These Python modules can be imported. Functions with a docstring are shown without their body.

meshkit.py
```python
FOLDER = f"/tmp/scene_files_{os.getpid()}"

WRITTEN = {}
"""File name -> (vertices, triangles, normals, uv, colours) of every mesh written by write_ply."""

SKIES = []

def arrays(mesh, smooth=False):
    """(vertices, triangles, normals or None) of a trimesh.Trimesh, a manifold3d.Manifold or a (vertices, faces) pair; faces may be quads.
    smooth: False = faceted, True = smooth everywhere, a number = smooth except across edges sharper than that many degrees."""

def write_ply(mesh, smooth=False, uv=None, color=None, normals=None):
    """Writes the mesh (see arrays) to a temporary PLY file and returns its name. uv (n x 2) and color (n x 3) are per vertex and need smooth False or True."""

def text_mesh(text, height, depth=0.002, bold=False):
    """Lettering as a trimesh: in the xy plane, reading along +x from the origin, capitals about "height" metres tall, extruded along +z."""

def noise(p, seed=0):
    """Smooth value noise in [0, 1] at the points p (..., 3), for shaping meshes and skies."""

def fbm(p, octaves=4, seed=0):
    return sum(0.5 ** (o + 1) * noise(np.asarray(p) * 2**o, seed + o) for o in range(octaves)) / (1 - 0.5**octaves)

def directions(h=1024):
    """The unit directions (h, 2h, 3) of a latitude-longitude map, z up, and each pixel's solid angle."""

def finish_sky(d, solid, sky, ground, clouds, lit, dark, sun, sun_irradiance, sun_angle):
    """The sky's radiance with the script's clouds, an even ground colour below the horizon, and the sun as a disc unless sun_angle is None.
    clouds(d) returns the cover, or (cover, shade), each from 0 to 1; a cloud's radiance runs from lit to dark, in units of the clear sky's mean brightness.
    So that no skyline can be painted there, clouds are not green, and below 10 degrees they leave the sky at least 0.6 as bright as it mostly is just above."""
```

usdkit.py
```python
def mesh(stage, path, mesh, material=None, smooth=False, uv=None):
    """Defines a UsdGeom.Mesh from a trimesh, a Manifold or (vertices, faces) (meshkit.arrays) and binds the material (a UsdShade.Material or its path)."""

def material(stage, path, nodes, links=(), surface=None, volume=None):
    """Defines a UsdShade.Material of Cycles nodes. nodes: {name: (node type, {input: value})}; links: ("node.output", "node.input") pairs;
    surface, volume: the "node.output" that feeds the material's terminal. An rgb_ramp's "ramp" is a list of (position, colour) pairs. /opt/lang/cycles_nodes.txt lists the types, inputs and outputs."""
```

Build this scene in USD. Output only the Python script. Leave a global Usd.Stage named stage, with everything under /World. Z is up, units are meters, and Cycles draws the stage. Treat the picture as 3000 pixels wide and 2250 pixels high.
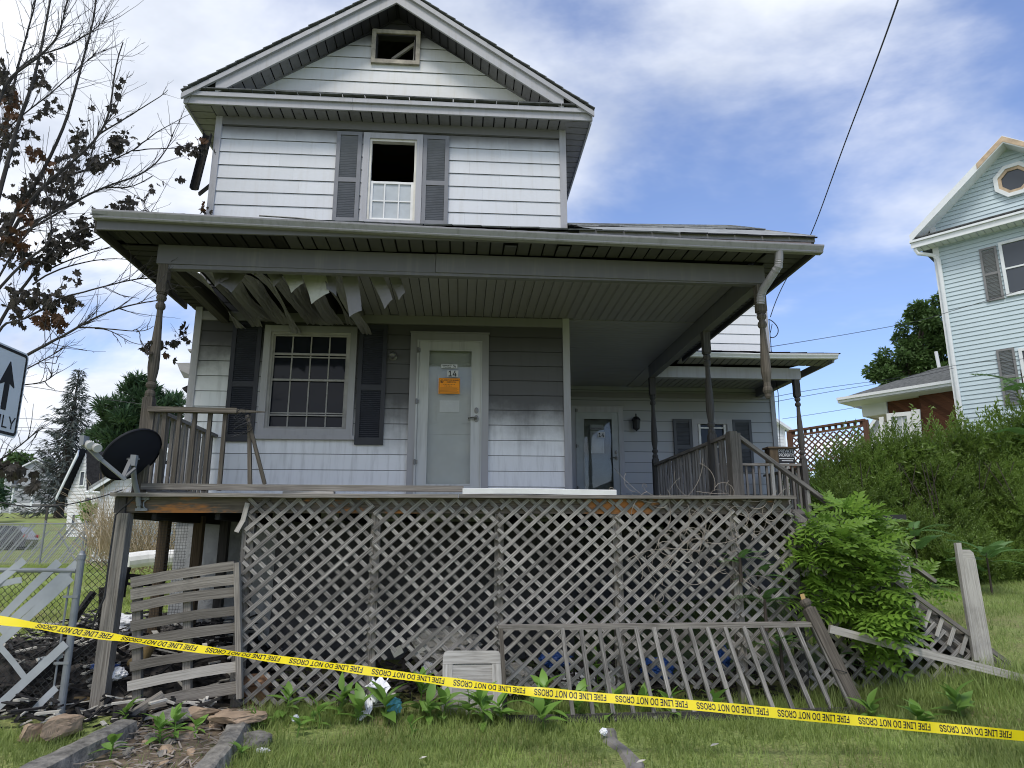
import math, random
import numpy as np, trimesh, usdkit, meshkit
from shapely.geometry import Polygon, LineString, box as sbox
from pxr import Usd, UsdGeom, UsdLux, UsdShade, Sdf, Gf, Vt

rng = np.random.default_rng(11); random.seed(11)
stage = Usd.Stage.CreateInMemory()
UsdGeom.SetStageUpAxis(stage, UsdGeom.Tokens.z); UsdGeom.SetStageMetersPerUnit(stage, 1.0)
UsdGeom.Xform.Define(stage, '/World'); UsdGeom.Scope.Define(stage, '/World/Looks')

# ---------------------------------------------------------------- camera
CY, YAW, PITCH = -9.1335, 0.0731, 0.2243
CAM = np.array([0, CY, 1.6])
FW = np.array([math.sin(YAW)*math.cos(PITCH), math.cos(YAW)*math.cos(PITCH), math.sin(PITCH)])
RT = np.array([math.cos(YAW), -math.sin(YAW), 0.0]); UP = np.cross(RT, FW)
cam = UsdGeom.Camera.Define(stage, '/World/camera')
cam.CreateFocalLengthAttr(24.475); cam.CreateHorizontalApertureAttr(36.0); cam.CreateVerticalApertureAttr(27.0)
cam.CreateClippingRangeAttr(Gf.Vec2f(0.1, 2000))
cam.CreateExposureAttr(0.55)
m4 = Gf.Matrix4d(); [m4.SetRow(i, Gf.Vec4d(*map(float, v), w)) for i, (v, w) in enumerate(((RT, 0), (UP, 0), (-FW, 0), (CAM, 1)))]
cam.AddTransformOp().Set(m4)

# ---------------------------------------------------------------- sky and sun
SUN_AZ, SUN_EL = math.radians(196), math.radians(59)     # direction towards the sun, clockwise from +y
SDIR = np.array([math.sin(SUN_AZ)*math.cos(SUN_EL), math.cos(SUN_AZ)*math.cos(SUN_EL), math.sin(SUN_EL)])
sky_mat = usdkit.material(stage, '/World/Looks/sky', {
    'tc': ('texture_coordinate', {}),
    'sky': ('sky_texture', {'sky_type': 'single_scattering', 'sun_disc': False, 'sun_elevation': SUN_EL, 'sun_rotation': SUN_AZ, 'air_density': 1.0, 'aerosol_density': 0.6, 'ozone_density': 1.6}),
    'sep': ('separate_xyz', {}),
    'zc': ('math', {'math_type': 'maximum', 'value2': 0.0}), 'za': ('math', {'math_type': 'add', 'value2': 0.28}),
    'px': ('math', {'math_type': 'divide'}), 'py': ('math', {'math_type': 'divide'}),
    'pl': ('combine_xyz', {}),
    'map': ('mapping', {'location': (3.7, 1.3, 0), 'scale': (1.0, 1.35, 1.0), 'rotation': (0, 0, 0.5)}),
    'n1': ('noise_texture', {'scale': 1.25, 'detail': 9.0, 'roughness': 0.56, 'distortion': 0.25}),
    'n2': ('noise_texture', {'scale': 0.62, 'detail': 4.0, 'roughness': 0.5}),
    'n3': ('noise_texture', {'scale': 2.6, 'detail': 7.0, 'roughness': 0.55}),
    'bx': ('math', {'math_type': 'multiply', 'value2': -0.36}),
    's1': ('math', {'math_type': 'multiply_add', 'value2': 0.62}),
    's2': ('math', {'math_type': 'add'}),
    'hz': ('map_range', {'from_min': 0.02, 'from_max': 0.4, 'to_min': 0.10, 'to_max': 0.0, 'clamp': True}),
    's3': ('math', {'math_type': 'add'}),
    'cov': ('map_range', {'range_type': 'smoothstep', 'from_min': 0.64, 'from_max': 0.92, 'to_min': 0.05, 'to_max': 1.0, 'clamp': True}),
    'shade': ('rgb_ramp', {'ramp': [(0.32, (3.9, 4.25, 4.95)), (0.48, (5.0, 5.3, 5.9)), (0.66, (6.3, 6.45, 6.8))]}),
    'tint': ('mix_color', {'blend_type': 'multiply', 'fac': 1.0, 'b': (0.98, 1.02, 1.22), 'use_clamp': False}),
    'mx': ('mix_color', {'use_clamp': False}),
    'bg': ('background_shader', {'strength': 0.125})},
    [('tc.generated', 'sky.vector'), ('tc.generated', 'sep.vector'), ('sep.z', 'zc.value1'), ('zc.value', 'za.value1'),
     ('sep.x', 'px.value1'), ('za.value', 'px.value2'), ('sep.y', 'py.value1'), ('za.value', 'py.value2'),
     ('px.value', 'pl.x'), ('py.value', 'pl.y'), ('pl.vector', 'map.vector'), ('map.vector', 'n1.vector'), ('map.vector', 'n2.vector'), ('map.vector', 'n3.vector'),
     ('sep.x', 'bx.value1'), ('n2.fac', 's1.value1'), ('n1.fac', 's1.value3'), ('s1.value', 's2.value1'), ('bx.value', 's2.value2'),
     ('sep.z', 'hz.value'), ('s2.value', 's3.value1'), ('hz.result', 's3.value2'), ('s3.value', 'cov.value'),
     ('n3.fac', 'shade.fac'), ('sky.color', 'tint.a'), ('tint.result', 'mx.a'), ('shade.color', 'mx.b'), ('cov.result', 'mx.fac'), ('mx.result', 'bg.color')],
    surface='bg.background')
dome = UsdLux.DomeLight.Define(stage, '/World/sky')
dome.GetPrim().SetCustomDataByKey('kind', 'structure'); dome.GetPrim().SetCustomDataByKey('label', 'blue sky with broken white and grey clouds'); dome.GetPrim().SetCustomDataByKey('category', 'sky')
UsdShade.MaterialBindingAPI.Apply(dome.GetPrim()).Bind(sky_mat)
sun = UsdLux.DistantLight.Define(stage, '/World/sun')
sun.CreateIntensityAttr(0.44); sun.CreateAngleAttr(16.0); sun.CreateNormalizeAttr(True); sun.CreateColorAttr(Gf.Vec3f(1.0, 0.955, 0.89))
sz = SDIR; sx = np.cross((0, 0, 1.0), sz); sx /= np.linalg.norm(sx); sy = np.cross(sz, sx)
m4 = Gf.Matrix4d(); [m4.SetRow(i, Gf.Vec4d(*map(float, v), 0)) for i, v in enumerate((sx, sy, sz))]
sun.AddTransformOp().Set(m4)

# ---------------------------------------------------------------- helpers
K = 1.35624
def ray(px, py): return FW + RT*(px*K-1500)/2039.57 - UP*(py*K-1125)/2039.57      # px, py: photograph at 2212 px wide
def at(px, py, Y): d = ray(px, py); return CAM + d*(Y-CY)/d[1]
def atx(px, py, X): d = ray(px, py); return CAM + d*X/d[0]
def atz(px, py, Z): d = ray(px, py); return CAM + d*(Z-1.6)/d[2]
def dep(px, py, D): return CAM + ray(px, py)*D

def ss(x, a, b): t = np.clip((np.asarray(x, float)-a)/(b-a), 0, 1); return t*t*(3-2*t)
def ground_z(x, y):
    x, y = np.asarray(x, float), np.asarray(y, float)
    h = 0.06*np.clip(y+3.4, -6, 15.4) + 0.005*np.clip(y-12, 0, 26) + 0.12*np.clip(y-38, 0, 24) + 0.06*np.clip(y-62, 0, 400)
    h = h + ss(y, -3.6, -2.2)*0.38*ss(x, 3.2, 7.0)
    h = h + 0.06*np.clip(x-9, 0, 40)*ss(y, 0, 8)
    return h

COUNT, BASE = {}, {}
def free(parent, name):
    k = (parent, name); n = COUNT.get(k, 0); COUNT[k] = n+1
    return f'{parent}/{name}' + (f'_{n:03d}' if n else '')
def keys(prim, label=None, cat=None, group=None, kind=None):
    for k, v in (('label', label), ('category', cat), ('group', group), ('kind', kind)):
        if v: prim.SetCustomDataByKey(k, v)
def thing(name, label, cat, base=(0, 0, 0), group=None, kind=None):
    p = free('/World', name); x = UsdGeom.Xform.Define(stage, p)
    x.AddTranslateOp().Set(Gf.Vec3d(*map(float, base))); BASE[p] = np.array(base, float)
    keys(x.GetPrim(), label, cat, group, kind); return p
def rot(axis, a):
    axis = np.asarray(axis, float)/np.linalg.norm(axis); return trimesh.transformations.rotation_matrix(a, axis)[:3, :3]

class MB:
    """Collects boxes, boards, tubes, turnings and sheets; build() makes them one mesh of the scene."""
    def __init__(s, xf=None): s.V, s.F, s.U, s.n, s.xf = [], [], [], 0, xf
    def add(s, v, f, uv=None):
        v = np.asarray(v, float); f = np.asarray(f, int)
        if f.shape[1] == 4: f = np.vstack([f[:, [0, 1, 2]], f[:, [0, 2, 3]]])
        if uv is None: uv = np.stack([v[:, 0]+v[:, 1], v[:, 2]], 1)
        s.V.append(v); s.F.append(f+s.n); s.U.append(np.asarray(uv, float)); s.n += len(v); return s
    def beam(s, p, q, w, t, up=(0, 0, 1), seg=1, wob=0.0, bow=(0, 0, 0), taper=1.0):
        p, q = np.asarray(p, float), np.asarray(q, float); d = q-p; L = np.linalg.norm(d); d /= L
        side = np.cross(d, up); side /= np.linalg.norm(side); u = np.cross(side, d)
        ts = np.linspace(0, 1, seg+1); o = rng.random(2)*20
        pts = p+np.outer(ts, q-p)+np.outer(4*ts*(1-ts), bow)
        if wob: pts = pts+np.outer(np.cumsum(rng.normal(0, wob, seg+1)), side)+np.outer(np.cumsum(rng.normal(0, wob, seg+1)), u)
        sc = 1+(taper-1)*ts
        c = [pts+np.outer(sc*w/2*a, side)+np.outer(sc*t/2*b, u) for a, b in ((-1, -1), (1, -1), (1, 1), (-1, 1))]
        for k in range(4):
            a, b = c[k], c[(k+1) % 4]; hw = (w if k in (0, 2) else t)
            v = np.vstack([a, b]); n = seg+1
            uv = np.vstack([np.stack([ts*L+o[0], np.full(n, o[1]+k*.31)], 1), np.stack([ts*L+o[0], np.full(n, o[1]+k*.31+hw)], 1)])
            i = np.arange(seg); s.add(v, np.stack([i, i+n, i+n+1, i+1], 1)[:, ::-1], uv)
        for e, flip in ((0, 0), (-1, 1)):
            v = np.array([x[e] for x in c]); uv = [(o[0], o[1]), (o[0]+.01, o[1]+w), (o[0]+.02, o[1]+w), (o[0], o[1])]
            s.add(v, [[0, 1, 2, 3]] if not flip else [[3, 2, 1, 0]], uv)
        return s
    def box(s, x0, x1, y0, y1, z0, z1):
        d = (x1-x0, y1-y0, z1-z0); c = ((x0+x1)/2, (y0+y1)/2, (z0+z1)/2); k = int(np.argmax(d))
        if k == 0: return s.beam((x0, c[1], c[2]), (x1, c[1], c[2]), d[1], d[2])
        if k == 1: return s.beam((c[0], y0, c[2]), (c[0], y1, c[2]), d[0], d[2])
        return s.beam((c[0], c[1], z0), (c[0], c[1], z1), d[0], d[1], up=(0, 1, 0))
    def frame(s, x0, x1, z0, z1, w, y0, y1, wb=None):
        wb = wb or w
        s.box(x0, x0+w, y0, y1, z0, z1); s.box(x1-w, x1, y0, y1, z0, z1); s.box(x0+w, x1-w, y0+.002, y1, z1-w, z1); s.box(x0+w, x1-w, y0+.002, y1, z0, z0+wb); return s
    def extr(s, poly, y0, y1):
        """polygon given in x, z pushed from y0 to y1"""
        for g in getattr(poly, 'geoms', [poly]):
            if g.is_empty or g.area < 1e-7: continue
            m = trimesh.creation.extrude_polygon(g, 1.0, engine='earcut'); v = m.vertices
            s.add(np.stack([v[:, 0], y0+(y1-y0)*v[:, 2], v[:, 1]], 1), m.faces[:, ::-1] if y1 > y0 else m.faces)
        return s
    def lathe(s, prof, c=(0, 0, 0), n=12):
        prof = np.asarray(prof, float); a = np.linspace(0, 2*np.pi, n+1); c = np.asarray(c, float)
        v = np.stack([np.outer(prof[:, 0], np.cos(a)), np.outer(prof[:, 0], np.sin(a)), np.repeat(prof[:, 1:], n+1, 1)], -1).reshape(-1, 3)+c
        i, j = np.meshgrid(np.arange(len(prof)-1), np.arange(n), indexing='ij'); i, j = i.ravel(), j.ravel(); b = i*(n+1)+j
        uv = np.stack([v[:, 2], np.tile(a*.05, len(prof))], 1)
        return s.add(v, np.stack([b, b+1, b+n+2, b+n+1], 1), uv)
    def tube(s, pts, r, n=6, cap=True):
        pts = np.asarray(pts, float); r = np.broadcast_to(np.asarray(r, float), (len(pts),)); T = np.gradient(pts, axis=0); T /= np.linalg.norm(T, axis=1, keepdims=True)+1e-12
        ref = np.array([0, 0, 1.0]) if abs(T[0][2]) < .9 else np.array([1.0, 0, 0]); A = []
        x = np.cross(ref, T[0]); x /= np.linalg.norm(x)
        for t in T:
            x = x-t*(x@t); x /= np.linalg.norm(x)+1e-12; A.append(x)
        A = np.array(A); B = np.cross(T, A); a = np.linspace(0, 2*np.pi, n, endpoint=False)
        v = (pts[:, None]+r[:, None, None]*(np.cos(a)[None, :, None]*A[:, None]+np.sin(a)[None, :, None]*B[:, None])).reshape(-1, 3)
        i, j = np.meshgrid(np.arange(len(pts)-1), np.arange(n), indexing='ij'); i, j = i.ravel(), j.ravel(); j2 = (j+1) % n
        f = np.stack([i*n+j, i*n+j2, (i+1)*n+j2, (i+1)*n+j], 1)
        L = np.concatenate([[0], np.cumsum(np.linalg.norm(np.diff(pts, axis=0), axis=1))])
        s.add(v, f, np.stack([np.repeat(L, n), np.tile(a*.03, len(pts))], 1))
        if cap and n > 3:
            for e, k in ((0, 1), (len(pts)-1, -1)):
                s.add(v[e*n:(e+1)*n], [[0, q+1, q] if k > 0 else [0, q, q+1] for q in range(1, n-1)])
        return s
    def sheet(s, P, two=False):
        """P: (n, m, 3) grid of points"""
        P = np.asarray(P, float); n, m = P.shape[:2]; i, j = np.meshgrid(np.arange(n-1), np.arange(m-1), indexing='ij'); b = (i*m+j).ravel()
        u, w = np.meshgrid(np.linspace(0, 1, n), np.linspace(0, 1, m), indexing='ij')
        return s.add(P.reshape(-1, 3), np.stack([b, b+1, b+m+1, b+m], 1), np.stack([u.ravel(), w.ravel()], 1))
    def quad(s, a, b, c, d): return s.add([a, b, c, d], [[0, 1, 2, 3]])
    def mesh(s, m, off=(0, 0, 0), R=None, k=1.0):
        v = np.asarray(m.vertices)*k
        if R is not None: v = v@np.asarray(R).T
        return s.add(v+np.asarray(off), m.faces)
    def lap(s, a, b, za, zb, c=None, d=None, y=0.0, t=.018):
        """one lapped siding board: bottom edge a..b at za, top edge c..d at zb"""
        c = a if c is None else c; d = b if d is None else d; za2 = za+.006
        v = [(a, y-t, za2), (b, y-t, za2), (d, y-.005, zb), (c, y-.005, zb), (a, y-.002, za2+.002), (b, y-.002, za2+.002)]
        f = [[0, 1, 2], [0, 2, 3], [0, 4, 5], [0, 5, 1], [0, 3, 4], [1, 5, 2]]
        return s.add(v, f, [(q[0], q[2]) for q in v])
    def arrays(s):
        V, F, U = np.vstack(s.V), np.vstack(s.F), np.vstack(s.U)
        if s.xf is not None: V = V@np.asarray(s.xf[0]).T+np.asarray(s.xf[1])
        return V, F, U
    def build(s, name, mat, parent='/World', smooth=False, label=None, kind=None, cat=None, group=None):
        V, F, U = s.arrays(); root = '/'.join(parent.split('/')[:3])
        if parent != '/World': V = V-BASE.get(root, np.zeros(3))
        p = free(parent, name); me = usdkit.mesh(stage, p, (V, F), mat, smooth, U if smooth in (False, True) else None)
        keys(me.GetPrim(), label, cat, group, kind); return p

def textmb(mb, text, h, o, ex=(1, 0, 0), ey=(0, 0, 1), width=None, bold=True, d=.0015):
    """lettering standing on plane ex, ey from point o (lower left); the plane's normal is ex x ey"""
    m = meshkit.text_mesh(text, h, d, bold); v = m.vertices.copy(); v[:, 0] -= v[:, 0].min()
    if width: v[:, 0] *= width/max(v[:, 0].max(), 1e-9)
    ex, ey = np.asarray(ex, float), np.asarray(ey, float); ez = np.cross(ex, ey)
    return mb.add(np.asarray(o)+v[:, :1]*ex+v[:, 1:2]*ey+v[:, 2:]*ez, m.faces)

# ---------------------------------------------------------------- materials
def mat(name, nodes, links, surface='p.BSDF', volume=None): return usdkit.material(stage, '/World/Looks/'+name, nodes, links, surface, volume)
def plain(name, col, rough=.6, metal=0.0, var=.10, scale=6.0, bump=0.0, spec=.4):
    n = {'g': ('geometry', {}), 'no': ('noise_texture', {'scale': scale, 'detail': 5.0, 'roughness': .6}),
         'mr': ('map_range', {'from_min': .3, 'from_max': .7, 'to_min': 1-var, 'to_max': 1+var, 'clamp': True}),
         'v': ('hsv', {'color': col}), 'p': ('principled_bsdf', {'roughness': rough, 'metallic': metal, 'specular_ior_level': spec})}
    l = [('g.position', 'no.vector'), ('no.fac', 'mr.value'), ('mr.result', 'v.value'), ('v.color', 'p.base_color')]
    if bump:
        n['b'] = ('bump', {'strength': 1.0, 'distance': bump}); l += [('no.fac', 'b.height'), ('b.normal', 'p.normal')]
    return mat(name, n, l)
def wood(name, cols, rough=.82, stain=.35, rvar=.22, stain_col=(.05, .045, .04), streak=30.0, hue=None, warm=None):
    """weathered boards: grain along u, tone that varies from piece to piece, blotches in the world"""
    n = {'uv': ('uvmap', {'attribute': 'st'}), 'mp': ('mapping', {'scale': (1.6, streak*2.2, 1.0)}),
         'g1': ('noise_texture', {'scale': 1.6, 'detail': 6.0, 'roughness': .62, 'distortion': .35}),
         'rp': ('rgb_ramp', {'ramp': [(.28, cols[0]), (.5, cols[1]), (.72, cols[2])]}),
         'ob': ('object_info', {}), 'mr': ('map_range', {'from_min': 0.0, 'from_max': 1.0, 'to_min': 1-rvar, 'to_max': 1+rvar}),
         'hs': ('hsv', {}), 'ge': ('geometry', {}), 'n2': ('noise_texture', {'scale': 2.3, 'detail': 6.0, 'roughness': .65}),
         'm2': ('map_range', {'range_type': 'smoothstep', 'from_min': .5, 'from_max': .72, 'to_min': 0.0, 'to_max': stain, 'clamp': True}),
         'mx': ('mix_color', {'b': stain_col}), 'p': ('principled_bsdf', {'roughness': rough, 'specular_ior_level': .25}),
         'bp': ('bump', {'strength': .8, 'distance': .004})}
    l = [('uv.UV', 'mp.vector'), ('mp.vector', 'g1.vector'), ('g1.fac', 'rp.fac'), ('rp.color', 'hs.color'), ('ob.random', 'mr.value'), ('mr.result', 'hs.value'),
         ('ge.position', 'n2.vector'), ('n2.fac', 'm2.value'), ('m2.result', 'mx.fac'), ('hs.color', 'mx.a'), ('mx.result', 'p.base_color'),
         ('g1.fac', 'bp.height'), ('bp.normal', 'p.normal')]
    if warm:                                                # patches where the grey skin has worn off
        n['n3'] = ('noise_texture', {'scale': warm[1], 'detail': 5.0, 'roughness': .7}); n['mw'] = ('mapping', {'scale': (.5, 1, 2.2)})
        n['m3'] = ('map_range', {'range_type': 'smoothstep', 'from_min': warm[2], 'from_max': warm[2]+.1, 'clamp': True}); n['mx3'] = ('mix_color', {'b': warm[0]})
        l = [q for q in l if q[1] != 'p.base_color'] + [('ge.position', 'mw.vector'), ('mw.vector', 'n3.vector'), ('n3.fac', 'm3.value'), ('m3.result', 'mx3.fac'), ('mx.result', 'mx3.a'), ('mx3.result', 'p.base_color')]
    return mat(name, n, l)
def siding(name, base, soot, grime=.35, tint=(.42, .40, .36), rough=.45):
    """painted aluminium boards; soot: list of (axis or 'apex', from, to, amount) world ranges where the fire left soot"""
    n = {'g': ('geometry', {}), 'sp': ('separate_xyz', {}), 'ms': ('mapping', {'scale': (7, 7, .55)}),
         'st': ('noise_texture', {'scale': 2.2, 'detail': 6.0, 'roughness': .62}),
         'sm': ('map_range', {'range_type': 'smoothstep', 'from_min': .46, 'from_max': .75, 'to_min': 0.0, 'to_max': grime, 'clamp': True}),
         'ob': ('object_info', {}), 'mr': ('map_range', {'to_min': .955, 'to_max': 1.03}), 'hv': ('hsv', {'color': base}),
         'mx': ('mix_color', {'b': tint}), 'nz': ('noise_texture', {'scale': 1.5, 'detail': 7.0, 'roughness': .65}),
         'nf': ('noise_texture', {'scale': 34.0, 'detail': 3.0, 'roughness': .6}),
         'p': ('principled_bsdf', {'roughness': rough, 'specular_ior_level': .35})}
    l = [('g.position', 'sp.vector'), ('g.position', 'ms.vector'), ('ms.vector', 'st.vector'), ('st.fac', 'sm.value'), ('ob.random', 'mr.value'), ('mr.result', 'hv.value'),
         ('hv.color', 'mx.a'), ('sm.result', 'mx.fac'), ('g.position', 'nz.vector'), ('g.position', 'nf.vector')]
    last = 'mx.result'
    for i, (kind, a, b, amt, wob, col) in enumerate(soot):
        # value = coordinate + wob*(noise-.5); 'lower' also leans with x
        n[f'w{i}'] = ('math', {'math_type': 'multiply_add', 'value2': wob}); l.append(('nz.fac', f'w{i}.value1'))
        if kind == 'z': l.append(('sp.z', f'w{i}.value3'))
        elif kind == 'zx':
            n[f'x{i}'] = ('map_range', {'range_type': 'smoothstep', 'from_min': -2.9, 'from_max': -1.0, 'to_min': 0.0, 'to_max': .75, 'clamp': True}); n[f'a{i}'] = ('math', {'math_type': 'add'})
            l += [('sp.x', f'x{i}.value'), (f'x{i}.result', f'a{i}.value1'), ('sp.z', f'a{i}.value2'), (f'a{i}.value', f'w{i}.value3')]
        elif kind == 'dist':                               # distance from a point on the wall
            n[f'd{i}'] = ('vector_math', {'math_type': 'distance', 'vector2': a}); l += [('g.position', f'd{i}.vector1'), (f'd{i}.value', f'w{i}.value3')]; a, b = b
        n[f's{i}'] = ('map_range', {'range_type': 'smoothstep', 'from_min': min(a, b)+wob/2, 'from_max': max(a, b)+wob/2, 'to_min': 0.0 if a < b else amt, 'to_max': amt if a < b else 0.0, 'clamp': True})
        n[f'm{i}'] = ('mix_color', {'b': col}); l += [(f'w{i}.value', f's{i}.value'), (f's{i}.result', f'm{i}.fac'), (last, f'm{i}.a')]; last = f'm{i}.result'
    l.append((last, 'p.base_color'))
    n['bp'] = ('bump', {'strength': .5, 'distance': .002}); l += [('nf.fac', 'bp.height'), ('bp.normal', 'p.normal')]
    return mat(name, n, l)
def leaf(name, c1, c2, trans=.35, rough=.5, dead=None):
    n = {'g': ('geometry', {}), 'rp': ('rgb_ramp', {'ramp': [(0, c1), (.75, c2), (1, dead or c2)]}), 'no': ('noise_texture', {'scale': 1.1, 'detail': 3.0}),
         'hv': ('hsv', {}), 'mr': ('map_range', {'from_min': .3, 'from_max': .7, 'to_min': .72, 'to_max': 1.25, 'clamp': True}),
         'p': ('principled_bsdf', {'roughness': rough, 'specular_ior_level': .35}), 't': ('translucent_bsdf', {}), 'mx': ('mix_closure', {'fac': trans})}
    return mat(name, n, [('g.random_per_island', 'rp.fac'), ('g.position', 'no.vector'), ('no.fac', 'mr.value'), ('mr.result', 'hv.value'), ('rp.color', 'hv.color'),
                         ('hv.color', 'p.base_color'), ('hv.color', 't.color'), ('p.BSDF', 'mx.closure1'), ('t.BSDF', 'mx.closure2')], surface='mx.closure')
def glass(name, tint=(.9, .93, .93), refl=1.0, ior=1.5):
    return mat(name, {'f': ('fresnel', {'IOR': ior}), 'm': ('math', {'math_type': 'multiply', 'value2': refl, 'use_clamp': True}), 't': ('transparent_bsdf', {'color': tint}), 'g': ('glossy_bsdf', {'roughness': .02, 'color': (.95, .97, 1)}), 'x': ('mix_closure', {})},
               [('f.fac', 'm.value1'), ('m.value', 'x.fac'), ('t.BSDF', 'x.closure1'), ('g.BSDF', 'x.closure2')], surface='x.closure')

SOOT, BROWN = (.045, .044, .043), (.33, .27, .16)
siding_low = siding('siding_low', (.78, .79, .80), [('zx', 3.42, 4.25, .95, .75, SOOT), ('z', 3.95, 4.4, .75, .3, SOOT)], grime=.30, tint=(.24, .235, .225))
siding_up = siding('siding_up', (.56, .575, .60), [('z', 7.14, 7.40, .90, .15, (.10, .098, .096))], grime=.28)
siding_gable = siding('siding_gable', (.56, .57, .58), [('z', 8.5, 7.7, .20, .5, BROWN), ('z', 8.35, 9.0, .45, .45, (.16, .145, .12)), ('z', 8.74, 9.06, .97, .22, (.02, .02, .021))], grime=.3, tint=(.45, .42, .33))
siding_wing_shade = siding('siding_wing_shade', (.35, .365, .385), [('z', 3.6, 4.5, .35, .3, (.12, .12, .12))], grime=.2)  # porch shade mostly painted into the base colour; some soot towards the top
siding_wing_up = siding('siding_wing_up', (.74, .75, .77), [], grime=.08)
trim_w = siding('trim_white', (.35, .35, .37), [('z', 8.9, 9.5, .3, .3, (.2, .19, .18))], grime=.45, tint=(.25, .24, .22))
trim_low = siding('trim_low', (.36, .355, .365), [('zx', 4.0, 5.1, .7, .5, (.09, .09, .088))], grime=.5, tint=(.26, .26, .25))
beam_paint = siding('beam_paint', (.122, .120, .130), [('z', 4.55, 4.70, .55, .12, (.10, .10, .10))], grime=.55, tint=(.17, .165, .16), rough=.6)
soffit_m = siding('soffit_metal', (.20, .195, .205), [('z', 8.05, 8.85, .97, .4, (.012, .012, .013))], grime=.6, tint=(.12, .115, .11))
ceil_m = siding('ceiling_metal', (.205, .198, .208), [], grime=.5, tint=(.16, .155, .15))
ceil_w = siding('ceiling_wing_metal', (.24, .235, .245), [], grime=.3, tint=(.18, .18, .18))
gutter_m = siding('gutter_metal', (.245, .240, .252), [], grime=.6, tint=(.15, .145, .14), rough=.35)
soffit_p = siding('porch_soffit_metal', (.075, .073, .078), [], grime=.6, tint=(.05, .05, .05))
flap_m = siding('peeled_ceiling_metal', (.50, .51, .45), [], grime=.4, tint=(.2, .2, .17))
white_p = plain('white_paint', (.68, .68, .67), .5, var=.08)
cream_p = plain('cream_paint', (.60, .58, .52), .5, var=.12)
dirty_frame = plain('sooty_frame', (.30, .29, .275), .55, var=.25, scale=5)
attic_fr = plain('scorched_frame', (.30, .27, .22), .7, var=.4, scale=8)
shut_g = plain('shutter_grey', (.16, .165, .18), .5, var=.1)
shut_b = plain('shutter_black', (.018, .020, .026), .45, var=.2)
shut_wing = plain('shutter_dark_grey', (.06, .065, .075), .5, var=.15)
void = plain('charred_interior', (.012, .012, .013), .9, var=.3)
sheath = plain('sooty_sheathing', (.03, .03, .03), .9)
shingle_m = plain('shingle_grey', (.11, .115, .115), .95, var=.35, scale=9, bump=.004, spec=0.0)
shingle_b = plain('shingle_black', (.028, .028, .030), .95, var=.35, scale=14, spec=0.0)
bare_pine = plain('bare_board_pink', (.42, .33, .31), .7, var=.15)
GREY3 = [(.085, .080, .075), (.20, .19, .175), (.33, .31, .285)]
lath_w = wood('lath_wood', [(.075, .070, .064), (.195, .184, .170), (.40, .38, .35)], stain=.6, rvar=.36)
deck_w = wood('deck_wood', [(.075, .066, .058), (.17, .155, .138), (.28, .26, .235)], stain=.4)
rim_w = wood('rim_wood', [(.05, .042, .035), (.105, .088, .07), (.17, .145, .115)], stain=.4, warm=((.40, .17, .055), 2.1, .53))
post_w = wood('post_wood', [(.038, .033, .027), (.090, .078, .064), (.165, .145, .12)], stain=.25, streak=22)
dark_w = wood('dark_post_wood', [(.03, .028, .026), (.06, .056, .052), (.10, .092, .085)], stain=.3)
brown_w = wood('brown_wood', [(.05, .035, .022), (.11, .08, .05), (.17, .13, .085)], stain=.4)
pale_w = wood('pale_wood', [(.20, .185, .165), (.34, .32, .29), (.46, .44, .405)], stain=.3)
pallet_w = wood('pallet_wood', [(.075, .066, .058), (.17, .155, .135), (.275, .255, .225)], stain=.45, rvar=.3)
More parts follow.
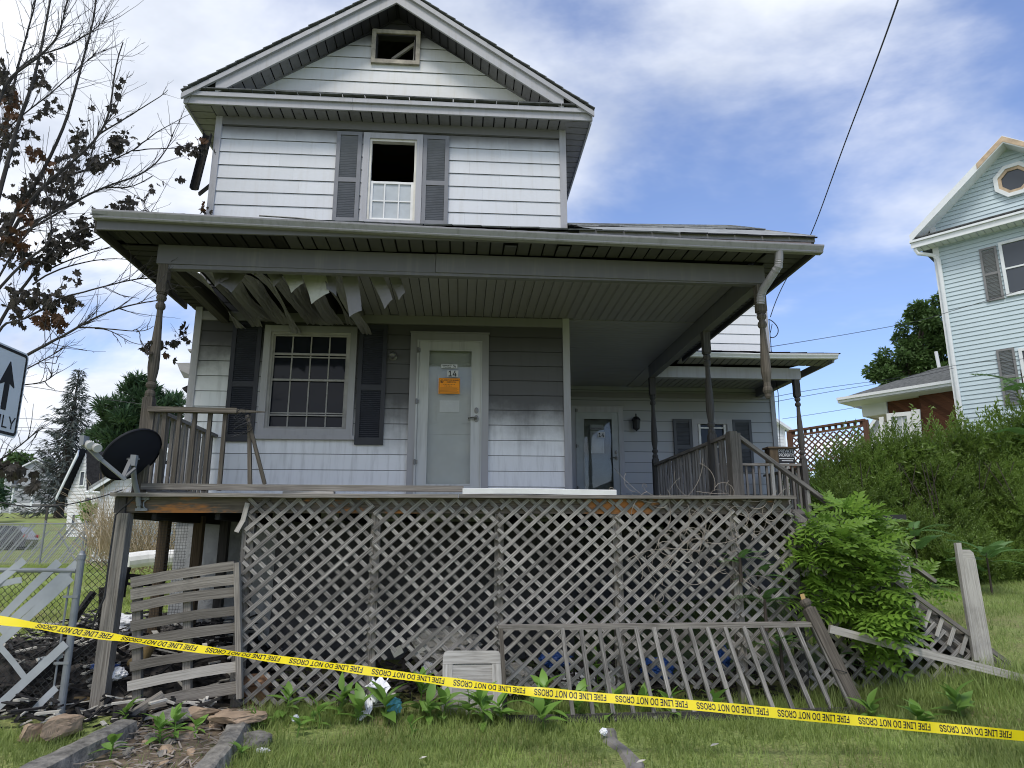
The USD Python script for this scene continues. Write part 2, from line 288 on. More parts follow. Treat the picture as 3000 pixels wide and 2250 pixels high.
cab_w = wood('cabinet_wood', [(.17, .16, .145), (.36, .345, .32), (.52, .505, .48)], stain=.3, rvar=.12, streak=16)
char_w = wood('charred_wood', [(.006, .006, .006), (.016, .015, .015), (.035, .033, .032)], stain=.3, rough=.75)
lattice_br = wood('brown_lattice_wood', [(.07, .038, .024), (.14, .075, .048), (.20, .115, .075)], stain=.2)
plank_br = wood('brown_plank_wood', [(.060, .022, .012), (.115, .045, .025), (.175, .08, .045)], stain=.2, rvar=.3)
door_in = plain('inner_door_paint', (.50, .51, .48), .5, var=.1, scale=3)
door_in2 = plain('wing_inner_door_paint', (.15, .165, .155), .5, var=.1, scale=3)
storm_p = siding('storm_door_paint', (.52, .53, .52), [('z', 3.3, 4.4, .6, .4, (.12, .12, .115))], grime=.5, tint=(.27, .27, .26))
storm_wing = plain('wing_storm_paint', (.34, .36, .36), .5, var=.1)
pane_g = glass('pane_glass', (.90, .91, .90), .8)
dark_pane = mat('dark_pane', {'p': ('principled_bsdf', {'base_color': (.012, .014, .02), 'roughness': .06, 'specular_ior_level': .22})}, [])
milky = plain('hazy_pane', (.42, .45, .47), .25, var=.15, scale=3)
metal_g = plain('galvanised', (.22, .235, .25), .5, metal=.4, var=.12, scale=10)
bracket_m = plain('bracket_grey', (.10, .105, .11), .5)
grey_pl = plain('grey_plastic', (.19, .20, .21), .5, var=.06)
lnb_m = plain('pale_grey_plastic', (.40, .40, .38), .45)
dish_b = plain('dish_black', (.008, .009, .013), .6, var=.15, scale=2, spec=.2)
black_p = plain('black_plastic', (.012, .012, .013), .5)
wire_m = plain('black_wire', (.010, .011, .014), .6)
hinge_m = plain('dull_metal', (.16, .16, .15), .4, metal=.7)
slat_m = plain('fence_slat', (.33, .35, .37), .4, var=.12, scale=4)
mesh_m = plain('fence_wire', (.020, .021, .021), .6)
mesh_far = plain('far_fence_wire', (.22, .23, .24), .6)
sign_w = plain('sign_white', (.56, .57, .59), .35, var=.03)
ink = plain('black_ink', (.012, .012, .013), .5)
orange = plain('orange_paper', (.95, .33, .012), .6, var=.04)
tape_y = mat('tape_yellow', {'p': ('principled_bsdf', {'base_color': (.86, .70, .012), 'roughness': .34}), 't': ('translucent_bsdf', {'color': (.86, .70, .02)}), 'x': ('mix_closure', {'fac': .25})}, [('p.BSDF', 'x.closure1'), ('t.BSDF', 'x.closure2')], surface='x.closure')
concrete = plain('concrete', (.175, .165, .145), .95, var=.55, scale=11, bump=.03)
path_m = plain('path_concrete', (.17, .16, .15), .95, var=.3, scale=8, bump=.008)
stone_m = plain('brown_stone', (.30, .22, .15), .85, var=.4, scale=5, bump=.015)
stucco_shade = plain('shaded_foundation', (.10, .10, .102), .95, var=.3, scale=3, bump=.02)  # foundation under the deck: the deck's shade is put into this darker colour
soil = plain('bare_soil', (.13, .10, .07), .95, var=.5, scale=9, bump=.03)
shingle_l = plain('shingle_light_grey', (.26, .27, .27), .95, var=.3, scale=9, bump=.004, spec=0.0)
stucco = plain('stucco', (.33, .34, .345), .9, var=.16, scale=4.5, bump=.03)
cardboard = plain('cardboard', (.30, .17, .095), .8, var=.08)
cloth_w = plain('white_cloth', (.72, .73, .75), .85, var=.1)
blue_pl = plain('blue_plastic', (.02, .07, .26), .4)
teal_pl = plain('pale_blue_plastic', (.10, .34, .42), .4)
paper_m = plain('dirty_paper', (.44, .42, .37), .8, var=.3, scale=9)
rubble_m = plain('ash_rubble', (.045, .040, .036), .95, var=.8, scale=12, bump=.02)
bark = plain('bark_grey', (.038, .034, .032), .9, var=.3, scale=14)
bark_b = plain('bark_brown', (.05, .04, .032), .9, var=.3, scale=6)
blue_side = plain('blue_siding', (.50, .60, .64), .45, var=.05, scale=2)
blue_trim = plain('blue_house_trim', (.70, .73, .74), .5, var=.05)
bare_trim = plain('peeled_fascia', (.46, .35, .24), .7, var=.3, scale=5)
white_side = plain('far_white_siding', (.68, .69, .70), .5, var=.05, scale=1.5)
far_pane = mat('far_pane', {'p': ('principled_bsdf', {'base_color': (.05, .06, .075), 'roughness': .08})}, [])
shut_n = plain('neighbour_shutter', (.19, .19, .19), .5)
car_p = mat('car_paint', {'p': ('principled_bsdf', {'base_color': (.012, .014, .022), 'roughness': .18, 'coat_weight': 1.0})}, [])
tyre_m = plain('tyre', (.015, .015, .015), .8)
red_l = plain('tail_light_red', (.35, .01, .01), .2)
dry_m = leaf('dry_stalks', (.40, .33, .22), (.56, .49, .36), .2, .7)
dead_stem = plain('dead_stem', (.26, .225, .19), .9, var=.4, scale=9)
grass_m = leaf('grass_blades', (.25, .32, .09), (.52, .56, .24), .45, .5, dead=(.76, .69, .46))
grass_far = leaf('far_grass_blades', (.26, .33, .08), (.48, .49, .19), .35, .55, dead=(.66, .58, .34))
weed_m = leaf('weed_leaves', (.16, .29, .055), (.30, .43, .11), .35, .42)
hedge_m = leaf('hedge_leaves', (.13, .20, .035), (.42, .50, .13), .42, .4)
vine_m = leaf('vine_leaves', (.17, .29, .04), (.40, .52, .12), .4, .42, dead=(.55, .58, .20))
sumac_m = leaf('sumac_leaves', (.09, .18, .05), (.16, .28, .09), .35, .45)
dead_m = leaf('dead_maple_leaves', (.045, .039, .031), (.115, .095, .070), .22, .7, dead=(.20, .13, .07))
rust_m = leaf('rusty_maple_leaves', (.085, .042, .020), (.17, .085, .040), .3, .7)
spruce_m = leaf('spruce_needles', (.080, .095, .085), (.16, .18, .165), .1, .7)
pine_m = leaf('pine_needles', (.05, .095, .042), (.13, .19, .07), .15, .6)
tree_m = leaf('tree_leaves', (.075, .13, .038), (.19, .27, .08), .3, .5)
lawn = mat('lawn_soil', {'g': ('geometry', {}), 'n': ('noise_texture', {'scale': .9, 'detail': 8.0, 'roughness': .68}), 'n2': ('noise_texture', {'scale': 40.0, 'detail': 4.0}),
    'r': ('rgb_ramp', {'ramp': [(.30, (.28, .23, .15)), (.42, (.22, .24, .10)), (.58, (.23, .30, .10)), (.8, (.34, .38, .18))]}), 'r2': ('rgb_ramp', {'ramp': [(.3, (.6, .6, .6)), (.7, (1.25, 1.2, 1.1))]}),
    'm': ('mix_color', {'blend_type': 'multiply', 'fac': 1.0, 'use_clamp': False}), 'b': ('bump', {'strength': 1.0, 'distance': .03}), 'p': ('principled_bsdf', {'roughness': .95, 'specular_ior_level': .1})},
    [('g.position', 'n.vector'), ('g.position', 'n2.vector'), ('n.fac', 'r.fac'), ('n2.fac', 'r2.fac'), ('r.color', 'm.a'), ('r2.color', 'm.b'), ('m.result', 'p.base_color'), ('n2.fac', 'b.height'), ('b.normal', 'p.normal')])
# ---------------------------------------------------------------- ground
def ground():
    xs = np.concatenate([np.linspace(-300, -16, 14), np.linspace(-14, 16, 76), np.linspace(19, 300, 14)])
    ys = np.concatenate([np.linspace(-60, -13, 8), np.linspace(-11, 14, 64), np.linspace(16, 60, 14), np.linspace(75, 400, 10)])
    X, Y = np.meshgrid(xs, ys, indexing='ij'); Z = ground_z(X, Y)
    near = (np.abs(X) < 15) & (Y > -12) & (Y < 15)
    Z = Z+near*(.05*(meshkit.fbm(np.stack([X*.9, Y*.9, X*0], -1), 3)-.5))
    v = np.stack([X, Y, Z], -1).reshape(-1, 3); b = MB(); i, j = np.meshgrid(np.arange(len(xs)-1), np.arange(len(ys)-1), indexing='ij'); k = (i*len(ys)+j).ravel(); m = len(ys)
    b.add(v, np.stack([k, k+m, k+m+1, k+1], 1)); b.build('ground', lawn, smooth=True, kind='structure', label='sloping lawn and bare soil round the burnt house', cat='ground')
    p = MB(); xs = np.linspace(0, 1, 5); ys = np.linspace(-6, -2.75, 14)
    P = np.array([[(1.21+.17*x+.03*math.sin(y*3)+(.03*math.sin(9*y+x)), y, float(ground_z(1.3, y))+.015-.05*(x in (0, 1))) for y in ys] for x in xs]); p.sheet(P)
    p.build('path', path_m, kind='structure', label='narrow strip of old concrete path sunk into the grass', cat='path')
ground()

# ---------------------------------------------------------------- the burnt house
E8 = .2032; X0, X1, YW, XW = -3.55, 1.455, 4.166, 6.25
H = thing('burnt_house', 'two-storey white sided house with sooty walls, broken attic window and wrap-around porch', 'house', (X0, 0, 0))
JZ = lambda j: 7.3877-E8*j
def boards(x0, x1, zlo, zhi, holes, m, y=0.0, gable=None, phase=7.3877):
    j0 = math.floor((zlo-phase)/E8)
    for j in range(j0, math.ceil((zhi-phase)/E8)+1):
        za, zb = max(phase+E8*j, zlo), min(phase+E8*(j+1), zhi)
        if zb-za < .02: continue
        segs = [(x0, x1, za, zb)]
        for hx0, hx1, hz0, hz1 in holes:
            out = []
            for a, b, p, q in segs:
                if b <= hx0 or a >= hx1 or q <= hz0 or p >= hz1: out.append((a, b, p, q)); continue
                if a < hx0: out.append((a, hx0, p, q))
                if b > hx1: out.append((hx1, b, p, q))
                if q > hz1: out.append((max(a, hx0), min(b, hx1), hz1, q))
                if p < hz0: out.append((max(a, hx0), min(b, hx1), p, hz0))
            segs = out
        for a, b, p, q in segs:
            # long runs are two lengths with a lapped joint
            cut = [a, b]
            if b-a > 1.9: cut = [a, a+(b-a)*rng.uniform(.3, .7), b]
            for u, w in zip(cut[:-1], cut[1:]):
                mb = MB(); c, d = u, w
                if gable:
                    gx, gz, sl = gable; f = lambda x, z: (max(x, gx-(gz-z)/sl) if x < gx else min(x, gx+(gz-z)/sl))
                    if gz-p <= .02: continue
                    u2, w2, c, d = f(u, p), f(w, p), f(u, q), f(w, q)
                    u2, w2 = max(u2, gx-(gz-p)/sl), min(w2, gx+(gz-p)/sl); c, d = max(c, gx-max(gz-q, 0)/sl), min(d, gx+max(gz-q, 0)/sl)
                    if w2-u2 < .03: continue
                    mb.lap(u2, w2, p, q, min(c, d), max(c, d), y=y)
                else: mb.lap(u+.001*(u > x0), w, p, q, y=y-(.0007 if u > a else 0))
                mb.build('siding_board', m, H)
AX, AZ, SL = -1.05, 9.60, .672                                # apex of the roof and its pitch
UPW = (-1.385, -.70, 6.0, 7.275); ATT = (-1.36, -.775, 8.575, 9.015); LOW = (-2.55, -1.50, 3.0, 4.35); D1 = (-.60, .262, 2.0, 4.275)
boards(X0+.05, X1-.05, 5.0, 7.53, [UPW], siding_up)
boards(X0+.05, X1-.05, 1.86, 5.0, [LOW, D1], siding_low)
boards(X0, X1, 7.62, 9.45, [ATT], siding_gable, gable=(AX, 9.43, SL))
WD = (2.23, 3.06, 2.0, 4.10); WWN = (4.66, 5.21, 2.95, 3.93)
boards(X1, XW-.05, 1.86, 4.9, [WD, WWN], siding_wing_shade, y=YW)
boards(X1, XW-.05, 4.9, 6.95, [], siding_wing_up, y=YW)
# shell behind the boards, open at the windows
s = MB()
def shell(x0, x1, z0, z1, holes, y):
    P = sbox(x0, z0, x1, z1)
    for h in holes: P = P.difference(sbox(h[0], h[2], h[1], h[3]))
    s.extr(P, y+.001, y+.12)
shell(X0, X1, 1.9, 7.6, [UPW, LOW, D1], 0)
g = Polygon([(X0, 7.6), (X1, 7.6), (AX, 9.42)]).difference(sbox(ATT[0], ATT[2], ATT[1], ATT[3])); s.extr(g, .001, .12)
shell(X1, XW, 1.9, 6.95, [WD, WWN], YW)
s.box(X0, X0+.12, .13, 8.6, 1.9, 7.6); s.box(X1-.12, X1, .13, 8.6, 1.9, 7.6); s.box(X0, XW, 8.6, 8.7, 1.9, 7.6); s.box(XW-.12, XW, YW+.13, 8.6, 1.9, 6.95)
s.box(X0+.12, X1-.12, .13, 8.6, 4.62, 4.72); s.box(X0+.12, X1-.12, .13, 8.6, 7.5, 7.6); s.box(X0+.12, XW-.12, .2, 8.6, 1.9, 1.98)
s.build('wall', sheath, H)
lw = MB(); lw.box(X0-.006, X0-.001, 0, 8.6, 1.9, 7.5); lw.box(X1+.001, X1+.006, 0, YW, 1.9, 7.5); lw.build('side_siding', siding_up, H)
for bx_, m in (((X0+.02, -2.3, .02, .3), stucco), ((-2.295, X1, .02, .3), stucco_shade), ((X0+.02, X0+.3, .305, 8.5), stucco), ((X1+.005, XW-.05, YW+.02, YW+.3), stucco_shade), ((X1-.28, X1, .305, YW+.015), stucco_shade)):
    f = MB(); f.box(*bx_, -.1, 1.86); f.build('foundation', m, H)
# corner boards and frieze
for x0, x1, z0, z1, y, m in ((X0-.004, X0+.085, 1.88, 7.53, -.036, trim_w), (X1-.09, X1+.004, 1.88, 7.53, -.036, trim_w), (XW-.085, XW+.006, 1.88, 6.95, YW-.036, trim_w)):
    b = MB(); b.box(x0, x1, y, y+.05, z0, z1); b.build('corner_board', m, H)
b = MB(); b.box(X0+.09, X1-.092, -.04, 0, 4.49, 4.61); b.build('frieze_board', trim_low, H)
b = MB(); b.box(X1+.02, XW-.09, YW-.04, YW, 4.40, 4.50); b.build('frieze_board', trim_low, H)
b = MB(); b.box(X0+.09, X1-.092, -.04, 0, 7.40, 7.53); b.build('frieze_board', siding_up, H)
# roof planes with courses of shingles; the rake edge shows each course
def roof_plane(sgn, lab=None):
    ex = AX+sgn*2.875; d = np.array([sgn*2.875, 0, -SL*2.875]); L = np.linalg.norm(d); d /= L; nrm = np.array([sgn*SL, 0, 1.0]); nrm /= np.linalg.norm(nrm)
    mb = MB(); a = np.array([AX, 0, AZ])
    mb.beam(a-nrm*.012+np.array([0, 4.12, 0]), a+d*L-nrm*.012+np.array([0, 4.12, 0]), 8.86, .018, up=nrm); p = mb.build('roof', shingle_m, H)
    for k in range(24):
        q = a+d*(k*.145)+nrm*(.006); r = a+d*min(k*.145+.16, L)+nrm*(.014+.006*rng.random()); o = rng.uniform(.0, .02)
        m2 = MB(); m2.beam(q+np.array([0, -.215-o, 0]), r+np.array([0, -.215-o, 0]), .34, .012, up=nrm); m2.build('shingle', shingle_m, p)
roof_plane(-1); roof_plane(1)
# wing roof (low, behind) 
b = MB(); b.sheet([[(X0, 4.2, 7.2), (X0, 4.2, 7.2)], [(X0, 4.2, 7.2), (X0, 4.2, 7.2)]]) if False else None
b = MB(); pr = Polygon([(YW-.3, 6.86), (YW-.3, 6.95), (6.5, 8.0), (9.0, 6.95), (9.0, 6.86)])
for gx0, gx1 in ((X1, XW+.25),):
    m = trimesh.creation.extrude_polygon(pr, gx1-gx0, engine='earcut'); v = m.vertices; b.add(np.stack([gx0+v[:, 2], v[:, 0], v[:, 1]], 1), m.faces)
b.build('wing_roof', shingle_m, H)
# rake boards, rake soffit panels, cornice
def rake(sgn):
    ex = AX+sgn*2.875; top = lambda x: AZ-SL*abs(x-AX)
    def strip(o1, o2, y0, y1, x_end=ex, m=trim_w, name='rake_board', x_start=AX):
        P = Polygon([(x_start, top(x_start)-o1), (x_end, top(x_end)-o1), (x_end, top(x_end)-o2), (x_start, top(x_start)-o2)]); mb = MB(); mb.extr(P, y0, y1); mb.build(name, m, H)
    strip(.028, .105, -.375, -.335, name='rake_moulding')
    xm = AX+sgn*(1.9 if sgn < 0 else 2.1)
    strip(.107, .285, -.337, -.305, x_end=xm); strip(.107, .285, -.339, -.307, x_start=xm-sgn*.01, x_end=AX+sgn*2.44)
    n = 21; us = np.linspace(.03, 2.6, n+1)
    for a, c in zip(us[:-1], us[1:]):
        xa, xc = AX+sgn*a, AX+sgn*(c-.016); mb = MB(); w = rng.uniform(-.006, .004)
        P = Polygon([(xa, top(xa)-.268+w), (xc, top(xc)-.268+w), (xc, top(xc)-.28+w), (xa, top(xa)-.28+w)]); mb.extr(P, -.303, -.028); mb.build('soffit_panel', soffit_m, H)
    strip(.255, .30, -.03, -.005, x_end=AX+sgn*2.5, m=soffit_m, name='rake_trim')
    strip(.05, .262, -.30, -.02, x_end=AX+sgn*2.6, m=void, name='rake_backing')
rake(-1); rake(1)
cx0, cx1 = AX-2.86, AX+2.86
for a, c in ((cx0, -1.6), (-1.597, cx1)):
    b = MB(); b.box(a, c, -.31, -.28, 7.53, 7.635); b.build('cornice_fascia', trim_w, H)
    b = MB(); b.box(a, c, -.345, -.285, 7.637, 7.70); b.build('cornice_moulding', trim_w, H)
b = MB(); b.box(cx0+.03, cx1-.03, -.335, -.02, 7.702, 7.712); b.build('pent_backing', shingle_b, H)
for x in np.arange(cx0, cx1-.1, .31):
    b = MB(); b.beam((x, -.20, 7.722+rng.uniform(-.003, .006)), (min(x+.30, cx1-.05), -.20, 7.722+rng.uniform(-.003, .006)), .34, .016, up=(0, .12, 1)); b.build('pent_shingle', shingle_m, H)
for sx0, sx1, m in ((cx0+.02, X0-.004, trim_w), (X1+.012, cx1-.02, trim_w)):
    b = MB(); x = sx0 if sx0 < 0 else sx1; b.box(x-.012, x+.012, -.28, 8.6, 7.5, 7.68); b.build('eave_fascia', m, H)
for x in np.arange(X0, X1-.08, .158):
    b = MB(); b.beam((x+.004, -.14, 7.534), (x+.142, -.14, 7.534+rng.uniform(-.004, .002)), .27, .012); b.build('soffit_panel', soffit_m, H)
for side in (-1, 1):
    a, c = (cx0+.03, X0-.01) if side < 0 else (X1+.012, cx1-.03)
    for y in np.arange(-.27, 6.0, .158):
        b = MB(); b.beam(((a+c)/2, y+.004, 7.534), ((a+c)/2, y+.145, 7.534), c-a, .012); b.build('soffit_panel', soffit_m, H)
b = MB(); b.box(cx0+.02, cx1-.02, -.27, -.01, 7.546, 7.552); b.box(cx0+.02, X0, 0, 8.6, 7.546, 7.552); b.box(X1, cx1-.02, 0, 8.6, 7.546, 7.552); b.build('soffit_backing', void, H)

# windows
def shutter(x0, x1, z0, z1, y, m, slats_per=.026, arch=True, name='shutter', top_m=None):
    b = MB(); w = .055; zm = z0+(z1-z0)*.47
    b.frame(x0, x1, z0, z1, w, y-.03, y, wb=.09); b.box(x0+w, x1-w, y-.028, y-.002, zm-.035, zm+.035)
    b.box(x0+w, x1-w, y-.010, y-.004, z0+.09, z1-w)
    p = b.build(name, m, H)
    c = MB()
    for za, zb in ((z0+.09, zm-.035), (zm+.035, z1-w)):
        for z in np.arange(za+.01, zb-.02, slats_per): c.beam((x0+w, y-.017, z+.007), (x1-w, y-.017, z+.007), .004, .022, up=(0, -.75, .65))
    c.build('slats', m, p, kind='stuff')
    return p
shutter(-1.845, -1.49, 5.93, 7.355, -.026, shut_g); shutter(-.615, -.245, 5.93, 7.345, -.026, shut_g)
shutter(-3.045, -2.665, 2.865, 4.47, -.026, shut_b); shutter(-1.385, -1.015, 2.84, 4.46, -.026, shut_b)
# upper window: top sash gone, lower sash with white bars
b = MB(); b.frame(-1.465, -.622, 5.92, 7.355, .085, -.055, .02); w1 = b.build('window', trim_w, H)
b = MB(); b.frame(-1.382, -.703, 5.98, 7.272, .035, -.03, .05); b.build('frame', cream_p, w1)
b = MB(); b.frame(-1.345, -.74, 6.005, 6.62, .035, .0, .03, wb=.05); b.build('sash', white_p, w1)
b = MB()
for x in (-1.144, -.943): b.box(x-.009, x+.009, .004, .018, 6.055, 6.585)
b.box(-1.31, -.775, .006, .017, 6.31, 6.328); b.build('muntins', white_p, w1)
b = MB(); b.box(-1.31, -.775, .020, .024, 6.055, 6.585); b.build('pane', milky, w1)
b = MB(); b.box(-1.48, -.60, -.085, .0, 5.895, 5.925); b.build('sill', trim_w, w1)
# attic window, burnt out
b = MB(); b.frame(-1.425, -.71, 8.51, 9.08, .062, -.06, .06); w2 = b.build('attic_window', attic_fr, H)
b = MB(); b.frame(-1.362, -.773, 8.573, 9.017, .022, -.035, .05); b.build('frame', char_w, w2)
b = MB(); b.beam((-1.15, .25, 8.80), (-.80, .1, 8.98), .03, .05); b.beam((-.80, .02, 8.60), (-.79, .02, 8.97), .03, .03); b.build('burnt_stick', pale_w, w2)
# large front window
b = MB(); b.frame(-2.63, -1.415, 2.955, 4.43, .085, -.055, .0); b.box(-2.66, -1.385, -.075, 0, 2.90, 2.955); w3 = b.build('front_window', trim_low, H)
b = MB(); b.frame(-2.548, -1.502, 3.0, 4.35, .036, -.035, .05, wb=.05); b.build('frame', dirty_frame, w3)
b = MB(); b.frame(-2.512, -1.538, 3.05, 3.70, .02, -.02, -.005); b.frame(-2.512, -1.538, 3.69, 4.314, .02, -.010, .005); b.build('sash', dirty_frame, w3)
b = MB()
for k in (1, 2, 3): b.box(-2.51+.243*k-.008, -2.51+.243*k+.008, .006, .02, 3.05, 4.31)
for z in (3.255, 4.01, 4.06, 3.22): b.box(-2.51, -1.54, .008 if z != 3.22 else -.024, .018 if z != 3.22 else -.012, z-.008, z+.008)
b.box(-2.512, -1.538, -.026, -.010, 4.03, 4.048); b.build('muntins', dirty_frame, w3)
b = MB(); b.box(-2.51, -1.54, .022, .026, 3.05, 4.31); b.build('pane', dark_pane, w3)
# doors
def door(x0, x1, zt, y, cas, frame_m, in_m, n):
    xc = (x0+x1)/2; b = MB(); z0 = 2.03
    b.box(x0-.105, x0, y-.055, y, z0, zt+.10); b.box(x1, x1+.09, y-.055, y, z0, zt+.10); b.box(x0, x1, y-.053, y, zt, zt+.10); b.box(x0-.115, x1+.10, y-.075, y, zt+.10, zt+.118)
    p = b.build('door', trim_low if n else cas, H)
    b = MB(); b.frame(x0+.015, x1-.01, z0+.01, zt-.01, .125, y-.045, y-.015, wb=.30); b.frame(x0+.13, x1-.125, z0+.29, zt-.125, .018, y-.052, y-.044); b.build('storm_frame', frame_m, p)
    b = MB(); b.frame(x0, x1, z0, zt, .012, y-.062, y-.01); b.box(x0-.015, x0+.005, y-.068, y-.05, z0, zt); b.build('jamb_strip', frame_m, p)
    b = MB(); b.box(x0+.14, x1-.135, y-.032, y-.028, z0+.30, zt-.135); b.build('storm_glass', pane_g, p)
    b = MB(); b.box(x0+.02, x1-.02, y+.06, y+.10, z0, zt-.02)
    for a, c in ((x0+.13, xc-.17), (xc+.17, x1-.13)):
        b.frame(a, c, 3.15, zt-.28, .014, y+.048, y+.06)
    b.frame(x0+.12, x1-.12, 2.32, 3.02, .016, y+.048, y+.06)
    b.build('inner_door', in_m, p)
    b = MB(); b.frame(xc-.13, xc+.13, 3.30, 3.86 if not n else 3.46, .022, y+.04, y+.058); b.box(xc-.11, xc+.11, y+.05, y+.056, 3.32, 3.84 if not n else 3.44); b.build('door_light', white_p if n else milky, p)
    b = MB(); hx = x1-.07
    b.lathe([(0, .0), (.028, .002), (.028, .012), (0, .016)], n=12); v, f_, u = b.arrays(); b = MB()
    for z, k in ((3.31, 1.0), (3.20, 1.15)): b.add(np.stack([hx+v[:, 0]*k, y-.045-v[:, 2], z+v[:, 1]*1.5*k], 1), f_[:, ::-1])
    b.tube([(hx, y-.06, 3.20), (hx, y-.10, 3.20), (hx-.05, y-.105, 3.205), (hx-.11, y-.10, 3.195)], .011, 8); b.build('handle', hinge_m, p)
    for z in (2.12, 2.62, 3.42, 4.12):
        b = MB(); b.tube([(x0-.004, y-.075, z-.035), (x0-.004, y-.075, z+.035)], .012, 8); b.box(x0-.02, x0+.03, y-.066, y-.056, z-.025, z+.025); b.build('hinge', hinge_m, p)
    return p
door(-.595, .262, 4.265, 0, trim_low, storm_p, door_in, 1); door(2.225, 3.065, 4.10, YW, trim_w, storm_wing, door_in2, 0)
# wing window
b = MB(); b.frame(4.525, 5.335, 2.92, 3.985, .10, YW-.055, YW); w4 = b.build('wing_window', trim_w, H)
b = MB(); b.frame(4.66, 5.21, 2.95, 3.93, .04, YW-.03, YW+.03); b.box(4.70, 5.17, YW-.02, YW+.01, 3.42, 3.46); b.box(4.70, 5.17, YW-.02, YW+.01, 3.80, 3.83); b.build('frame', white_p, w4)
b = MB(); b.box(4.70, 5.17, YW+.02, YW+.025, 2.99, 3.89); b.build('pane', dark_pane, w4)
shutter(4.15, 4.52, 2.93, 3.98, YW-.026, shut_wing); shutter(5.34, 5.725, 2.94, 3.98, YW-.026, shut_wing)
# wall lamps
b = MB(); c = (-.93, -.0, 4.03)
b.lathe([(0, 0), (.05, 0), (.055, .012), (.03, .03), (.03, .05)], n=14); v, f_, u = b.arrays(); b = MB(); b.add(np.stack([c[0]+v[:, 0], -.02-v[:, 2], c[2]+v[:, 1]], 1), f_[:, ::-1]); l1 = b.build('wall_lamp', hinge_m, H)
b = MB(); b.lathe([(.028, .0), (.045, .02), (.05, .06), (.04, .10), (.0, .115)], n=14); v, f_, u = b.arrays(); b = MB(); b.add(np.stack([c[0]+v[:, 0], -.07-v[:, 2], c[2]+v[:, 1]], 1), f_[:, ::-1]); b.build('lamp_glass', hinge_m, l1, smooth=True)
b = MB(); c = np.array([3.39, YW-.13, 3.85])
b.lathe([(0, .22), (.012, .20), (.012, .16), (.05, .14), (.085, .10), (.09, .08), (.075, .075), (.065, -.08), (.05, -.10), (.02, -.12), (0, -.15)], c, n=8); b.tube([c+(0, .13, .02), c+(0, .07, .07), c+(0, .02, .14)], .012, 6); b.box(c[0]-.04, c[0]+.04, YW-.03, YW-.02, c[2]-.07, c[2]+.09); b.build('lantern', black_p, H)
# torn siding at the left corner
for P, m in ((((-3.86, .3, 3.975), (-3.56, .3, 3.985), (-3.56, .25, 3.76), (-3.745, .3, 3.765)), trim_low), (((-3.76, .3, 3.63), (-3.56, .28, 3.72), (-3.56, .28, 3.52), (-3.68, .3, 3.55)), void), (((-3.70, .2, 4.15), (-3.55, .2, 4.13), (-3.55, .2, 4.08), (-3.66, .2, 4.09)), trim_low)):
    b = MB(); P = np.array(P); b.sheet([[P[0], P[1]], [(P[0]+P[3])/2+(0, -.03, 0), (P[1]+P[2])/2], [P[3], P[2]]]); b.sheet(np.array([[P[0], P[1]], [(P[0]+P[3])/2+(0, -.03, 0), (P[1]+P[2])/2], [P[3], P[2]]])+(0, .006, 0)); b.build('torn_siding', m, H)

# ---------------------------------------------------------------- the porch
P_ = thing('front_porch', 'covered wrap-around porch with sagging gutter, sooty ceiling and weathered timber deck', 'porch', (-3.3, -2.05, 2.0))
ZC, YF, XS = 4.62, -2.05, 3.30
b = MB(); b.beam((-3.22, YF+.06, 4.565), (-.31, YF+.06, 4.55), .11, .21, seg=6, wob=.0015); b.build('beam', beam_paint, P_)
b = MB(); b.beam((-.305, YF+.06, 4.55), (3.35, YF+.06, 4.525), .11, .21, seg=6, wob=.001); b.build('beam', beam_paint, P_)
b = MB(); b.box(-3.16, 3.30, YF+.02, YF+.10, 4.41, 4.455); b.build('beam_trim', beam_paint, P_)
b = MB(); b.box(XS-.05, XS+.06, YF+.12, 2.5, 4.41, 4.64); b.build('beam', beam_paint, P_)
b = MB(); b.box(-3.22, -3.11, YF+.12, -.0, 4.46, 4.64); b.build('beam', dark_w, P_)
b = MB(); b.box(XS+.062, 5.98, 2.45, 2.56, 4.42, 4.62); b.build('beam', trim_w, P_)
b = MB(); b.box(5.87, 5.98, 2.562, YW-.04, 4.44, 4.62); b.build('beam', beam_paint, P_)
# ceiling boards: front part runs front to back, right part runs along the house
for x in np.arange(-1.55, 3.22, .114):
    sag = -.01*max(0, -x)*2; b = MB(); b.beam((x+.048, YF+.12, ZC+.006+rng.uniform(-.002, .002)), (x+.048, -.04 if x < X1 else .0, ZC+.006+sag*rng.random()), .096 if x < 0 else .098, .012); b.box(x+.094, x+.105, YF+.12, -.04, ZC-.006, ZC+.006); b.build('ceiling_board', ceil_m, P_)
for y in np.arange(.02, YW-.05, .114):
    b = MB(); b.beam((X1+.01, y+.05, ZC+.003), (XS-.06, y+.05, ZC+.003), .106, .012); b.build('ceiling_board', ceil_w, P_)
for x in np.arange(XS+.08, 5.86, .13):
    b = MB(); b.beam((x+.06, 2.57, ZC+.0), (x+.06, YW-.04, ZC+.0), .112, .012); b.build('ceiling_board', ceil_w, P_)
b = MB(); b.box(XS-.058, XS+.075, 2.505, YW-.04, ZC-.015, ZC+.03); b.build('ceiling_trim', ceil_w, P_)
b = MB(); b.box(-3.1, XS-.06, YF+.12, -.01, ZC+.09, ZC+.10); b.box(X1+.01, XS-.06, 0, YW-.01, ZC+.09, ZC+.10); b.box(XS+.07, 5.86, 2.57, YW-.04, ZC+.09, ZC+.10); b.build('ceiling_backing', void, P_)
for x in np.arange(-2.95, -1.6, .4):
    b = MB(); b.box(x, x+.045, YF+.12, -.02, ZC-.02, ZC+.09); b.build('joist', char_w, P_)
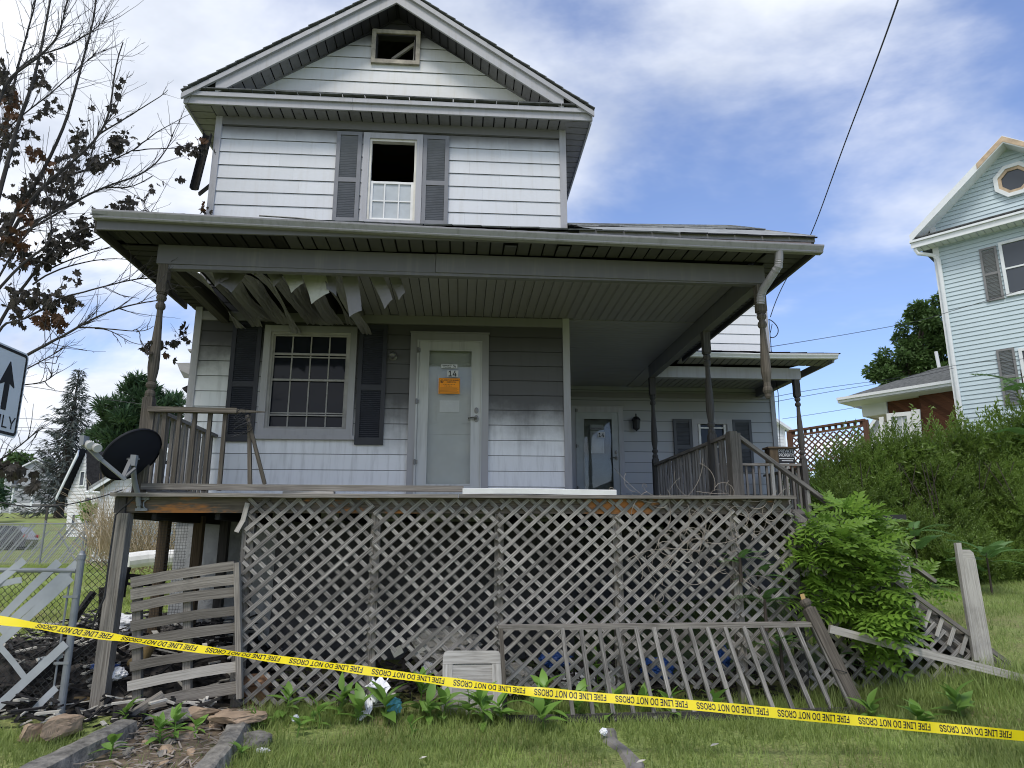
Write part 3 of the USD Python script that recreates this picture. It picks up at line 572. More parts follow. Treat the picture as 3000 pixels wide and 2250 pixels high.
# burnt, curled ceiling strips hanging at the left
def strip(x, w, z_back, z_front, y_front, twist, sag, m=ceil_m, dx=.0, tipdrop=0.0):
    n = 14; t = np.linspace(0, 1, n); rows = []
    for k in range(n):
        u_ = t[k]; y = -.05+(y_front+.05)*u_; z = z_back+(z_front-z_back)*u_**.7-sag*math.sin(math.pi*u_)-tipdrop*max(0, (u_-.72)/.28)**2; a = twist*math.sin(math.pi*min(1, u_*1.15))*(1-.3*u_)
        c = np.array([x+dx*u_+.02*math.sin(5*u_+x*9), y, z]); rib = lambda q: .010 if abs(abs(q)-.22) < .05 else 0
        rows.append([c+np.array([w*q*math.cos(a), .03*w*math.sin(9*q+k), w*q*math.sin(a)+rib(q)+.004*rng.normal()]) for q in (-.5, -.26, -.22, -.18, 0, .18, .22, .26, .5)])
    b = MB(); b.sheet(rows); b.build('hanging_ceiling_strip', m, P_)
for i, x in enumerate(np.linspace(-2.92, -1.30, 10)):
    k = i/9; strip(x, .125+.05*rng.random(), 4.22+.26*rng.random(), 4.58, -1.55-.35*rng.random(), rng.uniform(.9, 1.6)*(1 if i % 4 else -.8), .0+.12*rng.random(), dx=-.05-.12*rng.random(), tipdrop=.10*rng.random())
for px, py, w, dx, drop, tw, m in ((468, 592, .20, .1, .22, .5, ceil_m), (510, 598, .22, -.08, .24, -.5, ceil_m), (546, 588, .18, .12, .14, .4, flap_m), (580, 600, .15, .14, .18, .7, ceil_w), (618, 598, .20, .16, .24, .6, flap_m), (668, 598, .27, .16, .34, .5, flap_m), (706, 604, .15, .08, .26, -.5, ceil_w), (748, 600, .18, .14, .48, .4, ceil_w), (805, 606, .15, .20, .36, .8, ceil_w), (848, 612, .12, .12, .26, .8, ceil_w)):
    # loose front ends that curl down below the beam, pointed at the corner
    o = at(px, py, -1.72); rows = []
    for k in range(8):
        u_ = k/7; a = tw*(.2+.8*u_); c = o+np.array([dx*u_, .05-.16*u_**2, .12-drop*(u_+.2*u_**3)]); wk = w*(1-.2*u_)
        rows.append([c+np.array([wk*q*math.cos(a), -wk*q*.3*math.sin(a), wk*q*math.sin(a)*(.6+.6*u_)+(.011 if abs(abs(q)-.2) < .06 else 0)]) for q in (-.5, -.25, -.2, -.15, .15, .2, .25, .5)])
    b = MB(); b.sheet(rows); b.build('hanging_ceiling_strip', m, P_)
# soffit between beam and gutter
for x in np.arange(-3.55, 3.55, .142):
    lift = rng.uniform(-.004, .004); tear = .06*rng.random() if x > .3 and rng.random() < .5 else 0
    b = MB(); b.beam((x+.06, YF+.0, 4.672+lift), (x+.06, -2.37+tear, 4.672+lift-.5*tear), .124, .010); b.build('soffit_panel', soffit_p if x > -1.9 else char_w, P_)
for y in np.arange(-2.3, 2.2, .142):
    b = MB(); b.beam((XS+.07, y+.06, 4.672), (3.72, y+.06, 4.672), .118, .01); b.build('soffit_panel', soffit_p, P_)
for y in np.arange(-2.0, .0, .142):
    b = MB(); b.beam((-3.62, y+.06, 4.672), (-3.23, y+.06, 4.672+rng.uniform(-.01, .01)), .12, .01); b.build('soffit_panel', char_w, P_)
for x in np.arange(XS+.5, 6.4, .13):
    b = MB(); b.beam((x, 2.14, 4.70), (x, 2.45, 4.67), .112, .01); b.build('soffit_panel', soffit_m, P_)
b = MB(); b.box(-3.65, 3.74, -2.36, YF+.1, 4.70, 4.706); b.box(XS, 3.74, YF, 2.4, 4.70, 4.706); b.box(-3.65, -3.2, YF, 0, 4.70, 4.706); b.box(XS+.4, 6.42, 2.12, 2.6, 4.715, 4.72); b.build('soffit_backing', void, P_)
# fascias, gutters, roof
b = MB(); b.box(-3.68, 3.745, -2.40, -2.375, 4.66, 4.80); b.build('fascia', beam_paint, P_)
b = MB(); b.box(1.2, 3.76, -2.43, -2.402, 4.755, 4.815); b.build('fascia_cap', gutter_m, P_)
b = MB(); b.box(2.2, 3.72, -2.42, -2.402, 4.69, 4.752); b.build('bare_fascia', bare_pine, P_)
b = MB(); b.box(3.745, 3.775, -2.38, 2.15, 4.62, 4.80); b.build('fascia', soffit_p, P_)
b = MB(); b.box(-3.71, -3.682, -2.38, .0, 4.64, 4.80); b.build('fascia', dark_w, P_)
def gutter(p, q, m, r=.062, name='gutter'):
    p, q = np.asarray(p, float), np.asarray(q, float); d = (q-p)/np.linalg.norm(q-p); s_ = np.array([d[1], -d[0], 0])  # outward
    prof = [(0, .09), (0, .018), (.065, .018), (.078, .028), (.076, .04), (.09, .058), (.108, .078), (.110, .092), (.104, .098), (.098, .088), (.08, .06), (.065, .032), (.01, .026), (.008, .09)]
    n = 9; rows = []
    for t in np.linspace(0, 1, n):
        o = p+(q-p)*t-np.array([0, 0, .012*math.sin(math.pi*t)])
        rows.append([o+s_*a+np.array([0, 0, z-.06]) for a, z in prof])
    b = MB(); b.sheet(np.array(rows)); A = np.array([p+s_*a+np.array([0, 0, z-.06]) for a, z in prof[:9]]); B_ = np.array([q+s_*a+np.array([0, 0, z-.06]) for a, z in prof[:9]])
    for E_ in (A, B_): b.add(E_, [[0, k, k+1] for k in range(1, 8)]); b.add(E_, [[0, k+1, k] for k in range(1, 8)])
    return b.build(name, m, P_)
gutter((-3.70, -2.385, 4.80), (3.80, -2.425, 4.645), gutter_m); gutter((3.84, 2.13, 4.735), (6.47, 2.13, 4.745), white_p)
# main porch roof: steep front, visible courses of shingles near the right
FL = np.array([-3.72, -2.40, 4.825]); FR = np.array([3.77, -2.44, 4.825]); TR = np.array([4.25, .9, 6.56]); A_ = np.array([X1, -.02, 5.80]); B2 = np.array([X1+.005, .9, 6.50]); A0 = np.array([X1, -.02, 5.985]); R2 = np.array([3.79, 2.1, 4.82])
b = MB(); b.sheet([[FL, np.array([X1, -2.43, 4.825])], [np.array([X0, -.02, 5.80]), A_]]); b.build('porch_roof', shingle_m, P_)
# right part: a plane a little steeper than the line of sight
E0 = np.array([X1, -2.43, 4.825]); top_l, top_r = B2, TR
b = MB(); b.sheet([[E0-(0, 0, .01), FR-(0, 0, .01)], [top_l-(0, 0, .01), top_r-(0, 0, .01)]]); b.sheet([[FR, R2], [TR, TR+(-.3, 1.5, -.25)]]); b.sheet([[B2-(0, 0, .015), TR-(0, 0, .015)], [B2+(0, 2.9, -.6), TR+(-.3, 2.9, -.6)]]); roofp = b.build('porch_roof', shingle_l, P_)
for k in range(16):
    t0, t1 = .46+k*.034, .46+(k+1.25)*.034; n = 9
    for i in range(n+1):
        u0 = max(0, (i-(.5 if k % 2 else 0))/n+rng.uniform(-.01, .01)); u1 = min(1, u0+1/n-.004)
        if u1-u0 < .02 or t1 > 1.0: continue
        q = lambda u_, t_: (E0+(FR-E0)*u_)*(1-t_)+(top_l+(top_r-top_l)*u_)*t_+np.array([0, 0, .004])
        a, c, d_, e_ = q(u0, t0), q(u1, t0), q(u1, t1), q(u0, t1); up_ = np.array([0, 0, .012]); mb = MB(); mb.add([a, c, d_, e_, a+up_, c+up_, d_, e_], [[0, 1, 5, 4], [4, 5, 6, 7], [0, 4, 7, 3], [1, 2, 6, 5]]); mb.build('shingle', shingle_l if rng.random() < .6 else shingle_m, roofp)
for x in np.arange(-3.72, 3.74, .30):
    b = MB(); b.beam((x, -2.36, 4.836+rng.uniform(-.004, .006)), (x+.29, -2.36, 4.836+rng.uniform(-.004, .01)), .24, .014, up=(0, -.4, 1)); b.build('shingle', shingle_b if x > 2 else shingle_m, roofp)
b = MB(); b.sheet([[(XS+.4, 2.1, 4.79), (6.5, 2.1, 4.79)], [(XS+.4, YW-.02, 5.05), (6.5, YW-.02, 5.05)]]); b.sheet([[(XS+.4, 2.1, 4.77), (6.5, 2.1, 4.77)], [(XS+.4, YW-.02, 5.03), (6.5, YW-.02, 5.03)]]); r2 = b.build('wing_porch_roof', shingle_b, P_)
for x in np.arange(3.85, 6.3, .30):
    b = MB(); b.beam((x, 2.2, 4.81+rng.uniform(-.004, .012)), (x+.29, 2.2, 4.81+rng.uniform(-.004, .012)), .24, .016, up=(0, -.1, 1)); b.build('shingle', shingle_b, r2)
b = MB(); b.box(6.42, 6.45, 2.15, YW, 4.66, 4.79); b.build('fascia', trim_w, P_)
# turned posts
PROF = [(.030, 0), (.046, .012), (.052, .035), (.046, .058), (.034, .068), (.030, .085), (.044, .10), (.050, .125), (.046, .15), (.033, .165)]
def post(x, y, z0, z1, m=post_w, w=.098, sq_t=.33, sq_b=None, lab=None, stop=None):
    """square ends, turned middle that swells downwards; stop: the post is broken off at that height"""
    b = MB(); zt = z1-sq_t
    b.beam((x, y, zt+.02), (x, y, z1), w, w, up=(0, 1, 0)); b.beam((x, y, zt), (x, y, zt+.02), w*.8, w*.8, up=(0, 1, 0))
    L = (z1-z0); zb = z0+(.40*L if sq_b is None else sq_b)
    if stop: zb = stop
    k = w/.098; pr = []
    for r, z in PROF: pr.append((r*k, zt-z*k))
    zz = zt-.165*k
    for t in np.linspace(0, 1, 12): pr.append((k*(.029+.025*math.sin(min(t/.82, 1)*math.pi/2)**1.5-(.018*max(0, t-.85)/.15)), zz+(zb+.175*k-zz)*t))
    if not stop:
        for r, z in PROF: pr.append((r*k, zb+.17*k-z*k))
    else: pr += [(.040, zb+.13), (.050, zb+.11), (.052, zb+.085), (.042, zb+.06), (.034, zb+.05), (.033, zb+.02), (.022, zb), (0, zb-.005)]
    b.lathe(pr, (x, y, 0), 14)
    if not stop: b.beam((x, y, z0), (x, y, zb), w, w, up=(0, 1, 0)); b.beam((x, y, zb), (x, y, zb+.02), w*.8, w*.8, up=(0, 1, 0))
    return b.build('porch_post', m, P_, smooth=False, label=lab)
post(-3.15, YF+.06, 2.07, 4.46, post_w); post(XS, YF+.06, 2.07, 4.41, post_w, stop=3.12, lab='turned post broken off halfway, hanging from the beam')
post(XS, -.23, 2.04, 4.42, dark_w); post(XS, 2.5, 2.04, 4.42, dark_w); post(5.90, 2.5, 2.03, 4.43, dark_w)
# deck
b = MB(); b.beam((-3.34, -2.07, 2.05), (-.02, -2.07, 2.052), .16, .036, seg=8, wob=.002); b.build('deck_edge_board', deck_w, P_)
b = MB(); b.beam((-.015, -2.07, 2.052), (3.44, -2.07, 2.05), .16, .034, seg=8, wob=.002); b.build('deck_edge_board', deck_w, P_)
for y in np.arange(-1.97, 0, .145):
    b = MB(); b.box(-3.3, 3.4, y, y+.1435, 2.0, 2.032); b.build('deck_board', deck_w, P_)
for y in np.arange(.05, YW-.1, .145):
    b = MB(); b.box(X1+.02, 3.4 if y < 2.4 else 5.98, y, y+.1435, 2.0, 2.032); b.build('deck_board', deck_w, P_)
b = MB(); b.box(-3.22, 3.40, -2.045, -2.00, 1.885, 2.038); b.build('rim_joist', rim_w, P_, label='deck rim board with worn orange patches')
for bx_ in ((3.36, 3.41, -2.0, 2.43), (3.42, 5.98, 2.44, 2.49), (-3.29, -3.25, -2.03, 0)):
    b = MB(); b.box(*bx_, 1.83, 2.0); b.build('rim_joist', dark_w, P_)
for x in np.arange(-3.0, 3.3, .6):
    b = MB(); b.box(x, x+.045, -1.99, -.02, 1.82, 1.995); b.build('joist', char_w, P_)
b = MB(); b.beam((-3.262, -2.02, .05), (-3.245, -2.02, 1.88), .125, .125, up=(0, 1, 0)); b.build('deck_post', pallet_w, P_)
b = MB(); b.box(-3.325, -3.225, -2.07, -2.0, 1.88, 2.032); b.build('deck_post_cap', dark_w, P_)
for x, y, m in ((-3.24, -1.05, brown_w), (-2.98, -.75, brown_w), (-2.9, -.1, dark_w), (5.88, 2.52, pallet_w)):
    b = MB(); b.beam((x, y, .1), (x, y, 1.9), .10, .10, up=(0, 1, 0)); b.build('deck_post', m, P_)
for x in (-2.045, -.83, .39, 1.585, 2.80, 3.41):
    b = MB(); b.box(x-.045, x+.045, -2.04, -1.95, .05, 1.9); b.build('deck_post', pallet_w if x < 3 else dark_w, P_)
# downspout elbow that still hangs from the gutter
b = MB(); pts = [(3.335, -2.46, 4.63), (3.333, -2.44, 4.52), (3.325, -2.43, 4.46), (3.28, -2.33, 4.37), (3.235, -2.23, 4.28), (3.22, -2.19, 4.22), (3.215, -2.17, 4.13)]
pts = np.array(pts); tt = np.linspace(0, 6, 40); pts = np.stack([np.interp(tt, range(7), pts[:, k]) for k in range(3)], 1)
rr = .043+.003*np.sin(np.arange(40)*2.6)*(((tt > .8) & (tt < 2.6)) | (tt > 4.2)); b.tube(pts, rr, 10); b.build('downspout', gutter_m, P_, smooth=False)

# ---------------------------------------------------------------- lattice
def laths(parent, poly, slope, pitch, y, m, w=.037, t=.008, jit=.006, drop=0.0, zmin_drop=0, off=0.0):
    d = np.array([math.cos(slope), math.sin(slope)]); nn = np.array([-d[1], d[0]]); minx, minz, maxx, maxz = poly.bounds; c = np.array([(minx+maxx)/2, (minz+maxz)/2]); R = math.hypot(maxx-minx, maxz-minz)
    for k in range(-60, 61):
        o = c+nn*(k*pitch+off+rng.normal(0, jit*.5)); e = d.copy(); a = rng.normal(0, .006); e = np.array([d[0]*math.cos(a)-d[1]*math.sin(a), d[0]*math.sin(a)+d[1]*math.cos(a)])
        I = poly.intersection(LineString([o-e*R, o+e*R]))
        for gseg in getattr(I, 'geoms', [I]):
            if gseg.is_empty or gseg.geom_type != 'LineString' or gseg.length < .05: continue
            (xa, za), (xb, zb) = gseg.coords[0], gseg.coords[-1]
            if za > zb: xa, za, xb, zb = xb, zb, xa, za
            if zb < zmin_drop and rng.random() < drop: continue
            cut = rng.uniform(0, .05) if rng.random() < .35 else 0
            L = gseg.length; xa2, za2 = xa+(xb-xa)*cut/L, za+(zb-za)*cut/L
            if rng.random() < drop*.5 and L > .5: f_ = rng.uniform(.15, .4); xa2, za2 = xa+(xb-xa)*f_, za+(zb-za)*f_
            b = MB(); b.beam((xa2, y+rng.normal(0, .0015), za2), (xb, y+rng.normal(0, .0015), zb), t, w*rng.uniform(.92, 1.06), seg=3, wob=.0012)
            b.build('lath', m, parent)
LP = [(-2.075, -.855), (-.848, .372), (.379, 1.56), (1.568, 2.795), (2.80, 3.42)]
LB = ['leftmost lattice panel of the skirt, beside the leaning slatted gate', 'lattice panel under the orange-noticed door, torn at its foot above the rags', 'lattice panel behind the upper end of the fallen railing', 'lattice panel with dry tendrils, behind the middle of the fallen railing', 'narrow peeling lattice panel at the stair corner']
for i, ((xa, xb), lb) in enumerate(zip(LP, LB)):
    th = thing('lattice_screen', lb, 'lattice', (xa, -2.07, .15))
    zl = .14+.03*i; poly = sbox(xa, zl, xb, 2.03)
    if i == 1: poly = poly.difference(Polygon([(-.83, .1), (-.83, .42), (-.55, .62), (-.35, .25), (-.2, .1)]))
    m = lath_w if i < 4 else lath_w
    laths(th, poly, math.radians(41), .1045, -2.073, m, drop=.12 if i in (1,) else .03, zmin_drop=.6, off=rng.uniform(0, .1))
    laths(th, poly, math.radians(180-43), .109, -2.063, m, drop=.05, zmin_drop=.6, off=rng.uniform(0, .1))
    if i == 0:
        b = MB(); b.box(xa-.03, xa+.012, -2.06, -2.052, .2, 1.86); b.build('edge_strip', lath_w, th)
        b = MB(); b.beam((-2.07, -2.085, 1.98), (-2.10, -2.09, 1.80), .01, .045, up=(1, 0, 0)); b.beam((-2.10, -2.09, 1.81), (-2.14, -2.13, 1.70), .01, .045, up=(1, 0, 0)); b.build('broken_lath', pale_w, th)
# skirt under the stairs
th = thing('stair_lattice', 'triangular lattice skirt below the stair, half hidden by leaves', 'lattice', (3.45, -2.03, .15))
poly = Polygon([(3.46, .17), (5.42, .24), (5.42, .34), (3.46, 1.90)])
laths(th, poly, math.radians(41), .112, -2.03, lath_w, off=.02); laths(th, poly, math.radians(180-40), .112, -2.02, lath_w, off=.05)

# ---------------------------------------------------------------- stairs and railings
T = thing('stairs', 'weathered wooden stairs with two newel posts going down beside the lattice', 'stairs', (5.3, -1.5, .3))
for k in range(10):
    z = 2.03-.185*(k+1); x = 3.42+.247*(k+1)
    b = MB(); b.box(x-.26, x+.05, -2.0, -.92, z-.038, z); b.build('tread', deck_w if k < 6 else pallet_w, T)
    b = MB(); b.box(x+.005, x+.03, -1.98, -.94, z-.185, z-.04); b.build('riser', deck_w, T)
for y in (-1.96, -.93):
    b = MB(); b.beam((3.42, y, 1.86), (5.75, y, .12), .04, .20); b.build('stringer', deck_w, T)
for k in range(9):
    t = .52+k*.05; x, z = 3.42+2.33*t, 1.86-1.74*t; b = MB(); b.beam((x-.05, -2.05, z-.10), (x+.05, -2.05, z+.10), .008, .04); b.build('lath_end', pale_w, T)
b = MB(); b.beam((4.35, -2.055, 1.99-.739*.95), (5.55, -2.055, .28+.13), .03, .04); b.build('stringer_cap', deck_w, T)
b = MB(); b.beam((5.30, -2.03, .18), (5.25, -2.03, 1.44), .155, .09, up=(0, 1, 0)); b.extr(Polygon([(5.175, 1.44), (5.325, 1.44), (5.315, 1.50), (5.28, 1.53), (5.18, 1.53)]), -2.075, -1.985); b.build('newel_post', pale_w, T)
b = MB(); b.beam((5.19, -2.06, .45), (5.165, -2.06, 1.60), .055, .04, up=(0, 1, 0)); b.build('newel_board', pale_w, T)
b = MB(); b.beam((5.24, -.95, .55), (5.235, -.95, 1.44), .16, .09, up=(0, 1, 0)); b.build('newel_post', pale_w, T)
b = MB(); b.beam((3.30, -.95, 2.905), (5.62, -.95, 1.155), .09, .04); b.build('handrail', deck_w, T)
for k in range(3):
    x = 3.75+k*.42; z = 2.905-.754*(x-3.3); b = MB(); b.beam((x, -.95, z-.80), (x, -.95, z-.03), .035, .035, up=(0, 1, 0)); b.build('baluster', pale_w, T)
def railing(name, lab, p, q, h, pitch, m=deck_w, bot=.08, post_a=None, post_b=None, top_w=.09):
    p, q = np.array(p, float), np.array(q, float); th = thing(name, lab, 'railing', p); d = (q-p); L = np.linalg.norm(d); d /= L; Z = np.array([0, 0, 1.0])
    b = MB(); b.beam(p+Z*h, q+Z*h, top_w, .038); b.build('top_rail', m, th)
    b = MB(); b.beam(p+Z*bot, q+Z*bot, .035, .085); b.build('bottom_rail', m, th)
    for s_ in np.arange(pitch*.7, L-.03, pitch):
        o = p+d*(s_+rng.normal(0, .006)); b = MB(); b.beam(o+Z*(bot-.04), o+Z*(h-.02)+rng.normal(0, .006, 3)*(1, 1, 0), .034, .034, up=d); b.build('baluster', m, th)
    return th
r_ = railing('porch_railing', 'dark railing along the right side of the porch, rising to a square newel', (XS, 2.44, 2.03), (XS, -.82, 2.03), .86, .135)
b = MB(); b.box(XS-.06, XS+.03, -1.00, -.86, 2.04, 2.92); b.build('newel_post', pallet_w, r_); b = MB(); b.box(XS-.05, XS+.04, -.855, -.81, 2.04, 2.90); b.box(XS+.032, XS+.07, -1.0, -.88, 2.04, 2.90); b.build('newel_board', pallet_w, r_)
railing('porch_railing', 'railing of the wing porch ending at the far turned post', (3.42, 2.5, 2.03), (5.84, 2.5, 2.03), .88, .115)
railing('porch_railing', 'short rear railing of the wing porch against the light siding', (5.90, 4.05, 2.03), (5.90, 2.6, 2.03), .84, .115)
railing('porch_railing', 'railing on the left end of the porch, running back to the house wall', (-3.15, -.05, 2.06), (-3.15, -1.92, 2.06), .87, .135)
b = MB(); b.box(-3.20, -3.10, -.07, -.045, 2.04, 2.95)
th = thing('porch_railing', 'broken railing above the dish with a splintered top rail and missing balusters', 'railing', (-3.1, YF, 2.06))
b = MB(); b.beam((-3.115, YF, 2.90), (-2.25, YF-.005, 2.895), .085, .05, seg=4, wob=.001); b.beam((-2.25, YF-.005, 2.893), (-1.98, YF, 2.888), .05, .035, taper=.25); b.build('top_rail', post_w, th)
b = MB(); b.beam((-3.10, YF, 2.135), (.03, YF, 2.125), .04, .06, seg=6, wob=.001); b.build('bottom_rail', deck_w, th)
for xt, xb in ((-3.085, -3.08), (-2.965, -2.94), (-2.82, -2.812), (-2.672, -2.667), (-2.523, -2.52), (-2.375, -2.37)):
    b = MB(); b.beam((xb, YF+.02, 2.10), (xt, YF+.02, 2.88), .037, .037, up=(0, 1, 0)); b.build('baluster', post_w, th)
b = MB(); b.beam((-2.078, YF+.02, 2.16), (-2.142, YF+.02, 2.85), .037, .037, up=(0, 1, 0), taper=.9); b.build('baluster', post_w, th, label='baluster with a broken top')
b = MB(); b.beam((-1.93, YF+.0, 2.165), (-2.15, YF-.02, 2.85), .034, .03, up=(0, 1, 0)); b.build('loose_baluster', post_w, th, label='baluster that has come off and leans')
b = MB()
for k in range(5):
    a0 = rng.random()*6; q = np.linspace(0, 7, 30); b.tube(np.stack([-2.22+.05*np.sin(q*1.3+a0)*(1+k*.25)+k*.012, YF-.04+.02*np.cos(q*2.1+a0), 2.86-.045*k+.06*np.cos(q+a0)], 1), .0035, 4)
b.build('wire_tangle', wire_m, th)
# ---------------------------------------------------------------- signs on the doors
def sheet_thing(name, lab, cat, x0, x1, z0, z1, y, m, base=None):
    t = thing(name, lab, cat, (x0, y, z0)); b = MB(); b.box(x0, x1, y-.0025, y, z0, z1); b.build('sheet', m, t); return t
yg = -.046
t = sheet_thing('notice', 'orange notice UNFIT FOR HUMAN HABITATION taped to the storm door glass', 'notice', -.314, -.032, 3.53, 3.745, yg, orange)
b = MB(); ye = yg-.003
textmb(b, 'UNFIT FOR HUMAN', .017, (-.243, ye, 3.708), width=.195); textmb(b, 'HABITATION', .017, (-.205, ye, 3.682), width=.122)
b.frame(-.306, -.040, 3.538, 3.737, .003, ye-.001, ye)
for k, (a, c) in enumerate(((-.25, -.09), (-.235, -.14))): 
    for q in np.arange(a, c, .02): b.box(q, q+.012, ye-.001, ye, 3.655-.022*k, 3.661-.022*k)
for k in range(5): b.box(-.298, -.05-.02*(k % 2), ye-.001, ye, 3.610-.011*k, 3.6125-.011*k)
b.box(-.30, -.05, ye-.001, ye, 3.552, 3.556); b.build('print', ink, t)
b = MB(); b.lathe([(.023, 0), (.023, .001), (.019, .001), (.019, 0)], n=18); v, f_, u = b.arrays(); b = MB(); b.add(np.stack([-.272+v[:, 0], ye-v[:, 2], 3.70+v[:, 1]], 1), f_[:, ::-1]); b.box(-.279, -.265, ye-.001, ye, 3.69, 3.713); b.box(-.285, -.259, ye-.001, ye, 3.685, 3.692); b.build('seal', ink, t)
t = sheet_thing('house_number', 'black 14 on white stickers on the front storm door', 'house number', -.205, -.055, 3.763, 3.852, yg, sign_w); b = MB(); textmb(b, '14', .075, (-.185, ye, 3.770), width=.105); b.build('numerals', ink, t)
t = sheet_thing('dog_sticker', 'white Beware Of The Dog sticker on the front storm door', 'sticker', -.285, -.07, 3.88, 3.935, yg, sign_w); b = MB(); textmb(b, 'Beware Of', .016, (-.268, ye, 3.912), width=.12); textmb(b, 'The Dog', .016, (-.258, ye, 3.888), width=.10)
b.box(-.118, -.092, ye-.001, ye, 3.905, 3.917); b.box(-.118, -.112, ye-.001, ye, 3.888, 3.906); b.box(-.098, -.092, ye-.001, ye, 3.888, 3.906); b.box(-.126, -.112, ye-.001, ye, 3.917, 3.927); b.build('print', ink, t)
yg = YW-.046; ye = yg-.003
t = sheet_thing('house_number', 'black 14 on white stickers on the shaded side porch door', 'house number', 2.64, 2.785, 3.59, 3.70, yg, sign_w); b = MB(); textmb(b, '14', .08, (2.655, ye, 3.603), width=.115); b.build('numerals', ink, t)
t = sheet_thing('dog_sticker', 'faint Beware Of The Dog sticker on the shaded side porch door', 'sticker', 2.50, 2.77, 3.745, 3.80, yg, grey_pl); b = MB(); textmb(b, 'Beware Of The Dog', .018, (2.515, ye, 3.763), width=.2); b.build('print', ink, t)
t = thing('private_property_sign', 'small black and white private property sign beside a wooden box on the porch rail', 'sign', (5.55, 2.5, 2.94))
b = MB(); b.box(5.50, 5.80, 2.585, 2.60, 2.95, 3.20); b.build('sheet', ink, t); b = MB(); textmb(b, 'PRIVATE', .05, (5.515, 2.582, 3.135), width=.27); textmb(b, 'PROPERTY', .05, (5.515, 2.582, 3.065), width=.27)
b.box(5.52, 5.78, 2.580, 2.583, 3.02, 3.035); b.box(5.56, 5.76, 2.580, 2.583, 2.985, 3.0); b.build('lettering', sign_w, t)
t = thing('planter_box', 'brown wooden box on the side porch rail behind the turned post', 'box', (5.4, 2.55, 2.94)); b = MB(); b.box(5.34, 5.49, 2.55, 2.75, 2.95, 3.20); b.box(5.31, 5.86, 2.53, 2.78, 3.202, 3.23); b.build('side', brown_w, t)

# ---------------------------------------------------------------- fallen railing, gate, boards
th = thing('fallen_railing', 'fallen porch railing leaning against the lattice with a turned end post', 'railing', (2, -2.3, .1))
b = MB(); b.beam((.37, -2.33, .835), (3.42, -2.33, .845), .085, .045, seg=6, wob=.001); b.build('top_rail', deck_w, th)
b = MB(); b.beam((.43, -2.50, .07), (3.58, -2.50, .09), .05, .08); b.build('bottom_rail', dark_w, th)
tops = [.395]+list(np.linspace(.965, 3.38, 15)); bots = [.43]+list(np.linspace(1.03, 3.62, 15))
for i, (a, c) in enumerate(zip(tops, bots)):
    b = MB(); b.beam((c, -2.51, .06), (a, -2.36, .825), .036, .034, up=(0, 1, 0), seg=2, wob=.002); b.build('baluster', lath_w if i else post_w, th)
p0, p1 = np.array([3.71, -2.50, .02]), np.array([3.37, -2.32, .98]); d = (p1-p0)/np.linalg.norm(p1-p0)
b = MB(); b.beam(p0, p1, .102, .10, up=(0, 1, 0)); Rm = trimesh.geometry.align_vectors((0, 0, 1), d)[:3, :3]
q = MB(); q.lathe([(.052, 0), (.04, .012), (.034, .02), (.05, .035), (.056, .058), (.05, .08), (.036, .09), (.02, .095), (0, .095)], n=14); v, f_, u = q.arrays(); b.add(v@Rm.T+p1, f_, u); b.build('end_post', post_w, th)
b = MB(); b.beam(p1+d*.09, p1+d*.145+(.01, 0, 0), .03, .03); b.build('snapped_wood', plain('fresh_break', (.55, .38, .17), .8), th)
b = MB()
for k in (.45, .03): b.tube(p0+d*k+np.array([[math.cos(a)*.072*1.0, math.sin(a)*.07, -.02*math.cos(a)] for a in np.linspace(0, 6.3, 14)]), .004, 4)
b.build('wire_tie', wire_m, th)
b = MB(); b.beam((3.58, -2.28, .79), (5.62, -2.38, .28), .045, .075); b.build('loose_rail', pale_w, th, label='long rail sloping down to the right from the end post')

th = thing('slatted_gate', 'crooked pallet-like gate of ten grey slats leaning at the left of the lattice', 'gate', (-2.5, -2.15, .1))
gl = lambda x, y: at(x, y, -2.16)
rows = [((283, 1258, 24), (506, 1222, 24)), ((283, 1284, 25), (508, 1250, 26)), ((283, 1313, 23), (510, 1280, 24)), ((283, 1354, 24), (512, 1320, 22)), ((281, 1392, 26), (513, 1354, 23)), ((281, 1440, 24), (513, 1392, 20)), ((281, 1440, 22), (513, 1400, 20)), ((276, 1483, 22), (515, 1440, 24)), ((276, 1532, 26), (516, 1487, 28))]
for i, ((xa, ya, wa), (xb, yb, wb)) in enumerate(rows):
    if i == 5: continue
    a, c = gl(xa, ya), gl(xb, yb); b = MB(); b.beam(a, c, .022, wa/268.0, up=(0, 0, 1), seg=6, wob=.003, bow=(0, 0, .012), taper=wb/wa); b.build('slat', pallet_w if i != 7 else pale_w, th)
for xa, ya, xb, yb, w in ((292, 1262, 292, 1520, .075), (402, 1240, 400, 1560, .07), (513, 1215, 519, 1508, .05)):
    b = MB(); b.beam(gl(xb, yb)+(0, .05 if w > .05 else -.01, 0), gl(xa, ya)+(0, .05 if w > .05 else -.01, 0), w, .06, up=(0, 1, 0)); b.build('upright', pallet_w, th)

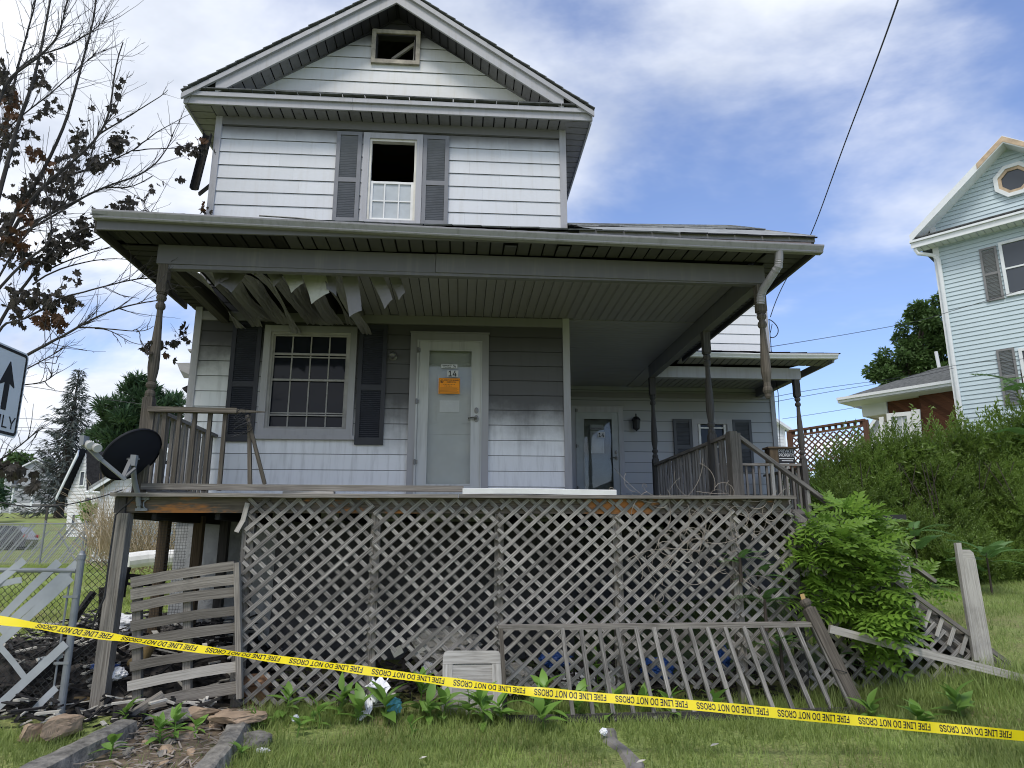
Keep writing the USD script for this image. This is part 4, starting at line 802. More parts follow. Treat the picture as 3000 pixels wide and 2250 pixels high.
th = thing('cabinet_door', 'grey weathered panelled cabinet door propped against the lattice', 'cabinet door', (.14, -2.22, .08))
P = [(-.145, .06), (.42, .06), (.405, .55), (.39, .58), (.36, .592), (-.09, .597), (-.125, .585), (-.138, .55)]
def lean(mb): 
    mb.xf = (rot((1, 0, 0), -.20), np.array([0, -2.25, 0])+np.array([0, 0, .02])); return mb
b = MB(); b.extr(sbox(-.05, .14, .325, .475), -.012, .0); lean(b).build('panel', cab_w, th)
for Q in (Polygon([(-.14, .48), (.407, .48), (.40, .56), (.385, .585), (.36, .593), (-.09, .597), (-.125, .585), (-.138, .55)]),): b = MB(); b.extr(Q, -.022, .0); lean(b).build('top_stile', cab_w, th)
b = MB(); b.beam((-.097, -.011, .04), (-.094, -.011, .478), .022, .09, up=(1, 0, 0)); lean(b).build('stile', cab_w, th)
b = MB(); b.beam((.37, -.011, .04), (.366, -.011, .478), .022, .085, up=(1, 0, 0)); lean(b).build('stile', cab_w, th)
b = MB(); b.beam((-.05, -.011, .09), (.325, -.011, .09), .022, .09); lean(b).build('bottom_rail', cab_w, th)

t = thing('loose_gutter', 'white length of gutter lying along the deck edge', 'gutter', (.8, -2.09, 2.07))
b = MB(); b.xf = (np.eye(3), np.zeros(3)); n = 10; prof = [(-.045, .0), (-.05, .05), (-.04, .055), (-.03, .01), (.03, .01), (.05, .06), (.055, .05), (.04, 0)]
rows = [[(x, -2.09+a, 2.072+z+(.006*math.sin(x*3))) for a, z in prof] for x in np.linspace(.02, 1.57, n)]; b.sheet(np.array(rows)); b.sheet(np.array(rows)[::-1]+(0, 0, .001)); b.build('trough', white_p, t)
t = thing('loose_board', 'short weathered board lying on the left deck edge', 'board', (-1.6, -2.06, 2.08)); b = MB(); b.beam((-1.75, -2.0, 2.085), (-1.25, -2.03, 2.085), .09, .025); b.build('board', pale_w, t)
t = thing('fallen_gutter', 'dark gutter section hanging loose beside the upper left corner', 'gutter', (-3.65, -.1, 6.3))
b = MB(); a, c = np.array([-3.62, -.08, 7.20]), np.array([-3.71, -.12, 6.33]); d = (c-a); prof = [(-.05, .05), (-.05, -.02), (.0, -.04), (.05, -.02), (.055, .05), (.048, .05), (.04, -.01), (0, -.03), (-.042, -.012), (-.044, .05)]
rows = [[a+d*t_+np.array([u, -v, 0]) for u, v in prof] for t_ in np.linspace(0, 1, 5)]; b.sheet(np.array(rows)); b.sheet(np.array(rows)[:, ::-1]); b.build('trough', dark_w, t)
t = thing('hanging_strip', 'charred strip sticking out below the hanging gutter', 'board', (-3.66, .1, 6.4)); b = MB(); b.beam((-3.58, .15, 6.57), (-3.73, .1, 6.37), .08, .03); b.build('board', char_w, t)
t = thing('fallen_trim', 'thin grey strip lying on the porch roof below the upper window', 'trim', (-2.0, -.1, 5.9)); b = MB(); b.tube([at(560, 466, -.4), at(640, 471, -.4), at(722, 480, -.4)], .011, 6); b.build('strip', hinge_m, t)

# ---------------------------------------------------------------- satellite dish
D = thing('satellite_dish', 'black satellite dish on a bent grey mast at the deck corner', 'satellite dish', (-3.05, -2.2, 1.9))
c = at(284, 981, -2.27)
nrm = np.array([-.80, -.30, .30]); nrm /= np.linalg.norm(nrm)               # the bowl looks this way, its back turns to the porch
nrm = np.array([-.756, .339, .62]); nrm /= np.linalg.norm(nrm)
ux = np.cross((0, 0, 1.0), nrm); ux /= np.linalg.norm(ux); uy = np.cross(nrm, ux)
ang = 0.0; ux, uy = ux*math.cos(ang)+uy*math.sin(ang), -ux*math.sin(ang)+uy*math.cos(ang)
n, m_ = 10, 40; rr = np.linspace(0, 1, n); aa = np.linspace(0, 2*np.pi, m_); RX, RY = .285, .285
grid = np.array([[c+ux*RX*r*math.cos(a)+uy*RY*r*math.sin(a)+nrm*(.055*r*r-.055) for a in aa] for r in rr]); b = MB(); b.sheet(grid); rim = np.array([[grid[-1][k]-nrm*o[0]+(grid[-1][k]-c)/np.linalg.norm(grid[-1][k]-c)*o[1] for k in range(m_)] for o in ((0, 0), (-.006, .006), (.008, .010), (.018, .002))]); b.sheet(rim)
b.sheet((grid-nrm*.008)[:, ::-1]); b.build('bowl', dish_b, D, smooth=True)
back = c-nrm*.07-uy*.08
b = MB(); mast = [at(300, 1092, -2.085), at(297, 1065, -2.12), at(290, 1038, -2.25), at(288, 1015, -2.40), at(289, 990, -2.47)]; mast = np.array(mast); tt = np.linspace(0, 4, 24); mast = np.stack([np.interp(tt, range(5), mast[:, k]) for k in range(3)], 1); b.tube(mast, .024, 12); b.build('mast', grey_pl, D, smooth=True)
top = mast[-1]
b = MB(); b.beam(top+(0, 0, -.07), top+(.004, 0, .03), .05, .045, up=(0, 1, 0)); b.build('mast_cap', grey_pl, D); b = MB(); k0, k1 = at(266, 1034, -2.56), at(284, 994, -2.45); b.beam(k0, k1, .035, .04, up=(0, 1, 0)); b.beam(k0, at(292, 1012, -2.50), .018, .03, up=(0, 1, 0)); b.beam(at(276, 992, -2.40), at(296, 990, -2.42), .03, .02); b.beam(at(276, 1010, -2.44), at(290, 1000, -2.46), .012, .06); b.build('bracket', bracket_m, D)
for o in (-.035, .035):
    b = MB(); q = c-nrm*.06+ux*o+uy*.0; b.tube([q, q-nrm*.02], .009, 8); b.build('bolt', metal_g, D)
b = MB(); e = at(187, 953, -2.82); s0 = at(270, 1036, -2.60); s1 = at(203, 980, -2.78)
b.beam(s0, s1, .035, .028); b.build('arm', grey_pl, D); b = MB(); b.beam(s1+(s0-s1)*.22, e+(.0, 0, -.03), .045, .038); b.beam(e+(-.02, 0, -.04), e+(-.02, .0, .045), .09, .035, up=(1, 0, 0)); b.build('arm_end', grey_pl, D)
for px, py in ((192, 960), (207, 966)):
    o = at(px, py, -2.84); ax = np.array([.55, -.55, -.25]); ax /= np.linalg.norm(ax); R_ = trimesh.geometry.align_vectors((0, 0, 1), ax)[:3, :3]; q = MB(); q.lathe([(0, -.06), (.026, -.06), (.028, 0), (.036, .01), (.038, .05), (.033, .058), (0, .058)], n=18); v, f_, u = q.arrays(); b = MB(); b.add(v@R_.T+o, f_, u); b.build('receiver', lnb_m, D)
b = MB(); o = at(303, 1090, -2.10); b.box(o[0]-.055, o[0]+.055, -2.075, -2.055, 1.90, 1.925); b.box(o[0]-.05, o[0]+.06, -2.075, -2.055, 2.005, 2.03); b.beam((o[0]-.02, -2.07, 1.91), (o[0]-.03, -2.07, 2.02), .03, .014, up=(0, 1, 0)); b.tube([(o[0]+.055, -2.07, 2.03), (o[0]+.015, -2.07, 1.98), (o[0]+.02, -2.07, 1.94), (o[0]+.055, -2.07, 1.905)], .008, 6); b.build('foot', metal_g, D)
b = MB(); cab = [at(288, 1022, -2.18), at(283, 1030, -2.2), at(279, 1022, -2.2)]; b.tube(cab, .006, 5); cab = [at(300, 1066, -2.13), at(280, 1085, -2.12), at(262, 1100, -2.12), at(250, 1112, -2.13), at(240, 1180, -2.14), at(232, 1240, -2.16), at(226, 1290, -2.18), at(205, 1335, -2.2), at(195, 1380, -2.2)]; b.tube(cab, .0085, 6); b.build('cable', black_p, D)

# ---------------------------------------------------------------- street sign
S = thing('lane_sign', 'white lane-control sign with an up arrow and ONLY, cut off by the left edge', 'sign', (-3.16, -4.25, 0))
SX = -3.15; yc, w2, z0, z1 = -4.215, .225, 2.32, 2.935
# the face looks along +x; u runs to the reader's right = towards the house (+y)
def face(poly, d0, d1, m, name):
    b = MB(); b.extr(poly, d0, d1); v, f_, u = b.arrays(); q = MB(); q.add(np.stack([SX+v[:, 1], yc+v[:, 0], v[:, 2]], 1), f_[:, ::-1]); q.build(name, m, S)
def rr_(x0, z0_, x1, z1_, r): return sbox(x0+r, z0_+r, x1-r, z1_-r).buffer(r, quad_segs=6)
wl_ = .37
face(rr_(-wl_, z0, w2, z1, .04), -.004, 0, sign_w, 'plate')
face(rr_(-wl_+.012, z0+.012, w2-.012, z1-.012, .032).difference(rr_(-wl_+.032, z0+.032, w2-.032, z1-.032, .016)), .0005, .0015, ink, 'border')
_sh = .012
ar = Polygon([(.01, 2.50), (.055, 2.50), (.055, 2.69), (.11, 2.665), (.034, 2.83), (-.045, 2.665), (.01, 2.69)]).buffer(.006); face(ar, .0005, .0015, ink, 'arrow')
b = MB(); textmb(b, 'ONLY', .085, (SX+.0005, yc-.15, 2.375), ex=(0, 1, 0), ey=(0, 0, 1), width=.335, bold=False); b.build('lettering', ink, S)
b = MB(); b.beam((SX-.03, yc-.20, -.05), (SX-.03, yc-.20, 2.98), .06, .03, up=(0, 1, 0)); b.build('post', metal_g, S)

# ---------------------------------------------------------------- caution tape
TP = thing('caution_tape', 'yellow fire line tape strung across the whole front yard', 'tape', (0, -3.45, .4))
key = [(-60, 1331), (0, 1340), (250, 1377), (515, 1413), (800, 1450), (1100, 1489), (1400, 1515), (1700, 1542), (2000, 1570), (2212, 1590), (2290, 1598)]
Ys = np.interp([k[0] for k in key], [0, 1100, 2212], [-3.45, -3.42, -3.62]); kp = np.array([at(x, y, Y) for (x, y), Y in zip(key, Ys)])
from scipy.interpolate import CubicSpline
arc = np.concatenate([[0], np.cumsum(np.linalg.norm(np.diff(kp, axis=0), axis=1))]); cs = CubicSpline(arc, kp); LT = arc[-1]
tilt = lambda s_: np.interp(s_/LT, [0, .12, .3, .45, .6, .75, 1], [.75, 1.12, 1.02, .82, .55, .22, .05])+.13*np.sin(s_*5.3)*np.sin(s_*1.7+1)+.06*np.sin(s_*17)
def tape_pt(s_, h):
    s_ = np.asarray(s_, float); P = cs(s_); T_ = cs(s_, 1); T_ /= np.linalg.norm(T_, axis=-1, keepdims=True); n_ = np.cross(T_, (0, 0, 1.0)); n_ /= np.linalg.norm(n_, axis=-1, keepdims=True)   # towards the camera
    u_ = np.cross(n_, T_); a = tilt(s_)[..., None]; up_ = u_*np.cos(a)+(-n_)*np.sin(a); out = n_*np.cos(a)+u_*np.sin(a)
    return P+np.asarray(h)[..., None]*up_+.006*np.sin(s_*9)[..., None]*out*(np.asarray(h)[..., None]/.04), out
ss_ = np.linspace(0, LT, 160); hh = np.array([-.038, -.02, 0, .02, .038]); A, B_ = np.meshgrid(ss_, hh, indexing='ij'); pts, o_ = tape_pt(A, B_); b = MB(); b.sheet(pts); b.build('band', tape_y, TP, smooth=True)
m = meshkit.text_mesh('FIRE LINE DO NOT CROSS', .046, .0006, True); v = m.vertices.copy(); v[:, 0] -= v[:, 0].min(); wv = v[:, 0].max(); v[:, 0] *= .555/wv
m2 = m.copy(); m2.vertices = v; m2 = m2.subdivide_to_size(.05) if hasattr(m2, 'subdivide_to_size') else m2; v = m2.vertices
k = 0; s_ = .40
while s_ < LT+.5:
    S_ = s_-v[:, 0]; H_ = -(v[:, 1]-.023)
    if S_.max() < LT-.01 and S_.min() > 0.01:
        p_, o_ = tape_pt(S_, H_); b = MB(); b.add(p_+o_*(v[:, 2:]+.0012), m2.faces); b.build('lettering', ink, TP)
    s_ += .625

# ---------------------------------------------------------------- chain link fence, near left
FY = -2.2
def rail_tube(mb, a, c, r): mb.tube([a, c], r, 10)
def chain(mb, p, q, z0, z1, pitch, r):
    p, q = np.array(p, float), np.array(q, float); L = np.linalg.norm(q-p); d = (q-p)/L; n = int(L/pitch); nz = int((z1-z0)/(pitch/2)); side = np.cross(d, (0, 0, 1))
    for k in range(n+1):
        for sg in (1, -1):
            zz = z0+np.arange(nz+1)*pitch/2; off = np.where(np.arange(nz+1) % 2 == 0, 0, pitch/2*sg); P = p+np.outer(k*pitch+off, d); P[:, 2] = zz; P = P+side*.003*sg; mb.tube(P, r, 3, cap=False)
th = thing('chain_link_fence', 'near chain link fence with bent grey slats at the left edge', 'fence', (-3.9, FY, .2))
b = MB(); b.tube([(-3.50, FY, .05), (-3.50, FY, 1.46)], .032, 14); b.lathe([(.036, 1.45), (.036, 1.49), (.026, 1.505), (.02, 1.525), (0, 1.53)], (-3.50, FY, 0), 14); b.build('fence_post', metal_g, th)
b = MB(); b.tube([(-5.6, FY, 1.37), (-3.53, FY, 1.35)], .022, 10); b.build('top_rail', metal_g, th)
b = MB(); b.tube([(-3.585, FY-.01, .2), (-3.57, FY-.01, 1.34)], .009, 6); b.build('tension_bar', metal_g, th)
for z in (.55, .85, 1.12):
    b = MB(); b.box(-3.60, -3.47, FY-.036, FY-.03, z-.01, z+.012); b.build('clamp', metal_g, th)
b = MB(); chain(b, (-5.0, FY, 0), (-3.58, FY, 0), .12, 1.36, .062, .0042); b.build('wire_mesh', mesh_m, th)
zz = lambda x, y: at(x/2.212/K*1.0, 1106+y/2.212/K, FY-.012)
for i, (xa, ya, xb, yb, w) in enumerate(((500, 330, 0, 775, .075), (385, 322, 0, 690, .075), (470, 425, -40, 880, .07), (160, 310, -30, 460, .07), (0, 870, 175, 1100, .05), (440, 850, -10, 1290, .075), (405, 925, 240, 972, .06), (370, 1140, 190, 1310, .06), (150, 440, -20, 480, .055), (300, 1290, 240, 1310, .05))):
    a, c = zz(xa, ya), zz(xb, yb); b = MB(); b.beam(a+(0, -.01*(i % 3), 0), c+(0, -.012*(i % 2), 0), w, .004, up=(0, 1, 0), seg=4, wob=.004); b.build('privacy_slat', slat_m, th)
th = thing('chain_link_fence', 'loose chain link between the fence post and the deck post', 'fence', (-3.4, FY+.1, .2))
b = MB(); chain(b, (-3.46, FY+.1, 0), (-3.28, -2.06, 0), .35, 1.45, .062, .0042); b.build('wire_mesh', mesh_m, th)
th = thing('wire_screen', 'square wire mesh hung behind the deck posts', 'wire mesh', (-3.3, -1.1, .5))
b = MB()
for x in np.arange(-3.28, -2.96, .03): b.tube([(x, -1.15, .55), (x+.02, -1.15, 1.86)], .0017, 3, cap=False)
for z in np.arange(.55, 1.87, .03): b.tube([(-3.28, -1.15, z), (-2.95, -1.15, z)], .0017, 3, cap=False)
b.build('wire', mesh_m, th)
# far fence
th = thing('chain_link_fence', 'far chain link fence with pale woven slats across the back yard', 'fence', (-12, 13.5, 1.2))
fa, fb = np.array([-16.5, 15.3, 0]), np.array([-6.0, 10.8, 0])
for t_ in (.12, .36, .505, .75, 1.0):
    p = fa+(fb-fa)*t_; b = MB(); g_ = float(ground_z(p[0], p[1])); b.tube([(p[0], p[1], g_-.1), (p[0], p[1], 2.27)], .03, 8); b.build('fence_post', metal_g, th)
b = MB(); b.tube([fa+(0, 0, 2.2), fb+(0, 0, 2.13)], .022, 6); b.build('top_rail', metal_g, th)
b = MB(); chain(b, fa, fb, .9, 2.17, .10, .007); b.build('wire_mesh', mesh_far, th)
d = (fb-fa)/np.linalg.norm(fb-fa)
for k in range(44):
    if rng.random() < .2: continue
    lean_ = 1 if k % 7 else -1; s_ = .0+k*.16; z0_ = 1.02+rng.choice([0, 0, 0, .3, .5]); top_ = 2.15-rng.choice([0, 0, 0, .2, .5]); p = fa+d*s_; q_ = p+d*lean_*(top_-z0_)
    b = MB(); b.beam(p+(0, .02, z0_), q_+(0, .02, top_), .06, .004, up=(d[1], -d[0], 0)); b.build('privacy_slat', slat_m, th)

# ---------------------------------------------------------------- kerbs, stones, rubble
def kerb(name, lab, pts, w, h, m=concrete):
    t = thing(name, lab, 'kerb', (pts[0][0], pts[0][1], 0)); n = 44; T_ = np.linspace(0, 1, n); P = np.stack([np.interp(T_, np.linspace(0, 1, len(pts)), [p[k] for p in pts]) for k in range(3)], 1); rows = []
    for i, p in enumerate(P):
        j = [.05*(float(meshkit.fbm(np.array([p[0]*3+q*2.7, p[1]*5, q*1.9]), 4, 7))-.5) for q in range(8)]; rows.append([p+np.array(o) for o in ((-w/2+j[0], 0, -.3), (-w/2+j[1], 0, -.02), (-w/2+.03+j[2], 0, h-.012+j[5]), (-w*.15, 0, h+j[3]), (w*.2, 0, h+j[4]), (w/2-.03+j[6], 0, h-.012), (w/2+j[7], 0, -.02), (w/2, 0, -.3))])
    b = MB(); b.sheet(np.array(rows)[:, ::-1]); E_ = np.array(rows)[0]; b.add(E_, [[0, q+1, q] for q in range(1, 7)]); E_ = np.array(rows)[-1]; b.add(E_, [[0, q, q+1] for q in range(1, 7)]); b.build('kerb_stone', m, t)
b = MB(); b.sheet(np.array([[(x, y, float(ground_z(x, y))+.035+.05*(float(meshkit.fbm(np.array([x*4, y*4, 0]), 3, 5))-.5)-.10*(x in (-3.1, -1.6))) for y in np.linspace(-2.0, -4.4, 16)] for x in (-3.1, -2.8, -2.55, -2.3, -2.1, -1.85, -1.6)])); b.build('soil_patch', soil, kind='structure', label='bare brown soil between the two kerbs', cat='soil')
kerb('concrete_kerb', 'low concrete kerb at the lower left, running from the stones to the frame edge', [(-2.95, -4.3, -.02), (-2.82, -3.6, .02), (-2.70, -2.75, .07)], .23, .12)
kerb('concrete_kerb', 'low concrete kerb on the right of the littered gap beside the grass', [(-1.70, -4.3, -.03), (-1.74, -3.4, .02), (-1.83, -2.45, .07)], .20, .10)
def rock(name, lab, c, size, m=stone_m, seed=0, cat='stone', group=None):
    s_ = trimesh.creation.icosphere(subdivisions=4); v = s_.vertices; v = np.sign(v)*np.abs(v)**.5; R1 = np.random.default_rng(seed+50)
    for _ in range(9):
        d1 = R1.normal(size=3); d1 /= np.linalg.norm(d1); lim = R1.uniform(.62, .95); ex_ = np.maximum(v@d1-lim, 0); v = v-ex_[:, None]*d1
    v = v*(1+.30*(meshkit.fbm(v*1.6+seed*7.1, 5, seed)[:, None]-.5)+.10*(meshkit.fbm(v*7+seed, 3, seed)[:, None]-.5)); v = v*np.array(size)/2; t = thing(name, lab, cat, c, group); b = MB(); b.add(v@rot((0, 0, 1), seed*1.3).T+np.array(c), s_.faces); b.build('body', m, t)
rock('stone', 'large tan stone resting above the left kerb', at(128, 1572, -2.75)+(0, 0, .0), (.36, .2, .17), seed=1); rock('stone', 'brown wedge-shaped stone beside the large tan stone', at(70, 1580, -2.75), (.22, .2, .14), seed=2)
rock('stone_slab', 'flat grey-brown stone slab below the cardboard box', at(515, 1548, -2.62), (.46, .3, .09), seed=3); rock('stone', 'pale broken stone half buried under the slab', at(545, 1590, -2.9)+(0, 0, -.03), (.36, .26, .13), concrete, seed=4)
rock('stone', 'reddish split stone leaning under the gate', at(430, 1540, -2.55), (.34, .12, .10), seed=5); rock('stone', 'longer brown stone leaning under the gate foot', at(478, 1552, -2.55), (.30, .13, .12), seed=6); rock('stone', 'grey rubble stone at the end of the left kerb', at(370, 1545, -2.6), (.34, .24, .10), concrete, seed=7)
t = thing('grey_plank', 'short grey plank lying at the foot of the deck post', 'plank', at(285, 1540, -2.4)); b = MB(); b.beam(at(262, 1556, -2.45), at(352, 1498, -2.3), .10, .04); b.build('board', pallet_w, t)
t = thing('cardboard_box', 'brown cardboard box under the deck behind the gate', 'box', at(530, 1530, -1.85)); o = at(520, 1500, -1.9); b = MB(); b.box(o[0]-.02, o[0]+.24, -1.95, -1.7, .0, .28); b.build('carton', cardboard, t); b = MB(); b.beam((o[0]-.05, -1.98, .34), (o[0]+.26, -1.98, .36), .14, .006, up=(0, -.6, 1)); b.build('flap', cardboard, t)
# charred heap
def heap():
    xs = np.linspace(-5.4, -2.05, 60); ys = np.linspace(-2.12, 1.6, 60); X, Y = np.meshgrid(xs, ys, indexing='ij'); e = ss(X, -5.4, -4.6)*(1-ss(X, -2.6, -2.1))*ss(Y, -2.15, -1.5)*(1-ss(Y, .4, 1.5))
    Z = ground_z(X, Y)-.03+e*(.16+.48*meshkit.fbm(np.stack([X*2.2, Y*2.2, 0*X], -1), 5, 3)**1.2)+.03
    b = MB(); b.sheet(np.stack([X, Y, Z], -1)[::1]); b.build('ash_heap', rubble_m, smooth=False, kind='stuff', label='black heap of ash and burnt rubble beside and under the deck', cat='rubble')
    bits = MB(); bits2 = MB(); f = lambda x, y: float(ground_z(x, y)+.05+ss(x, -5.4, -4.6)*(1-ss(x, -2.6, -2.1))*ss(y, -2.15, -1.5)*(1-ss(y, .4, 1.5))*.36)
    for k in range(1100):
        x, y = rng.uniform(-4.9, -2.1), rng.uniform(-2.55, .6); a = rng.uniform(0, 6.3); L = rng.uniform(.04, .28); d_ = np.array([math.cos(a), math.sin(a), rng.normal(0, .25)]); o = np.array([x, y, f(x, y)+rng.uniform(-.06, .14)]); (bits if rng.random() < .72 else bits2).beam(o, o+d_*L, rng.uniform(.01, .06), rng.uniform(.004, .02))
    bits.build('burnt_bits', char_w, kind='stuff', label='small charred splinters scattered over the ash heap', cat='rubble'); bits2.build('litter', paper_m, kind='stuff', label='pale scraps of paper and plaster in the ash heap', cat='litter')
heap()
for i, (a, c, w, t_, lab) in enumerate(((at(60, 1470, -1.9), at(215, 1395, -1.6), .03, .10, 'long thin charred lath slanting behind the fence slats'), (at(140, 1375, -1.6), at(200, 1280, -1.4), .05, .05, 'black charred stick poking up behind the fence post'), (at(190, 1500, -1.8), at(325, 1430, -1.2), .03, .16, 'wide black burnt board between the fence post and deck post'), (at(222, 1400, -1.9), at(228, 1268, -1.9), .05, .10, 'upright charred stud beside the deck post'), (at(262, 1290, -1.0), at(275, 1225, -1.0), .07, .06, 'charred newel stub seen under the deck'), (at(275, 1245, -.9), at(345, 1255, -.6), .04, .06, 'charred rail stub seen under the deck'), (at(270, 1262, -.8), at(350, 1268, -.6), .03, .03, 'lower charred rail stub seen under the deck'), (at(20, 1520, -2.0), at(250, 1540, -1.8), .06, .05, 'burnt beam lying at the front of the heap'), (at(0, 1500, -1.6), at(200, 1480, -1.4), .05, .06, 'burnt beam lying across the middle of the heap'))):
    t = thing('charred_board', lab, 'board', np.minimum(a, c)); b = MB(); b.beam(a, c, w, t_, seg=5, wob=.006); b.build('board', char_w, t)
t = thing('yellow_lath', 'unburnt yellowish board end in the ash heap', 'board', at(290, 1465, -1.7)); b = MB(); b.beam(at(160, 1510, -1.95), at(290, 1505, -1.8), .05, .03); b.build('board', plain('unburnt_board', (.28, .20, .10), .8), t)
t = thing('boot', 'tan leather boot lying under the deck', 'boot', at(290, 1420, -1.7)); o = at(285, 1432, -1.75); b = MB()
import manifold3d as m3
def hullmesh(spheres, n=16):
    return m3.Manifold.batch_hull([m3.Manifold.sphere(r, n).translate(tuple(map(float, c_))) for c_, r in spheres])
B_ = (hullmesh([(o, .045), (o+(.10, .02, .04), .05)])+hullmesh([(o+(.10, .02, .04), .05), (o+(.15, .02, .17), .055)])).refine_to_length(.03).to_mesh(); b.add(B_.vert_properties[:, :3], B_.tri_verts); b.build('upper', plain('tan_leather', (.20, .14, .06), .7), t, smooth=True); b = MB(); b.beam(o+(-.05, 0, -.045), o+(.14, .02, 0), .09, .02); b.build('sole', black_p, t)
def crumple(name, lab, c, r, m, cat, seed, squash=(1, 1, 1)):
    s_ = trimesh.creation.icosphere(subdivisions=4); v = s_.vertices; k = 1+.9*(meshkit.fbm(v*3+seed*3.3, 4, seed)-.5); v = v*k[:, None]*r*np.array(squash); t = thing(name, lab, cat, c); b = MB(); b.add(v+np.array(c), s_.faces); b.build('body', m, t)
crumple('blue_bag', 'bright blue plastic bag in the ash heap', at(225, 1440, -1.9), .08, blue_pl, 'bag', 1, (1.4, 1, .5)); crumple('white_bag', 'white crumpled bag in the ash heap', at(250, 1455, -1.9), .08, cloth_w, 'bag', 2, (1.2, 1, .7)); crumple('white_bundle', 'white bundle lying behind the heap', at(270, 1290+60, -.6), .16, cloth_w, 'bundle', 3, (1.3, 1, .7))
def rag(lab, top, bot, w0, w1, seed):
    top, bot = np.array(top), np.array(bot); n, m_ = 18, 15; rows = []
    for i in range(n):
        t_ = i/(n-1); c_ = top+(bot-top)*t_+np.array([.03*math.sin(5*t_+seed), -.05*math.sin(math.pi*t_), 0]); w = w0+(w1-w0)*t_; q = np.linspace(-.5, .5, m_)
        f_ = meshkit.fbm(np.stack([q*5+seed*3, q*0+t_*3.5, q*0], -1), 4, seed)-.5
        rows.append(np.stack([c_[0]+q*w*(1+.3*math.sin(9*t_+seed)), c_[1]+.22*f_+.02*np.sin(q*22+seed+4*t_), c_[2]+.10*f_+.02*np.sin(q*9+seed)*t_], 1))
    t = thing('rag', lab, 'rag', bot); b = MB(); b.sheet(rows); b.build('cloth', cloth_w, t, smooth=True)
rag('dirty white rag hanging out of the torn lattice', at(828, 1462, -2.15), at(806, 1512, -2.36), .20, .17, 4); rag('narrow white rag trailing down to the grass', at(800, 1500, -2.3), at(784, 1552, -2.46), .07, .05, 5); crumple('plastic_wrap', 'pale blue plastic wrapper beside the rags', at(850, 1525, -2.35), .075, teal_pl, 'wrapper', 6, (.9, .7, .9))
crumple('foil_ball', 'crumpled white foil ball at the end of the path strip', at(1304, 1580, -3.0), .028, cloth_w, 'litter', 7); crumple('foil_scrap', 'small clear plastic scrap in the left grass', at(638, 1552, -2.65), .028, milky, 'litter', 8); crumple('white_cup', 'flattened white cup lying between the kerbs', at(405, 1633, -3.2), .06, cloth_w, 'litter', 9, (1.5, .5, .3)); crumple('blue_wrapper', 'white and blue wrapper beside the right kerb', at(565, 1622, -3.1), .05, cloth_w, 'litter', 10, (1.2, .8, .4)); crumple('white_scrap', 'white paper wad behind the lattice above the rags', at(925, 1445, -1.7), .06, cloth_w, 'litter', 11); crumple('white_bag', 'grey white bag behind the fallen railing', at(1110, 1460, -1.8), .14, paper_m, 'bag', 12, (1.4, 1, .8)); crumple('white_bag', 'torn white bag low behind the fallen railing balusters', at(1320, 1485, -1.85), .10, cloth_w, 'bag', 13, (.6, 1, 1.4)); crumple('blue_bag', 'blue plastic sheet behind the fallen railing', at(1200, 1425, -1.7), .10, blue_pl, 'bag', 14, (1.6, 1, .8)); crumple('blue_bag', 'dark blue bag behind the middle balusters', at(1420, 1445, -1.7), .12, blue_pl, 'bag', 15, (1.4, 1, .9)); crumple('grey_bag', 'grey sack lying behind the lattice above the cabinet door', at(960, 1395, -1.2), .25, paper_m, 'bag', 16, (1.5, 1, .7)); crumple('blue_bag', 'blue bag at the right end behind the balusters', at(1560, 1420, -1.6), .10, blue_pl, 'bag', 17, (.8, 1, 1.2)); crumple('white_bag', 'pale bag behind the balusters, left of the blue bags', at(1240, 1470, -1.7), .12, cloth_w, 'bag', 18, (1.6, 1, .6))
t = thing('newspapers', 'stack of folded newspapers under the rags', 'newspapers', at(820, 1520, -2.25)); o = at(800, 1525, -2.25)
for k in range(4): b = MB(); b.beam(o+(-.05, 0, .02*k), o+(.22, .02, .025+.02*k), .16, .012); b.build('fold', paper_m, t)
for px, py, lab in ((848, 1413, 'small yellowed box lid behind the torn lattice'), (900, 1405, 'cream paper label standing behind the lattice')):
    t = thing('paper_label', lab, 'paper', at(px, py, -1.8)); o = at(px, py, -1.8); b = MB(); b.beam(o, o+(.09, 0, .05), .006, .08, up=(0, 0, 1)); b.build('sheet', cream_p, t)
b = MB()
for k in range(900):
    x, y = rng.uniform(-2.0, 3.3), rng.uniform(-1.95, -1.0); a = rng.uniform(0, 6.3); L = rng.uniform(.04, .25); o = np.array([x, y, float(ground_z(x, y))+rng.uniform(.0, .22)]); b.beam(o, o+np.array([math.cos(a), math.sin(a), rng.normal(0, .5)])*L, rng.uniform(.01, .07), rng.uniform(.003, .015))
b.build('under_deck_litter', rubble_m, kind='stuff', label='litter and sticks under the deck behind the lattice, toned dark to stand for shade', cat='litter')  # litter kept dark so that its colour carries the shade below the deck
# dry tendrils on the lattice
for k, (px, py, n_) in enumerate(((1450, 1200, 30), (1600, 1180, 26), (1560, 1100, 26), (1380, 1060, 10))):
    t = thing('dry_vine', ['dead vine tangle on the middle of the fourth lattice panel', 'dead vine tangle near the right edge of the lattice', 'dead vine runners below the right deck edge', 'dead twigs on the deck edge right of the white gutter'][k], 'vine', at(px, py, -2.1)); b = MB()
    for q in range(n_):
        o = at(px+rng.normal(0, 45), py+rng.normal(0, 55 if k < 3 else 4), -2.1); a = rng.uniform(0, 6.3); T_ = np.linspace(0, 1, 9); L = rng.uniform(.1, .5); cur = rng.normal(0, 2.5)
        ang_ = a+cur*T_; P = o+np.cumsum(np.stack([np.cos(ang_), .12*np.sin(ang_*3), np.sin(ang_)], 1)*L/9, 0); b.tube(P, rng.uniform(.0015, .0034), 4, cap=False)
    b.build('stems', dead_stem, t, kind='stuff')

